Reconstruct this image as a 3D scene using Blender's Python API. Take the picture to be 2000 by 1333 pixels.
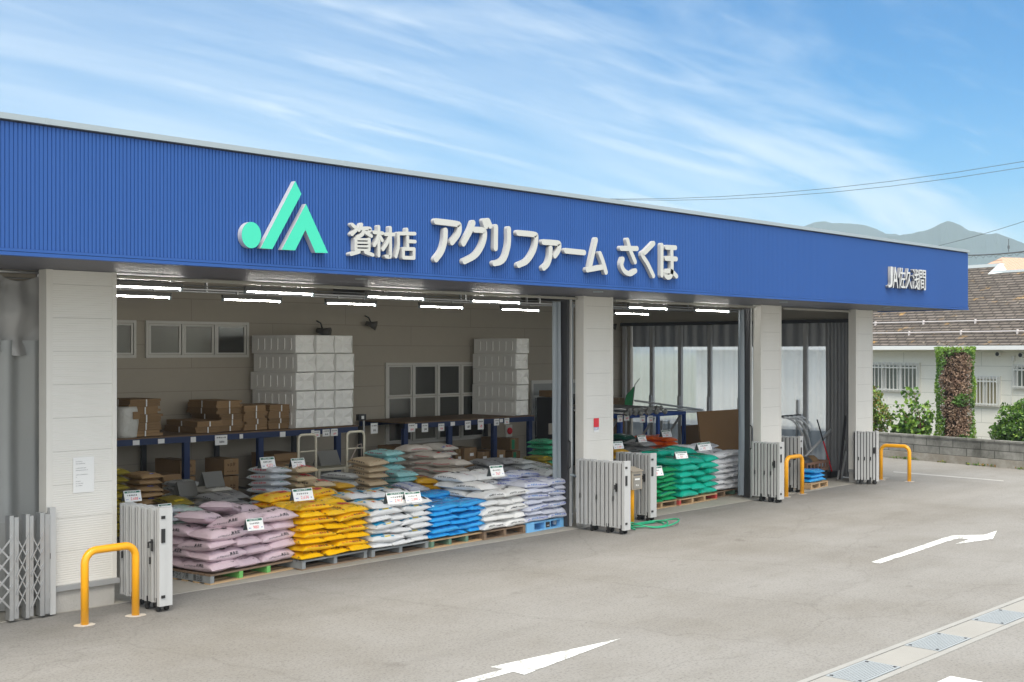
import bpy, bmesh, math, random
from mathutils import Vector, Matrix, noise
R = math.radians
PI = math.pi
random.seed(7)
SC = bpy.context.scene
COL = SC.collection
for o in list(bpy.data.objects):
    bpy.data.objects.remove(o, do_unlink=True)

# ---------------------------------------------------------------- camera
CAM_H = 2.84                     # eye height above the yard
HEAD = R(43.03)                  # heading, measured from +X (facade direction) towards +Y (into the store)
FPX, HORIZON = 2430.0, 685.0     # focal length / horizon in pixels of the 2000 px wide photograph
cd = bpy.data.cameras.new('camera')
cam = bpy.data.objects.new('camera', cd)
COL.objects.link(cam)
cam.location = (0, 0, CAM_H)
cam.rotation_euler = (R(90), 0, HEAD - R(90))
cd.sensor_width = 36
cd.lens = FPX / 2000 * 36
cd.shift_y = (HORIZON - 666.5) / 2000
cd.clip_start = 0.1
cd.clip_end = 20000
SC.camera = cam
SC.render.resolution_x, SC.render.resolution_y = 1024, 682
SC.render.engine = 'CYCLES'
SC.cycles.use_denoising = True
SC.cycles.max_bounces = 8
SC.cycles.diffuse_bounces = 4
SC.cycles.transparent_max_bounces = 12

# ---------------------------------------------------------------- view, sky, sun
SC.view_settings.view_transform = 'Standard'
SC.view_settings.look = 'None'
SC.view_settings.exposure = 1.05
SC.view_settings.gamma = 1.0
SUN_EL, SUN_AZ = R(64), R(222)    # azimuth of the direction the light comes FROM, from +X counter-clockwise
W = bpy.data.worlds.new("World")
SC.world = W
W.use_nodes = True
nt = W.node_tree
nt.nodes.clear()
N = nt.nodes.new
Lk = nt.links.new
wout = N('ShaderNodeOutputWorld')
bg = N('ShaderNodeBackground')
bg.inputs['Strength'].default_value = 0.10
Lk(bg.outputs[0], wout.inputs[0])
sky = N('ShaderNodeTexSky')
sky.sky_type = 'NISHITA'
sky.sun_disc = False
sky.sun_elevation = SUN_EL
sky.sun_rotation = R(90) - SUN_AZ
sky.altitude = 700
sky.air_density = 1.0
sky.dust_density = 1.2
sky.ozone_density = 2.0
tc = N('ShaderNodeTexCoord')
sep = N('ShaderNodeSeparateXYZ')
Lk(tc.outputs['Generated'], sep.inputs[0])


def wmath(op, a, b=None, clamp=False):
    n = N('ShaderNodeMath')
    n.operation = op
    n.use_clamp = clamp
    for i, v in enumerate((a, b)):
        if v is None:
            continue
        if isinstance(v, (int, float)):
            n.inputs[i].default_value = v
        else:
            Lk(v, n.inputs[i])
    return n.outputs[0]


zc_ = wmath('ADD', wmath('MAXIMUM', sep.outputs['Z'], 0.0), 0.10)
px = wmath('DIVIDE', sep.outputs['X'], zc_)
py = wmath('DIVIDE', sep.outputs['Y'], zc_)


def cloud_layer(sx, sy, rot, scale, detail, dist, lo, hi, seed):
    cmb = N('ShaderNodeCombineXYZ')
    Lk(px, cmb.inputs[0])
    Lk(py, cmb.inputs[1])
    cmb.inputs[2].default_value = seed
    mp = N('ShaderNodeMapping')
    mp.inputs['Rotation'].default_value = (0, 0, rot)
    mp.inputs['Scale'].default_value = (sx, sy, 1)
    Lk(cmb.outputs[0], mp.inputs[0])
    ns = N('ShaderNodeTexNoise')
    ns.inputs['Scale'].default_value = scale
    ns.inputs['Detail'].default_value = detail
    ns.inputs['Roughness'].default_value = 0.58
    ns.inputs['Distortion'].default_value = dist
    Lk(mp.outputs[0], ns.inputs['Vector'])
    mr = N('ShaderNodeMapRange')
    mr.interpolation_type = 'SMOOTHSTEP'
    mr.inputs['From Min'].default_value = lo
    mr.inputs['From Max'].default_value = hi
    Lk(ns.outputs['Fac'], mr.inputs['Value'])
    return mr.outputs[0]


wisps = cloud_layer(0.22, 1.30, R(-12), 1.0, 9, 0.9, 0.47, 0.74, 3.1)
veil = cloud_layer(0.30, 0.9, R(-22), 0.55, 7, 0.6, 0.42, 0.72, 8.4)
low = cloud_layer(0.55, 1.1, R(8), 0.50, 10, 0.8, 0.46, 0.70, 5.7)
fleece = cloud_layer(0.35, 1.6, R(-6), 1.9, 10, 1.2, 0.50, 0.78, 12.3)
hz = wmath('SUBTRACT', 1.0, wmath('MULTIPLY', sep.outputs['Z'], 4.2, True), True)   # more veil near the horizon
cov = wmath('MAXIMUM', wmath('MULTIPLY', wisps, 0.66), wmath('MULTIPLY', veil, 0.66))
cov = wmath('MAXIMUM', cov, wmath('MULTIPLY', low, 0.58))
cov = wmath('ADD', cov, wmath('MULTIPLY', fleece, 0.34), True)
cov = wmath('MAXIMUM', cov, wmath('MULTIPLY', wmath('POWER', hz, 2.0), 0.40), True)
over = N('ShaderNodeMapRange')          # unseen thin cloud deck overhead, added to whiten the ambient light
over.interpolation_type = 'SMOOTHSTEP'
over.inputs['From Min'].default_value = 0.30
over.inputs['From Max'].default_value = 0.62
over.inputs['To Max'].default_value = 0.85
Lk(sep.outputs['Z'], over.inputs['Value'])
cov = wmath('MAXIMUM', cov, over.outputs[0])
cov = wmath('MAXIMUM', cov, wmath('MULTIPLY', wmath('MULTIPLY', wmath('ADD', wmath('MULTIPLY', sep.outputs['Y'], -0.75), wmath('MULTIPLY', sep.outputs['X'], -0.66)), 1.6, True), 0.9))  # cover for the bright cloud added out of view as fill light
hs = N('ShaderNodeHueSaturation')
hs.inputs['Saturation'].default_value = 2.05
hs.inputs['Value'].default_value = 0.72
Lk(sky.outputs[0], hs.inputs['Color'])
mixc = N('ShaderNodeMix')
mixc.data_type = 'RGBA'
Lk(cov, mixc.inputs[0])
Lk(hs.outputs[0], mixc.inputs[6])
fill_bank = N('ShaderNodeMapRange')          # unseen bright cloud added behind the view to light fronts and interior
fill_bank.interpolation_type = 'SMOOTHSTEP'
fill_bank.inputs['From Min'].default_value = 0.0
fill_bank.inputs['From Max'].default_value = 0.75
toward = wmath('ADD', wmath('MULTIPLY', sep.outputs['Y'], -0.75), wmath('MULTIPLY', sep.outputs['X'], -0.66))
Lk(toward, fill_bank.inputs['Value'])
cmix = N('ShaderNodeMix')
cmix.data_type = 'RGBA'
Lk(fill_bank.outputs[0], cmix.inputs[0])
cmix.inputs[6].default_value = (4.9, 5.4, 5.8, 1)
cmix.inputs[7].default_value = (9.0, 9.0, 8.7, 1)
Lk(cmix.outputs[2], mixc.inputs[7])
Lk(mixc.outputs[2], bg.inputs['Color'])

sd = bpy.data.lights.new('sun', 'SUN')
sd.energy = 3.0
sd.angle = R(50)
sd.color = (1.0, 0.92, 0.79)
sun = bpy.data.objects.new('sun', sd)
COL.objects.link(sun)
sv = Vector((math.cos(SUN_EL) * math.cos(SUN_AZ), math.cos(SUN_EL) * math.sin(SUN_AZ), math.sin(SUN_EL)))
sun.rotation_euler = sv.to_track_quat('Z', 'Y').to_euler()
sun.location = sv * 60

# ---------------------------------------------------------------- measuring helpers (photo pixel -> real point)
SA, CA = math.sin(HEAD), math.cos(HEAD)


def ray(u, v):
    r = (u - 1000) / FPX
    return Vector((r * SA + CA, -r * CA + SA, -(v - HORIZON) / FPX))


def atY(u, v, Y):
    d = ray(u, v)
    return d * (Y / d.y) + Vector((0, 0, CAM_H))


def atX(u, v, X):
    d = ray(u, v)
    return d * (X / d.x) + Vector((0, 0, CAM_H))


def atZ(u, v, z=0.0):
    d = ray(u, v)
    return d * ((z - CAM_H) / d.z) + Vector((0, 0, CAM_H))


def atD(u, v, depth):
    return ray(u, v) * depth + Vector((0, 0, CAM_H))


# ---------------------------------------------------------------- materials
MATS = {}


def mat(name, col, rough=0.6, metal=0.0, var=0.0, vscale=3.0, bump=0.0, bscale=30.0, spec=0.5, emit=None, objvar=0.0,
        col2=None, stretch=(1, 1, 1), coat=0.0):
    if name in MATS:
        return MATS[name]
    m = bpy.data.materials.new(name)
    m.use_nodes = True
    t = m.node_tree
    b = t.nodes['Principled BSDF']
    b.inputs['Roughness'].default_value = rough
    b.inputs['Metallic'].default_value = metal
    b.inputs['Specular IOR Level'].default_value = spec
    b.inputs['Base Color'].default_value = (*col, 1)
    if coat:
        b.inputs['Coat Weight'].default_value = coat
    if emit:
        b.inputs['Emission Color'].default_value = (*col, 1)
        b.inputs['Emission Strength'].default_value = emit
    co = t.nodes.new('ShaderNodeTexCoord')
    mp = t.nodes.new('ShaderNodeMapping')
    mp.inputs['Scale'].default_value = stretch
    t.links.new(co.outputs['Object'], mp.inputs[0])
    src = None
    if var or col2:
        ns = t.nodes.new('ShaderNodeTexNoise')
        ns.inputs['Scale'].default_value = vscale
        ns.inputs['Detail'].default_value = 6
        ns.inputs['Roughness'].default_value = 0.62
        t.links.new(mp.outputs[0], ns.inputs['Vector'])
        mx = t.nodes.new('ShaderNodeMix')
        mx.data_type = 'RGBA'
        if col2:
            mr = t.nodes.new('ShaderNodeMapRange')
            mr.inputs['From Min'].default_value = 0.42
            mr.inputs['From Max'].default_value = 0.62
            t.links.new(ns.outputs['Fac'], mr.inputs['Value'])
            t.links.new(mr.outputs[0], mx.inputs[0])
            mx.inputs[6].default_value = (*col, 1)
            mx.inputs[7].default_value = (*col2, 1)
        else:
            t.links.new(ns.outputs['Fac'], mx.inputs[0])
            mx.inputs[6].default_value = (*[c * (1 - var) for c in col], 1)
            mx.inputs[7].default_value = (*[min(1, c * (1 + var)) for c in col], 1)
        src = mx.outputs[2]
    if objvar:
        oi = t.nodes.new('ShaderNodeObjectInfo')
        h = t.nodes.new('ShaderNodeHueSaturation')
        mr = t.nodes.new('ShaderNodeMapRange')
        mr.inputs['To Min'].default_value = 1 - objvar
        mr.inputs['To Max'].default_value = 1 + objvar
        t.links.new(oi.outputs['Random'], mr.inputs['Value'])
        t.links.new(mr.outputs[0], h.inputs['Value'])
        if src:
            t.links.new(src, h.inputs['Color'])
        else:
            h.inputs['Color'].default_value = (*col, 1)
        src = h.outputs[0]
    if src:
        t.links.new(src, b.inputs['Base Color'])
    if bump:
        n2 = t.nodes.new('ShaderNodeTexNoise')
        n2.inputs['Scale'].default_value = bscale
        n2.inputs['Detail'].default_value = 4
        t.links.new(mp.outputs[0], n2.inputs['Vector'])
        bp = t.nodes.new('ShaderNodeBump')
        bp.inputs['Strength'].default_value = bump
        bp.inputs['Distance'].default_value = 0.02
        t.links.new(n2.outputs['Fac'], bp.inputs['Height'])
        t.links.new(bp.outputs[0], b.inputs['Normal'])
    MATS[name] = m
    return m


def nodes_of(m):
    t = m.node_tree
    return t, t.nodes['Principled BSDF']


# asphalt of the yard
def asphalt():
    m = mat('asphalt', (0.33, 0.32, 0.30), 0.92, spec=0.25)
    t, b = nodes_of(m)
    co = t.nodes.new('ShaderNodeTexCoord')

    def nz(scale, det, sx=(1, 1, 1)):
        mp = t.nodes.new('ShaderNodeMapping')
        mp.inputs['Scale'].default_value = sx
        t.links.new(co.outputs['Object'], mp.inputs[0])
        n = t.nodes.new('ShaderNodeTexNoise')
        n.inputs['Scale'].default_value = scale
        n.inputs['Detail'].default_value = det
        n.inputs['Roughness'].default_value = 0.65
        t.links.new(mp.outputs[0], n.inputs['Vector'])
        return n.outputs['Fac']

    def ramp(fac, stops):
        r = t.nodes.new('ShaderNodeValToRGB')
        while len(r.color_ramp.elements) < len(stops):
            r.color_ramp.elements.new(0.5)
        for e, (p, c) in zip(r.color_ramp.elements, stops):
            e.position = p
            e.color = (*c, 1)
        t.links.new(fac, r.inputs[0])
        return r.outputs[0]

    def mul(a, bb, f=1.0):
        x = t.nodes.new('ShaderNodeMix')
        x.data_type = 'RGBA'
        x.blend_type = 'MULTIPLY'
        x.inputs[0].default_value = f
        t.links.new(a, x.inputs[6])
        t.links.new(bb, x.inputs[7])
        return x.outputs[2]
    base = ramp(nz(0.35, 5), [(0.3, (0.196, 0.187, 0.172)), (0.5, (0.232, 0.226, 0.216)), (0.7, (0.260, 0.256, 0.249))])
    streak = ramp(nz(1.3, 6, (0.25, 1.2, 1)), [(0.3, (0.90, 0.895, 0.89)), (0.52, (1, 1, 1)), (0.8, (1.0, 1.0, 1.0))])
    grain = ramp(nz(38, 5), [(0.30, (0.58, 0.58, 0.58)), (0.5, (0.98, 0.98, 0.98)), (0.68, (1.0, 0.99, 0.97))])
    fleck = ramp(nz(16, 8), [(0.30, (0.72, 0.71, 0.70)), (0.42, (1, 1, 1)), (0.9, (1, 1, 1))])
    c = mul(mul(mul(base, streak), grain, 0.9), fleck, 0.75)
    # oil spots and dirt
    spots = ramp(nz(1.4, 10, (0.7, 1.0, 1)), [(0.28, (0.62, 0.60, 0.58)), (0.37, (1, 1, 1)), (1, (1, 1, 1))])
    c = mul(c, spots, 0.8)
    # hairline cracks
    vo = t.nodes.new('ShaderNodeTexVoronoi')
    vo.feature = 'DISTANCE_TO_EDGE'
    vo.inputs['Scale'].default_value = 0.33
    mp = t.nodes.new('ShaderNodeMapping')
    nv = t.nodes.new('ShaderNodeTexNoise')
    nv.inputs['Scale'].default_value = 2.5
    nv.inputs['Detail'].default_value = 6
    t.links.new(co.outputs['Object'], nv.inputs['Vector'])
    ad = t.nodes.new('ShaderNodeMix')
    ad.data_type = 'VECTOR'
    ad.inputs[0].default_value = 0.25
    t.links.new(co.outputs['Object'], ad.inputs[4])
    t.links.new(nv.outputs['Color'], ad.inputs[5])
    t.links.new(ad.outputs[1], vo.inputs['Vector'])
    c = mul(c, ramp(vo.outputs['Distance'], [(0.0, (0.72, 0.71, 0.70)), (0.006, (1, 1, 1)), (1, (1, 1, 1))]), 0.38)
    t.links.new(c, b.inputs['Base Color'])
    bp = t.nodes.new('ShaderNodeBump')
    bp.inputs['Strength'].default_value = 0.5
    bp.inputs['Distance'].default_value = 0.008
    t.links.new(nz(70, 3), bp.inputs['Height'])
    t.links.new(bp.outputs[0], b.inputs['Normal'])
    return m


def brickmat(name, c1, c2, mortar, bw, bh, msize, axes='XZ', rough=0.85, bump=0.4, stain=None, offset=0.5, squash=1.0, lichen=None, noisev=0.35):
    m = mat(name, c1, rough, spec=0.3)
    t, b = nodes_of(m)
    co = t.nodes.new('ShaderNodeTexCoord')
    sp = t.nodes.new('ShaderNodeSeparateXYZ')
    t.links.new(co.outputs['Object'], sp.inputs[0])
    cm = t.nodes.new('ShaderNodeCombineXYZ')
    t.links.new(sp.outputs[axes[0]], cm.inputs[0])
    t.links.new(sp.outputs[axes[1]], cm.inputs[1])
    br = t.nodes.new('ShaderNodeTexBrick')
    br.inputs['Color1'].default_value = (*c1, 1)
    br.inputs['Color2'].default_value = (*c2, 1)
    br.inputs['Mortar'].default_value = (*mortar, 1)
    br.inputs['Scale'].default_value = 1.0
    br.inputs['Mortar Size'].default_value = msize
    br.inputs['Mortar Smooth'].default_value = 0.1
    br.inputs['Brick Width'].default_value = bw
    br.inputs['Row Height'].default_value = bh
    br.offset = offset
    t.links.new(cm.outputs[0], br.inputs['Vector'])
    out = br.outputs['Color']

    def noise_mix(scale, lo, hi, colr, fac, mode='MIX', stretch=(1, 1, 1)):
        nonlocal out
        mp = t.nodes.new('ShaderNodeMapping')
        mp.inputs['Scale'].default_value = stretch
        t.links.new(co.outputs['Object'], mp.inputs[0])
        n = t.nodes.new('ShaderNodeTexNoise')
        n.inputs['Scale'].default_value = scale
        n.inputs['Detail'].default_value = 7
        n.inputs['Roughness'].default_value = 0.68
        t.links.new(mp.outputs[0], n.inputs['Vector'])
        mr = t.nodes.new('ShaderNodeMapRange')
        mr.inputs['From Min'].default_value = lo
        mr.inputs['From Max'].default_value = hi
        mr.inputs['To Max'].default_value = fac
        t.links.new(n.outputs['Fac'], mr.inputs['Value'])
        x = t.nodes.new('ShaderNodeMix')
        x.data_type = 'RGBA'
        x.blend_type = mode
        t.links.new(mr.outputs[0], x.inputs[0])
        t.links.new(out, x.inputs[6])
        x.inputs[7].default_value = (*colr, 1)
        out = x.outputs[2]
    noise_mix(6, 0.35, 0.75, (0.45, 0.45, 0.45), noisev, 'MULTIPLY')
    if stain:
        noise_mix(1.6, 0.42, 0.68, stain, 0.85, 'MULTIPLY', (0.8, 0.8, 0.5))
    if lichen:
        for (cc, sc, lo, hi, f) in lichen:
            noise_mix(sc, lo, hi, cc, f)
    t.links.new(out, b.inputs['Base Color'])
    if bump:
        bp = t.nodes.new('ShaderNodeBump')
        bp.inputs['Strength'].default_value = bump
        bp.inputs['Distance'].default_value = 0.01
        bp.invert = True
        t.links.new(br.outputs['Fac'], bp.inputs['Height'])
        t.links.new(bp.outputs[0], b.inputs['Normal'])
    return m


M_ASPH = asphalt()
M_SLAB = mat('concrete_floor', (0.36, 0.345, 0.31), 0.85, var=0.25, vscale=1.3, bump=0.15, bscale=40)
M_CONC = mat('concrete', (0.42, 0.41, 0.39), 0.9, var=0.25, vscale=2.0, bump=0.3, bscale=45)
M_CONCL = mat('pale_concrete', (0.285, 0.28, 0.265), 0.85, var=0.14, vscale=1.5, bump=0.2, bscale=60)
M_LINE = mat('road_paint', (0.66, 0.69, 0.68), 0.7, var=0.06, vscale=9, bump=0.3, bscale=60)
M_BLUE = mat('blue_steel', (0.026, 0.088, 0.305), 0.48, var=0.07, vscale=0.8, spec=0.3, stretch=(1, 1, 0.3))
M_BLUED = mat('dark_joint', (0.02, 0.03, 0.08), 0.7)
M_COPE = mat('coping_metal', (0.32, 0.38, 0.42), 0.45, var=0.04)
M_SOFF = mat('soffit_metal', (0.10, 0.10, 0.12), 0.5, var=0.1, vscale=0.7, spec=0.4)
M_TRIM = mat('cream_trim', (0.74, 0.725, 0.685), 0.5, var=0.03)
M_GREYM = mat('grey_trim', (0.33, 0.34, 0.35), 0.5, var=0.08)
M_STEEL = mat('galvanised_steel', (0.52, 0.53, 0.54), 0.38, metal=0.75, var=0.12, vscale=8)
M_ALU = mat('white_aluminium', (0.50, 0.51, 0.515), 0.42, var=0.05, vscale=5)
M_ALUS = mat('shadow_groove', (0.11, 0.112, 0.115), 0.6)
M_FRAME = mat('window_aluminium', (0.62, 0.61, 0.57), 0.4, var=0.04)
M_BLACK = mat('black_plastic', (0.02, 0.02, 0.022), 0.45)
M_RUBBER = mat('rubber', (0.03, 0.03, 0.03), 0.8)
M_YEL = mat('yellow_enamel', (0.93, 0.42, 0.006), 0.35, var=0.05, vscale=6, coat=0.3)
M_NAVY = mat('navy_rack_steel', (0.013, 0.028, 0.095), 0.45, var=0.15, vscale=6)
M_BOARD = mat('shelf_board', (0.16, 0.10, 0.055), 0.7, var=0.25, vscale=3, stretch=(1, 6, 1))
M_KRAFT = mat('cardboard', (0.27, 0.17, 0.085), 0.85, var=0.14, vscale=4, objvar=0.25)
M_KRAFTD = mat('dark_cardboard', (0.20, 0.12, 0.058), 0.85, var=0.12, vscale=2)
M_WOOD = mat('pallet_wood', (0.30, 0.22, 0.15), 0.85, var=0.3, vscale=6, stretch=(1, 8, 8), bump=0.2)
M_WOODG = mat('grey_pallet_paint', (0.27, 0.29, 0.30), 0.75, var=0.2, vscale=7)
M_WOODL = mat('fresh_wood', (0.50, 0.34, 0.19), 0.8, var=0.2, vscale=6, stretch=(1, 8, 8))
M_WOODN = mat('brown_wood', (0.24, 0.165, 0.11), 0.85, var=0.35, vscale=6, stretch=(1, 8, 8))
M_PGREEN = mat('green_paint', (0.18, 0.52, 0.14), 0.6)
M_PGREEND = mat('dull_green_paint', (0.14, 0.25, 0.18), 0.7)
M_PRED = mat('red_paint', (0.55, 0.08, 0.07), 0.6)
M_PBLUE = mat('light_blue_plastic', (0.20, 0.50, 0.85), 0.4, var=0.05)
M_FOAM = mat('white_foam', (0.92, 0.92, 0.90), 0.75, var=0.03, bump=0.1, bscale=80)
M_PAPER = mat('paper', (0.82, 0.83, 0.83), 0.8)
M_SIGNB = mat('sign_board_back', (0.05, 0.07, 0.08), 0.5)
M_RED = mat('red_ink', (0.75, 0.03, 0.05), 0.5)
M_INK = mat('black_ink', (0.025, 0.025, 0.03), 0.6)
M_INKG = mat('green_ink', (0.02, 0.13, 0.09), 0.6)
M_INKB = mat('blue_ink', (0.03, 0.08, 0.42), 0.5)
M_TURQ = mat('turquoise_acrylic', (0.055, 0.60, 0.41), 0.32, var=0.03)
M_LETTER = mat('white_letter_face', (0.51, 0.52, 0.50), 0.45, var=0.03)
M_CREAMM = mat('cream_tube', (0.62, 0.58, 0.47), 0.45)
M_TUBE = mat('lamp_tube', (1.0, 0.97, 0.90), 0.4, emit=36.0)
M_DARKW = mat('dark_metal', (0.05, 0.05, 0.055), 0.5)
M_WALLIN = brickmat('store_wall', (0.43, 0.39, 0.325), (0.42, 0.38, 0.315), (0.31, 0.28, 0.235), 3.6, 0.42, 0.006, 'XZ', 0.75, 0.3, noisev=0.08)
M_GLASS = mat('dim_glass', (0.05, 0.05, 0.045), 0.12, spec=0.8)
M_GLASSM = mat('frosted_glass', (0.16, 0.155, 0.13), 0.25, var=0.25, vscale=0.8, spec=0.8)
M_GLASSH = mat('house_glass', (0.10, 0.12, 0.12), 0.1, var=0.4, vscale=2, spec=0.8)

# ribbed cladding of the pillars (fine horizontal lines)
M_CLAD = mat('ribbed_cladding', (0.66, 0.645, 0.60), 0.5)
_t, _b = nodes_of(M_CLAD)
_co = _t.nodes.new('ShaderNodeTexCoord')
_wv = _t.nodes.new('ShaderNodeTexWave')
_wv.bands_direction = 'Z'
_wv.inputs['Scale'].default_value = 12.5
_wv.inputs['Distortion'].default_value = 0
_t.links.new(_co.outputs['Object'], _wv.inputs['Vector'])
_bp = _t.nodes.new('ShaderNodeBump')
_bp.inputs['Strength'].default_value = 0.35
_bp.inputs['Distance'].default_value = 0.006
_t.links.new(_wv.outputs['Fac'], _bp.inputs['Height'])
_t.links.new(_bp.outputs[0], _b.inputs['Normal'])
_ns = _t.nodes.new('ShaderNodeTexNoise')
_ns.inputs['Scale'].default_value = 1.2
_ns.inputs['Detail'].default_value = 7
_mp = _t.nodes.new('ShaderNodeMapping')
_mp.inputs['Scale'].default_value = (2.5, 2.5, 0.6)
_t.links.new(_co.outputs['Object'], _mp.inputs[0])
_t.links.new(_mp.outputs[0], _ns.inputs['Vector'])
_mx = _t.nodes.new('ShaderNodeMix')
_mx.data_type = 'RGBA'
_t.links.new(_ns.outputs['Fac'], _mx.inputs[0])
_mx.inputs[6].default_value = (0.71, 0.695, 0.655, 1)
_mx.inputs[7].default_value = (0.81, 0.80, 0.765, 1)
_t.links.new(_mx.outputs[2], _b.inputs['Base Color'])


def sheet_mat(name, col, trans, alpha):
    m = bpy.data.materials.new(name)
    m.use_nodes = True
    t = m.node_tree
    t.nodes.clear()
    o = t.nodes.new('ShaderNodeOutputMaterial')
    d = t.nodes.new('ShaderNodeBsdfDiffuse')
    tr = t.nodes.new('ShaderNodeBsdfTranslucent')
    tp = t.nodes.new('ShaderNodeBsdfTransparent')
    g = t.nodes.new('ShaderNodeBsdfGlossy')
    g.inputs['Roughness'].default_value = 0.3
    co = t.nodes.new('ShaderNodeTexCoord')
    ns = t.nodes.new('ShaderNodeTexNoise')
    ns.inputs['Scale'].default_value = 1.1
    ns.inputs['Detail'].default_value = 5
    t.links.new(co.outputs['Object'], ns.inputs['Vector'])
    mx = t.nodes.new('ShaderNodeMix')
    mx.data_type = 'RGBA'
    t.links.new(ns.outputs['Fac'], mx.inputs[0])
    mx.inputs[6].default_value = (*[c * 0.85 for c in col], 1)
    mx.inputs[7].default_value = (*[min(1, c * 1.1) for c in col], 1)
    t.links.new(mx.outputs[2], d.inputs[0])
    t.links.new(mx.outputs[2], tr.inputs[0])
    m1 = t.nodes.new('ShaderNodeMixShader')
    m1.inputs[0].default_value = trans
    t.links.new(d.outputs[0], m1.inputs[1])
    t.links.new(tr.outputs[0], m1.inputs[2])
    m2 = t.nodes.new('ShaderNodeMixShader')
    m2.inputs[0].default_value = alpha
    t.links.new(m1.outputs[0], m2.inputs[1])
    t.links.new(tp.outputs[0], m2.inputs[2])
    m3 = t.nodes.new('ShaderNodeMixShader')
    m3.inputs[0].default_value = 0.06
    t.links.new(m2.outputs[0], m3.inputs[1])
    t.links.new(g.outputs[0], m3.inputs[2])
    t.links.new(m3.outputs[0], o.inputs[0])
    return m


M_CLEAR = sheet_mat('milky_film', (0.97, 0.98, 0.97), 0.98, 0.38)
M_CLEARL = sheet_mat('milky_film_grey', (0.50, 0.53, 0.54), 0.35, 0.15)
M_CURT = sheet_mat('grey_tarpaulin', (0.25, 0.25, 0.25), 0.12, 0.0)
M_CURTB = sheet_mat('bluish_film', (0.36, 0.42, 0.48), 0.3, 0.12)


# ---------------------------------------------------------------- mesh helpers
class MB:
    def __init__(self):
        self.v, self.f, self.mi = [], [], []

    def add(self, vs, fs, mi=0):
        b = len(self.v)
        self.v += [tuple(p) for p in vs]
        self.f += [tuple(b + i for i in f) for f in fs]
        self.mi += [mi] * len(fs)
        return self

    def box(self, x0, x1, y0, y1, z0, z1, mi=0, M=None):
        vs = [Vector(p) for p in ((x0, y0, z0), (x1, y0, z0), (x1, y1, z0), (x0, y1, z0),
                                  (x0, y0, z1), (x1, y0, z1), (x1, y1, z1), (x0, y1, z1))]
        if M is not None:
            vs = [M @ p for p in vs]
        return self.add(vs, [(3, 2, 1, 0), (4, 5, 6, 7), (0, 1, 5, 4), (1, 2, 6, 5), (2, 3, 7, 6), (3, 0, 4, 7)], mi)

    def tube(self, pts, r, n=8, mi=0, caps=True, radii=None):
        pts = [Vector(p) for p in pts]
        rings = []
        ref = None
        for i, p in enumerate(pts):
            if i == 0:
                d = pts[1] - p
            elif i == len(pts) - 1:
                d = p - pts[i - 1]
            else:
                d = (pts[i + 1] - p).normalized() + (p - pts[i - 1]).normalized()
            d.normalize()
            if ref is None:
                ref = d.orthogonal().normalized()
            ref = (ref - d * ref.dot(d))
            if ref.length < 1e-6:
                ref = d.orthogonal()
            ref.normalize()
            s = d.cross(ref)
            rr = radii[i] if radii else r
            rings.append([p + (ref * math.cos(a) + s * math.sin(a)) * rr for a in [2 * PI * k / n for k in range(n)]])
        vs = [q for g in rings for q in g]
        fs = []
        for i in range(len(rings) - 1):
            for k in range(n):
                a, b = i * n + k, i * n + (k + 1) % n
                fs.append((a, b, b + n, a + n))
        if caps:
            fs.append(tuple(reversed(range(n))))
            fs.append(tuple(range((len(rings) - 1) * n, len(rings) * n)))
        return self.add(vs, fs, mi)

    def prism(self, poly, axis_y0, axis_y1, mi=0):
        """polygon in X,Z extruded along Y (y0 = front)"""
        n = len(poly)
        a = [(x, axis_y0, z) for x, z in poly]
        b = [(x, axis_y1, z) for x, z in poly]
        fs = [tuple(range(n)), tuple(reversed(range(n, 2 * n)))]
        fs += [(i, i + n, (i + 1) % n + n, (i + 1) % n) for i in range(n)]
        return self.add(a + b, fs, mi)

    def build(self, name, mats, parent=None, smooth=False, loc=None, bevel=0.0, recalc=True):
        me = bpy.data.meshes.new(name)
        me.from_pydata(self.v, [], self.f)
        if not isinstance(mats, (list, tuple)):
            mats = [mats]
        for m in mats:
            me.materials.append(m)
        me.polygons.foreach_set('material_index', self.mi)
        if recalc:
            bm = bmesh.new()
            bm.from_mesh(me)
            bmesh.ops.recalc_face_normals(bm, faces=bm.faces)
            if bevel:
                bmesh.ops.bevel(bm, geom=[e for e in bm.edges if e.calc_face_angle(0) > 0.6], offset=bevel, segments=2,
                                affect='EDGES', profile=0.7, clamp_overlap=True)
            bm.to_mesh(me)
            bm.free()
        if smooth:
            me.shade_smooth()
        me.update()
        o = bpy.data.objects.new(name, me)
        COL.objects.link(o)
        if parent:
            o.parent = parent
        if loc:
            o.location = loc
        return o


def smooth_by_angle(o, ang=40):
    o.data.shade_smooth()
    bm = bmesh.new()
    bm.from_mesh(o.data)
    for e in bm.edges:
        e.smooth = e.calc_face_angle(0) < R(ang)
    bm.to_mesh(o.data)
    bm.free()
    return o


def tag(o, label, cat, group=None, kind=None):
    if label:
        o['label'] = label
    if cat:
        o['category'] = cat
    if group:
        o['group'] = group
    if kind:
        o['kind'] = kind
    return o


def thing(name, label, cat, loc=(0, 0, 0), rz=0, group=None):
    o = bpy.data.objects.new(name, None)
    o.empty_display_size = 0.1
    COL.objects.link(o)
    o.location = loc
    o.rotation_euler = (0, 0, rz)
    return tag(o, label, cat, group)


def structure(name, mb, m, **k):
    return tag(mb.build(name, m, **k), None, None, kind='structure')


def kids(o):
    return [c for c in bpy.data.objects if c.parent == o]


def copy_tree(o, parent=None):
    c = o.copy()
    COL.objects.link(c)
    if parent:
        c.parent = parent
    for ch in kids(o):
        copy_tree(ch, c)
    return c


_txt = {}


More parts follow.
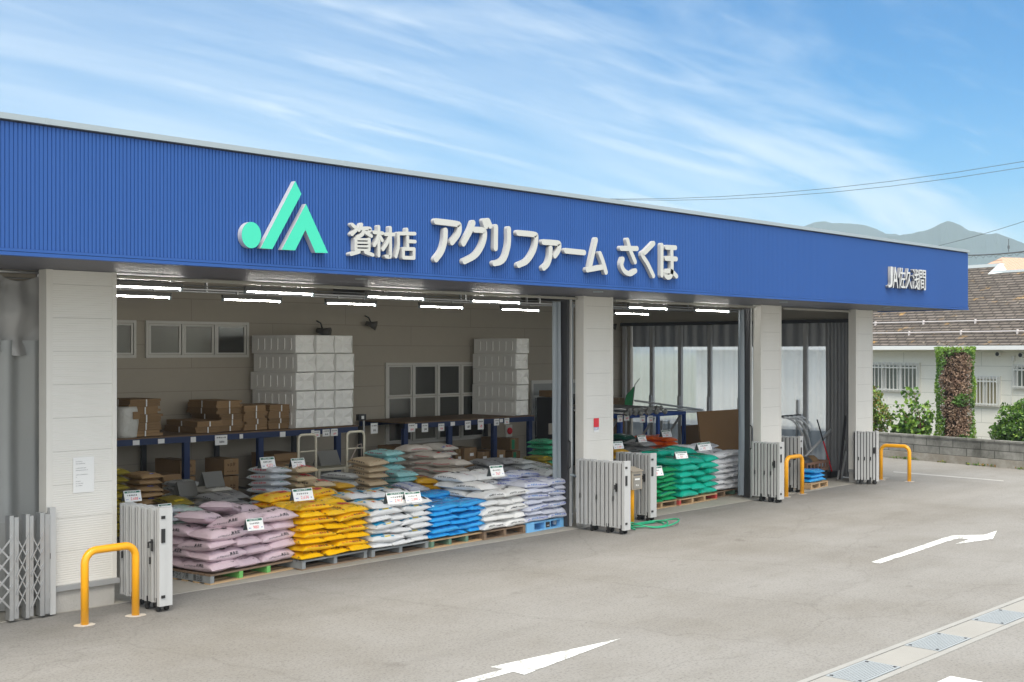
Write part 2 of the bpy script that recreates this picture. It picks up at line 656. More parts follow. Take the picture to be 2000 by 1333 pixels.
def text_geo(s, res=2):
    """outline mesh of a line of writing, height 1, baseline 0"""
    if (s, res) not in _txt:
        cu = bpy.data.curves.new('t', 'FONT')
        cu.body = s
        cu.size = 1.0
        cu.resolution_u = res
        ob = bpy.data.objects.new('t', cu)
        COL.objects.link(ob)
        me = bpy.data.meshes.new_from_object(ob.evaluated_get(bpy.context.evaluated_depsgraph_get()))
        vs = [(v.co.x, v.co.y) for v in me.vertices]
        fs = [tuple(p.vertices) for p in me.polygons]
        bpy.data.objects.remove(ob)
        bpy.data.curves.remove(cu)
        bpy.data.meshes.remove(me)
        _txt[(s, res)] = (vs, fs)
    return _txt[(s, res)]


def text_flat(mb, s, x, z, h, y, mi=0, maxw=None, italic=0.0, M=None):
    """writing in the X-Z plane facing -Y, lower left corner x,z"""
    vs, fs = text_geo(s)
    if not vs:
        return
    x0 = min(p[0] for p in vs)
    x1 = max(p[0] for p in vs)
    k = h / 0.75
    kx = k
    if maxw and (x1 - x0) * k > maxw:
        kx = maxw / (x1 - x0)
    pts = [Vector((x + (p[0] - x0) * kx + italic * p[1] * k, y, z + p[1] * k)) for p in vs]
    if M is not None:
        pts = [M @ p for p in pts]
    mb.add(pts, fs, mi)


def glyph_bars(n, h, rnd, w=None):
    """rectangles (x0,x1,y0,y1) of n dense unreadable characters, height h"""
    out = []
    w = w or h
    for i in range(n):
        x = i * w * 1.12
        for k in range(rnd.randint(2, 3)):
            y = h * (0.08 + 0.84 * (k + rnd.random() * 0.6) / 3)
            a = rnd.uniform(0, 0.25) * w
            b = rnd.uniform(0.7, 1.0) * w
            out.append((x + a, x + b, y, y + h * 0.15))
        for k in range(rnd.randint(1, 3)):
            xx = x + w * (0.1 + 0.75 * (k + rnd.random() * 0.5) / 3)
            out.append((xx, xx + w * 0.16, h * rnd.uniform(0, 0.2), h * rnd.uniform(0.75, 1.0)))
    return out


def bars_flat(mb, n, x, z, h, y, rnd, mi=0, w=None, M=None):
    for i, (a, b, c, d) in enumerate(glyph_bars(n, h, rnd, w)):
        yy = y - (i % 5) * 0.00012
        pts = [Vector(p) for p in ((x + a, yy, z + c), (x + b, yy, z + c), (x + b, yy, z + d), (x + a, yy, z + d))]
        if M is not None:
            pts = [M @ p for p in pts]
        mb.add(pts, [(0, 1, 2, 3)], mi)


# ================================================================ GROUND
FACE = 12.75        # front plane of the pillars
g = MB()
g.add([(-6000, -6000, 0), (9000, -6000, 0), (9000, 9000, 0), (-6000, 9000, 0)], [(0, 1, 2, 3)])
structure('ground', g, mat('far_ground', (0.16, 0.18, 0.10), 0.9, var=0.3, vscale=0.05))
g = MB()
g.add([(-30, -25, 0.004), (29.2, -25, 0.004), (32.0, 26, 0.004), (-30, 26, 0.004)], [(0, 1, 2, 3)])
structure('yard', g, M_ASPH)
g = MB()
g.box(3.0, 25.9, FACE - 0.02, 19.9, -0.2, 0.012)
structure('floor', g, M_SLAB)

# drain channel with lids
g = MB()
for (a, b) in ((-2, 1.1), (1.82, 2.7), (3.42, 4.3), (5.02, 5.9), (6.62, 6.6), (6.62, 8.2), (8.93, 9.77), (10.5, 11.3), (12.02, 12.85), (13.57, 14.4), (15.12, 15.95), (16.67, 26.0)):
    if b - a > 0.1:
        g.box(a + 0.006, b - 0.006, 5.045, 5.395, -0.1, 0.010)
structure('drain_lids', g, M_CONCL)
g = MB()
g.box(-2, 26, 4.965, 5.033, -0.1, 0.012)
g.box(-2, 26, 5.407, 5.47, -0.1, 0.012)
structure('drain_edging', g, mat('drain_edge', (0.29, 0.29, 0.28), 0.8, var=0.15, vscale=5))
g = MB()
g.add([(-2, 5.0, 0.0055), (26, 5.0, 0.0055), (26, 5.45, 0.0055), (-2, 5.45, 0.0055)], [(0, 1, 2, 3)])
structure('drain_bed', g, M_DARKW)
NUMW = ['nearest', 'second', 'third', 'farthest']
M_GRATE = mat('grating_steel', (0.33, 0.36, 0.38), 0.5, metal=0.15, var=0.1)
for i, (a, b) in enumerate(((9.77, 10.5), (11.3, 12.02), (12.85, 13.57), (14.4, 15.12))):
    t = thing('drain_grate', ('galvanised drain grate cut by the bottom edge, nearest in the row of grates', 'galvanised drain grate between the nearest grate and the third one',
                              'galvanised drain grate third along the channel, near the right edge', 'galvanised drain grate farthest along the channel, barely showing')[i],
              'drain grate', (a, 5.045, 0.0), group='drain grates in the concrete channel')
    w, d = b - a, 0.35
    f = MB()
    f.box(0, w, 0, 0.012, 0.0075, 0.014).box(0, w, d - 0.012, d, 0.0075, 0.014).box(0, 0.012, 0.012, d - 0.012, 0.0075, 0.014).box(w - 0.012, w, 0.012, d - 0.012, 0.0075, 0.014)
    f.build('frame', M_GRATE, t)
    f = MB()
    for k in range(13):
        yy = 0.018 + (d - 0.036) * k / 12
        f.box(0.012, w - 0.012, yy - 0.0085, yy + 0.0085, 0.007, 0.013)
    for k in range(14):
        xx = 0.02 + (w - 0.04) * k / 13
        f.box(xx - 0.003, xx + 0.003, 0.013, d - 0.013, 0.006, 0.0115)
    f.build('bars', M_GRATE, t)
    for (sx, sy) in ((0.04, 0.04), (w - 0.04, 0.04), (0.04, d - 0.04), (w - 0.04, d - 0.04)):
        f = MB()
        f.tube([(sx, sy, 0.012), (sx, sy, 0.017)], 0.016, 10)
        f.build('bolt', M_DARKW, t)

# white arrows: worn paint sheets
def flatpoly(name, polys, z, m):
    g = MB()
    for p in polys:
        g.add([(x, y, z) for x, y in p], [tuple(range(len(p)))])
    return structure(name, g, m)


M_ARW = mat('worn_road_paint', (0.80, 0.83, 0.82), 0.75)
_t, _b = nodes_of(M_ARW)
_co = _t.nodes.new('ShaderNodeTexCoord')
_nv = _t.nodes.new('ShaderNodeTexNoise')
_nv.inputs['Scale'].default_value = 5
_nv.inputs['Detail'].default_value = 6
_t.links.new(_co.outputs['Object'], _nv.inputs['Vector'])
_ad = _t.nodes.new('ShaderNodeMix')
_ad.data_type = 'VECTOR'
_ad.inputs[0].default_value = 0.18
_t.links.new(_co.outputs['Object'], _ad.inputs[4])
_t.links.new(_nv.outputs['Color'], _ad.inputs[5])
_vo = _t.nodes.new('ShaderNodeTexVoronoi')
_vo.feature = 'DISTANCE_TO_EDGE'
_vo.inputs['Scale'].default_value = 3.2
_t.links.new(_ad.outputs[1], _vo.inputs['Vector'])
_r = _t.nodes.new('ShaderNodeValToRGB')
_r.color_ramp.elements[0].position = 0.012
_r.color_ramp.elements[0].color = (0.33, 0.33, 0.32, 1)
_r.color_ramp.elements[1].position = 0.045
_r.color_ramp.elements[1].color = (0.66, 0.69, 0.68, 1)
_t.links.new(_vo.outputs['Distance'], _r.inputs[0])
_t.links.new(_r.outputs[0], _b.inputs['Base Color'])
a1 = [atZ(u, v) for u, v in ((880, 1341), (1003, 1310), (962, 1305), (1212, 1248), (1028, 1320), (1016, 1313.5), (930, 1341))]
tailc = 7.54
flatpoly('straight_arrow', [[(5.2, 7.60), (5.2, 7.48), (8.03, 7.48), (8.02, 7.34), (9.68, 7.57), (8.01, 7.74), (8.02, 7.60)]], 0.008, M_ARW)
P2 = [(1702, 1098), (1718, 1101), (1790, 1078), (1848, 1058), (1872, 1052.5), (1893, 1053.5), (1866, 1063), (1939, 1053), (1947, 1037), (1922, 1045), (1862, 1046), (1846, 1050), (1790, 1069)]
flatpoly('turn_arrow', [[tuple(atZ(u, v, 0.008)[:2]) for u, v in P2]], 0.008, M_ARW)
# faint far line on the road at the right
flatpoly('road_line', [[tuple(atZ(u, v, 0.008)[:2]) for u, v in ((1745, 921), (1745, 923), (1960, 941), (1960, 938.5))]], 0.008, mat('faded_line', (0.315, 0.31, 0.30), 0.8, var=0.3, vscale=4))

# white kerb block at the lower edge
p = atZ(1853, 1326, 0.13)
f = MB()
f.box(-0.30, 0.0, -0.28, 0.0, 0.004, 0.13)
k = f.build('kerb_stone', mat('white_kerb_paint', (0.80, 0.82, 0.82), 0.6, var=0.05), None, bevel=0.012)
k.location = (p.x + 0.10, p.y + 0.03, 0)
tag(k, 'white painted block barely rising into the bottom edge beside the drain', 'kerb block')

# ================================================================ THE STORE
FAS = 10.9          # front plane of the blue fascia
SOF, FTOP = 3.715, 4.905
BACK, XEND = 19.76, 25.3
store = thing('farm_store', 'long open fronted farm supply store with deep blue ribbed fascia and cream pillars', 'store')
# fascia: ribbed steel sheet
g = MB()
X0, X1 = 2.6, 25.8
prof = []
x = X0
pitch = 0.04
while x < X1 - 0.05:
    prof += [(x, 0.0), (x + 0.029, 0.0), (x + 0.032, 0.010), (x + 0.037, 0.010)]
    x += pitch
prof.append((X1, 0.0))
zb, zt = SOF + 0.045, FTOP - 0.015
vs = [(a, FAS + b, zb) for a, b in prof] + [(a, FAS + b, zt) for a, b in prof]
n = len(prof)
g.add(vs, [(i, i + 1, n + i + 1, n + i) for i in range(n - 1)])
fas = g.build('fascia', M_BLUE, store, recalc=False)
g = MB()
g.box(X0, X1, FAS + 0.012, FAS + 0.05, SOF + 0.045, FTOP)
g.build('fascia_backing', M_BLUED, store)
g = MB()
g.box(X0, X1 + 0.006, FAS - 0.012, FAS + 0.10, SOF - 0.02, SOF + 0.012).box(X0, X1 + 0.006, FAS - 0.008, FAS + 0.05, SOF + 0.017, SOF + 0.043)
g.build('drip_edge', M_BLUE, store)
g = MB()
g.box(X1 - 0.006, X1 + 0.004, FAS + 0.102, FACE + 0.2, SOF - 0.02, FTOP)
g.build('end_panel', M_BLUE, store)
g = MB()
g.box(X0, X1 + 0.03, FAS - 0.03, FAS + 0.30, FTOP + 0.004, FTOP + 0.058)
for xx in (5.4, 8.9, 12.4, 15.9, 19.4, 22.9):
    g.box(xx, xx + 0.03, FAS - 0.033, FAS + 0.302, FTOP + 0.002, FTOP + 0.060)
g.build('coping', M_COPE, store)
g = MB()
y = FAS + 0.105
while y < FACE + 0.3:
    g.box(X0, X1 - 0.01, y, y + 0.088, SOF, SOF + 0.03)
    y += 0.092
g.build('soffit', M_SOFF, store)
for k, (u, v) in enumerate(((1137, 571), (1468, 590), (1680, 601), (1138 - 440, 548))):
    q = atZ(u, v, SOF - 0.002) if False else None
for xx in (9.8, 14.35, 19.6, 23.6):
    f = MB()
    f.tube([(xx, 11.65, SOF - 0.012), (xx, 11.65, SOF + 0.01)], 0.075, 16)
    f.build('downlight', M_COPE, store)

# roof slab, ceiling, beams
g = MB()
g.box(X0, XEND + 0.14, FAS + 0.32, BACK + 0.2, 4.55, 4.75)
g.build('roof', M_GREYM, store)
g = MB()
y = FACE + 0.35
vs, x = [], 2.6
pr = []
while y < BACK:
    pr += [(y, 4.22), (y + 0.12, 4.22), (y + 0.15, 4.30), (y + 0.27, 4.30)]
    y += 0.30
n = len(pr)
g.add([(2.6, a, b) for a, b in pr] + [(XEND, a, b) for a, b in pr], [(i, i + 1, n + i + 1, n + i) for i in range(n - 1)])
g.build('ceiling', mat('ceiling_deck', (0.11, 0.11, 0.105), 0.6), store)
for xx in (6.85, 10.7, 15.9, 21.2):
    f = MB()
    f.box(xx - 0.09, xx + 0.09, FACE + 0.5, BACK, 4.18, 4.215).box(xx - 0.012, xx + 0.012, FACE + 0.5, BACK, 3.98, 4.18).box(xx - 0.09, xx + 0.09, FACE + 0.5, BACK, 3.945, 3.98)
    f.build('beam', mat('beam_grey', (0.13, 0.13, 0.125), 0.5), store)
# header tubes and conduit behind the opening
f = MB()
f.box(7.26, 15.45, FACE + 0.12, FACE + 0.17, 3.655, 3.69)
f.build('header_rail', mat('rail_steel', (0.42, 0.41, 0.37), 0.4, metal=0.3), store)
f = MB()
f.box(16.32, 20.8, FACE + 0.12, FACE + 0.17, 3.655, 3.69)
f.build('header_rail', MATS['rail_steel'], store)
f = MB()
f.box(21.66, 24.6, FACE + 0.12, FACE + 0.17, 3.655, 3.69)
f.build('header_rail', MATS['rail_steel'], store)
for yy, zz in ((13.22, 3.70), (15.5, 3.72), (17.6, 3.8)):
    f = MB()
    f.tube([(4.0, yy, zz), (XEND, yy, zz)], 0.017, 6)
    f.tube([(4.0, yy + 0.06, zz + 0.05), (XEND, yy + 0.06, zz + 0.05)], 0.010, 5)
    for k in range(10):
        xx = 7.6 + k * 1.95
        f.box(xx - 0.02, xx + 0.02, yy - 0.02, yy + 0.02, zz, 4.25)
    f.build('lamp_conduit', M_STEEL, store)

# rear and side walls
g = MB()
g.box(2.6, XEND + 0.12, BACK, BACK + 0.16, 0, 4.5)
g.build('rear_wall', M_WALLIN, store)
g = MB()
g.box(XEND, XEND + 0.12, FACE + 0.18, BACK - 0.003, 3.5, 4.5).box(XEND, XEND + 0.12, BACK - 0.28, BACK - 0.003, 0, 3.5)
g.build('end_wall', mat('end_wall_paint', (0.40, 0.37, 0.315), 0.7, var=0.04), store)
g = MB()
g.box(2.48, 2.6, FACE, BACK + 0.1, 0, 4.5)
g.build('end_wall', MATS['end_wall_paint'], store)
g = MB()
g.box(XEND - 0.07, XEND - 0.004, FACE + 0.20, BACK - 0.01, 3.46, 3.54)
g.build('curtain_rail', M_DARKW, store)
for k in range(7):
    yy = 19.62 - 0.865 * k
    f = MB()
    f.box(XEND - 0.09, XEND - 0.012, yy - 0.05, yy + 0.05, 0.012, 3.455)
    f.build('post', mat('post_steel', (0.50, 0.51, 0.52), 0.45, metal=0.1, var=0.1), store)
    if k in (1, 2, 3, 4):
        f = MB()
        f.box(XEND - 0.14, XEND - 0.095, yy - 0.035, yy + 0.035, 1.35, 1.72)
        f.build('post_bracket', MATS['post_steel'], store)

# pillars
PILL = [(6.34, 7.165), (15.33, 16.09), (20.62, 21.37), (24.40, 25.16)]
for pi_, (a, b) in enumerate(PILL):
    g = MB()
    d = 0.17
    z = 0.30
    ph = 0.362
    while z < SOF - 0.002:
        zz = min(z + ph, SOF - 0.002)
        g.box(a + 0.07, b - 0.05, FACE, FACE + d, z, zz - 0.004)
        z += ph
    pl = g.build('pillar', M_CLAD, store)
    f = MB()
    f.box(a + 0.075, b - 0.055, FACE + 0.003, FACE + d - 0.003, 0.302, SOF - 0.004)
    f.build('joint_backing', mat('joint_shade', (0.42, 0.41, 0.38), 0.7), pl)
    f = MB()
    f.box(a, a + 0.073, FACE - 0.006, FACE + 0.085, 0.30, SOF - 0.001).box(a + 0.004, a + 0.074, FACE + 0.088, FACE + d, 0.30, SOF - 0.001)
    f.build('corner_trim', M_TRIM, pl)
    f = MB()
    f.box(b - 0.053, b, FACE - 0.006, FACE + d + 0.004, 0.30, SOF - 0.001)
    f.build('corner_trim', M_TRIM, pl)
    f = MB()
    f.box(a - 0.012, b + 0.012, FACE - 0.05, FACE + d, 0.245, 0.299)
    f.build('plinth_flashing', M_GREYM, pl)
    f = MB()
    f.box(a + 0.03, b - 0.03, FACE - 0.008, FACE + d, 0.0, 0.2445)
    f.build('plinth', M_CONC, pl)

# rear windows (each a part with its frame pieces and panes)
def window(x0, x1, z0, z1, cols, rows, glass, y=BACK, fr=0.05, parent=store, name='window', m=M_FRAME):
    f = MB()
    d0, d1 = y - 0.05, y - 0.002
    f.box(x0, x1, d0, d1, z1 - fr, z1).box(x0, x1, d0, d1, z0, z0 + fr)
    f.box(x0, x0 + fr, d0, d1, z0 + fr, z1 - fr).box(x1 - fr, x1, d0, d1, z0 + fr, z1 - fr)
    w = f.build(name, m, parent)
    cx = [x0 + fr + (x1 - x0 - 2 * fr) * i / cols for i in range(cols + 1)]
    rz_ = rows
    for j in range(len(rz_) - 1):
        for i in range(cols):
            a, b = cx[i] + (0.018 if i else 0), cx[i + 1] - (0.018 if i < cols - 1 else 0)
            c, e = rz_[j], rz_[j + 1]
            if i < cols - 1:
                s = MB()
                s.box(b + 0.0005, b + 0.0355, d0 - 0.004, d1, c + 0.002, e - 0.002)
                s.build('mullion', m, w)
            s = MB()
            q = 0.04
            s.box(a + 0.012, b - 0.012, y - 0.040, y - 0.012, e - q, e - 0.008).box(a + 0.012, b - 0.012, y - 0.040, y - 0.012, c + 0.008, c + q)
            s.box(a + 0.012, a + 0.05, y - 0.040, y - 0.012, c + q, e - q).box(b - 0.05, b - 0.012, y - 0.040, y - 0.012, c + q, e - q)
            s.build('sash', m, w)
            s = MB()
            s.box(a + 0.045, b - 0.045, y - 0.022, y - 0.016, c + 0.035, e - 0.035)
            s.build('pane', glass[(i + j) % len(glass)], w)
    return w


window(9.3, 11.46, 2.71, 3.37, 3, [2.76, 3.32], [M_GLASSM])
window(11.65, 13.82, 2.71, 3.37, 3, [2.76, 3.32], [M_GLASSM, M_GLASSM, M_GLASS])
window(17.25, 20.25, 0.85, 2.58, 4, [0.90, 1.86, 2.53], [M_GLASS, M_GLASSM, M_GLASS])
f = MB()
f.box(17.3, 20.2, BACK - 0.054, BACK - 0.003, 1.905, 1.985)
# door with transom panel at the right
d = thing('sliding_door', 'dim aluminium framed doorway in the rear wall behind the right shelf', 'door', (21.78, BACK, 0))
f = MB()
f.box(0, 1.75, -0.06, -0.003, 2.05, 2.13).box(0, 0.07, -0.06, -0.003, 0.012, 2.05).box(1.68, 1.75, -0.06, -0.003, 0.012, 2.05)
f.build('frame', M_FRAME, d)
f = MB()
f.box(0.07, 1.68, -0.045, -0.005, 1.78, 2.05)
f.build('transom_panel', mat('door_panel_grey', (0.34, 0.35, 0.34), 0.5), d)
f = MB()
f.box(0.08, 0.13, -0.05, -0.01, 0.02, 1.775).box(0.80, 0.86, -0.05, -0.01, 0.02, 1.775).box(0.13, 0.80, -0.05, -0.01, 0.02, 0.5).box(0.13, 0.80, -0.05, -0.01, 1.72, 1.775)
f.build('door_leaf', M_FRAME, d)
f = MB()
f.box(0.13, 0.80, -0.035, -0.02, 0.5, 1.72)
f.build('pane', M_GLASS, d)
f = MB()
f.box(0.86, 1.68, -0.03, -0.02, 0.02, 1.775)
f.build('dark_leaf', M_GLASS, d)
f = MB()
f.tube([(0.16, -0.05, 0.8), (0.16, -0.085, 0.82), (0.16, -0.085, 1.28), (0.16, -0.05, 1.3)], 0.012, 8)
f.build('handle', M_STEEL, d, smooth=True)

# ---------------------------------------------------------------- end wall curtains
def curtain(name, x, ya, yb, z0, z1, m, parent, amp=0.03, wave=0.22, seed=0, axis='Y', nz=10, billow=0.0):
    g = MB()
    n = max(8, int(abs(yb - ya) / 0.025))
    vs = []
    for j in range(nz + 1):
        tz = j / nz
        z = z0 + (z1 - z0) * tz
        for i in range(n + 1):
            y = ya + (yb - ya) * i / n
            s = math.sin(2 * PI * y / wave + seed + 0.6 * math.sin(3.1 * y + seed)) * amp
            s += 0.5 * amp * noise.noise(Vector((y * 3, z * 0.8, seed)))
            s += billow * noise.noise(Vector((y * 0.9, z * 1.1, seed + 5)))
            vs.append((x + s, y, z) if axis == 'Y' else (y, x + s, z))
    fs = [(j * (n + 1) + i, j * (n + 1) + i + 1, (j + 1) * (n + 1) + i + 1, (j + 1) * (n + 1) + i) for j in range(nz) for i in range(n)]
    g.add(vs, fs)
    return g.build(name, m, parent, smooth=True, recalc=False)


ec = thing('strip_curtain', 'long milky vinyl curtain with grey top band hanging along the right end wall', 'curtain', (XEND + 0.04, 0, 0))
curtain('top_band', 0, 13.95, 19.45, 2.93, 3.47, M_CURT, ec, 0.028, 0.29, 1.0, nz=3)
curtain('clear_sheet', 0, 13.95, 19.45, 1.02, 2.93, M_CLEAR, ec, 0.028, 0.29, 1.0, nz=8)
curtain('bottom_band', 0, 13.95, 19.45, 0.03, 1.02, M_CURTB, ec, 0.028, 0.29, 1.0, nz=4)
ec2 = thing('side_curtain', 'grey tarpaulin curtain gathered into folds behind the rightmost pillar', 'curtain', (XEND - 0.02, 0, 0))
curtain('cloth', 0, 12.97, 13.93, 0.03, 3.47, M_CURT, ec2, 0.04, 0.17, 4.0, nz=8)

# left opening: hanging tarpaulin above a milky sheet
lc = thing('entrance_curtain', 'grey sheet curtain with sagging tarpaulin top at the left edge beside the widest pillar', 'curtain', (0, FACE + 0.42, 0))
g = MB()
n, m_ = 70, 34
vs = []
for j in range(m_ + 1):
    tz = j / m_
    for i in range(n + 1):
        x = 5.2 + (6.56 - 5.2) * i / n
        t2 = min(1.0, max(0.0, (x - 6.00) / 0.48))          # 0..1 across the loose swag beside the pillar
        top = 3.66 - 0.07 * math.sin(PI * t2) ** 1.5
        z = 2.83 + (top - 2.83) * tz
        z -= 0.05 * math.sin(PI * t2) * (1 - tz)
        y = 0.035 * math.sin(x * 25) * (1 - 0.6 * t2) + 0.02 * math.sin(x * 11 + tz * 2)
        y += -0.07 * math.sin(PI * t2) * math.exp(-((tz - 0.62 + 0.25 * abs(t2 - 0.5)) / 0.22) ** 2)
        y += 0.05 * math.sin(PI * t2) * math.exp(-((tz - 0.28 + 0.2 * abs(t2 - 0.5)) / 0.16) ** 2)
        y += 0.012 * noise.noise(Vector((x * 9, tz * 7, 2)))
        vs.append((x, y, z))
g.add(vs, [(j * (n + 1) + i, j * (n + 1) + i + 1, (j + 1) * (n + 1) + i + 1, (j + 1) * (n + 1) + i) for j in range(m_) for i in range(n)])
g.build('tarpaulin', mat('grey_tarp_sheen', (0.38, 0.38, 0.38), 0.42, spec=0.5), lc, smooth=True, recalc=False)
curtain('milky_sheet', 0.03, 5.2, 6.58, 0.30, 2.95, M_CLEARL, lc, 0.055, 0.30, 2.0, axis='X', nz=10)
curtain('lower_band', 0.02, 5.2, 6.58, 0.03, 0.98, sheet_mat('grey_band', (0.36, 0.37, 0.37), 0.1, 0.0), lc, 0.055, 0.30, 2.0, axis='X', nz=6)

# gathered accordion curtains beside the pillars
def gathered(x0, x1, label, y=FACE + 0.22):
    t = thing('accordion_curtain', label, 'curtain', (0, y, 0), group='accordion curtains gathered beside the pillars')
    w = x1 - x0
    curtain('film', 0.12, x0, x0 + w * 0.50, 0.06, 3.62, M_CURTB, t, 0.05, 0.11, x0, axis='X', nz=12)
    f = MB()
    f.box(x0 + w * 0.53, x0 + w * 0.66, -0.02, 0.12, 0.02, 3.655)
    f.build('dark_edge', M_DARKW, t)
    f = MB()
    f.box(x0 + w * 0.68, x0 + w * 0.76, -0.05, 0.03, 0.02, 3.655)
    f.build('edge_post', M_ALU, t)
    f = MB()
    f.box(x0 + w * 0.79, x0 + w * 0.86, -0.02, 0.06, 0.02, 3.655)
    f.build('edge_post', M_STEEL, t)
    curtain('folded_film', 0.02, x0 + w * 0.87, x1, 0.06, 3.62, M_CURTB, t, 0.03, 0.07, x0 + 2, axis='X', nz=12)
    f = MB()
    xx = x0 + w * 0.58
    f.tube([(xx - 0.03, -0.05, 0.95), (xx - 0.03, -0.09, 0.98), (xx - 0.03, -0.09, 1.38), (xx - 0.03, -0.05, 1.41)], 0.012, 6)
    f.build('handle', M_BLACK, t)
    f = MB()
    f.tube([(xx - 0.04, -0.1, 0.86), (xx + 0.05, -0.16, 0.83), (xx + 0.13, -0.17, 0.90), (x1 + 0.02, -0.16, 1.0)], 0.022, 6)
    f.build('tie_strap', M_COPE, t, smooth=True)
    return t


gathered(14.98, 15.34, 'tall bluish accordion curtain gathered against the pillar with the red sticker')
gathered(20.42, 20.64, 'tall bluish accordion curtain gathered beside the white patterned bag stack')

# ---------------------------------------------------------------- tube lights
def tube_light(x, y, z, L, label):
    t = thing('tube_light', label, 'ceiling light', (x, y, z), group='fluorescent tube lights under the ceiling')
    f = MB()
    f.prism([(-0.014, 0.0), (-0.03, 0.055), (0.03, 0.055), (0.014, 0.0)], 0, L)
    vs = f.v
    f.v = [(b, a, c) for a, b, c in vs]
    f.build('housing', mat('lamp_housing', (0.09, 0.09, 0.085), 0.4), t)
    f = MB()
    f.tube([(0.03, 0, -0.014), (L - 0.03, 0, -0.014)], 0.008, 10)
    f.build('tube', M_TUBE, t)
    for xx in (0.0, L - 0.03):
        f = MB()
        f.box(xx, xx + 0.03, -0.02, 0.02, -0.042, -0.001)
        f.build('socket', M_COPE, t)
    for xx in (L * 0.25, L * 0.75):
        f = MB()
        f.box(xx - 0.012, xx + 0.012, -0.012, 0.012, 0.061, 0.10)
        f.build('hanger', M_STEEL, t)
    return t


names = ['cut off by the wide left pillar', 'second from the wide left pillar', 'third from the wide left pillar', 'nearest the curtain in the left bay']
for k, xx in enumerate((7.2, 9.2, 11.2, 13.25)):
    tube_light(xx, 13.22, 3.60, 1.1, 'lit tube light in the front row, ' + names[k])
names = ['partly behind the wide left pillar', 'above the wall windows', 'above the left foam stack', 'above the loose speaker', 'above the right foam stack']
for k, xx in enumerate((8.5, 10.4, 12.3, 14.3, 16.3)):
    tube_light(xx, 15.5, 3.60, 1.05, 'lit tube light in the rear row, ' + names[k])
tube_light(17.1, 13.22, 3.60, 1.15, 'lit tube light nearest the red sticker pillar in the middle bay')
tube_light(19.1, 13.22, 3.60, 1.15, 'lit tube light at the right of the middle bay')
tube_light(19.6, 15.5, 3.60, 1.15, 'lower lit tube light in the middle bay, nearest the dark speaker')

# ---------------------------------------------------------------- signs on the fascia
def stroke(mb, pts, w, yf, yb, rnd_i, face=0, side=1):
    """rounded stroke (polyline of (x,z)) as a solid letter limb, front at yf"""
    # resample with a smooth curve through the points
    P = [Vector((a, b)) for a, b in pts]
    Q = []
    if len(P) > 2:
        for i in range(len(P) - 1):
            p0 = P[i - 1] if i else P[i] * 2 - P[i + 1]
            p3 = P[i + 2] if i + 2 < len(P) else P[i + 1] * 2 - P[i]
            p1, p2 = P[i], P[i + 1]
            for k in range(5):
                t = k / 5
                Q.append(0.5 * ((2 * p1) + (p2 - p0) * t + (2 * p0 - 5 * p1 + 4 * p2 - p3) * t * t + (3 * p1 - p0 - 3 * p2 + p3) * t ** 3))
        Q.append(P[-1])
    else:
        Q = P
    r = w / 2
    left, right = [], []
    for i, q in enumerate(Q):
        d = (Q[min(i + 1, len(Q) - 1)] - Q[max(i - 1, 0)]).normalized()
        nn = Vector((-d.y, d.x))
        left.append(q + nn * r)
        right.append(q - nn * r)
    d0 = (Q[1] - Q[0]).normalized()
    d1 = (Q[-1] - Q[-2]).normalized()

    def cap(c, d, s):
        n_ = Vector((-d.y, d.x))
        return [c + (n_ * math.cos(a) + d * math.sin(a)) * r for a in [PI * k / 6 for k in range(1, 6)]]
    end = [Q[-1] + (Vector((-d1.y, d1.x)) * math.cos(a) + d1 * math.sin(a)) * r for a in [PI * k / 6 for k in range(1, 6)]]
    st = [Q[0] + (Vector((d0.y, -d0.x)) * math.cos(a) - d0 * math.sin(a)) * r for a in [PI * k / 6 for k in range(1, 6)]]
    yf = yf - rnd_i * 0.0012
    n = len(Q)
    # front as quads + caps
    b = len(mb.v)
    for q in left + right + end + st:
        mb.v.append((q.x, yf, q.y))
    L_ = lambda i: b + i
    R_ = lambda i: b + n + i
    E_ = [b + 2 * n + i for i in range(5)]
    S_ = [b + 2 * n + 5 + i for i in range(5)]
    for i in range(n - 1):
        mb.f.append((L_(i), R_(i), R_(i + 1), L_(i + 1)))
        mb.mi.append(face)
    mb.f.append(tuple([L_(n - 1)] + [R_(n - 1)] + E_[::-1]))
    mb.mi.append(face)
    mb.f.append(tuple([R_(0)] + [L_(0)] + S_[::-1]))
    mb.mi.append(face)
    loop = left + end + right[::-1] + st
    b2 = len(mb.v)
    m = len(loop)
    for q in loop:
        mb.v.append((q.x, yf + 0.001, q.y))
    for q in loop:
        mb.v.append((q.x, yb, q.y))
    for i in range(m):
        j = (i + 1) % m
        mb.f.append((b2 + i, b2 + j, b2 + m + j, b2 + m + i))
        mb.mi.append(side)


LF = FAS - 0.06     # front of the letters


def Zx(zoom, u, v):
    ox, oy, s = zoom
    p = atY(ox + u / s, oy + v / s, LF)
    return (p.x, p.z)


def letter_sign(name, label, letters, zoom, w, mats, thin=()):
    t = thing(name, label, 'sign', (0, 0, 0))
    for li, L in enumerate(letters):
        mb = MB()
        for i, s in enumerate(L):
            stroke(mb, [Zx(zoom, a, b) for a, b in s], 0.024 if (li, i) in thin else w, LF, FAS - 0.004, i)
        mb.build('letter', mats, t, recalc=True)
    return t


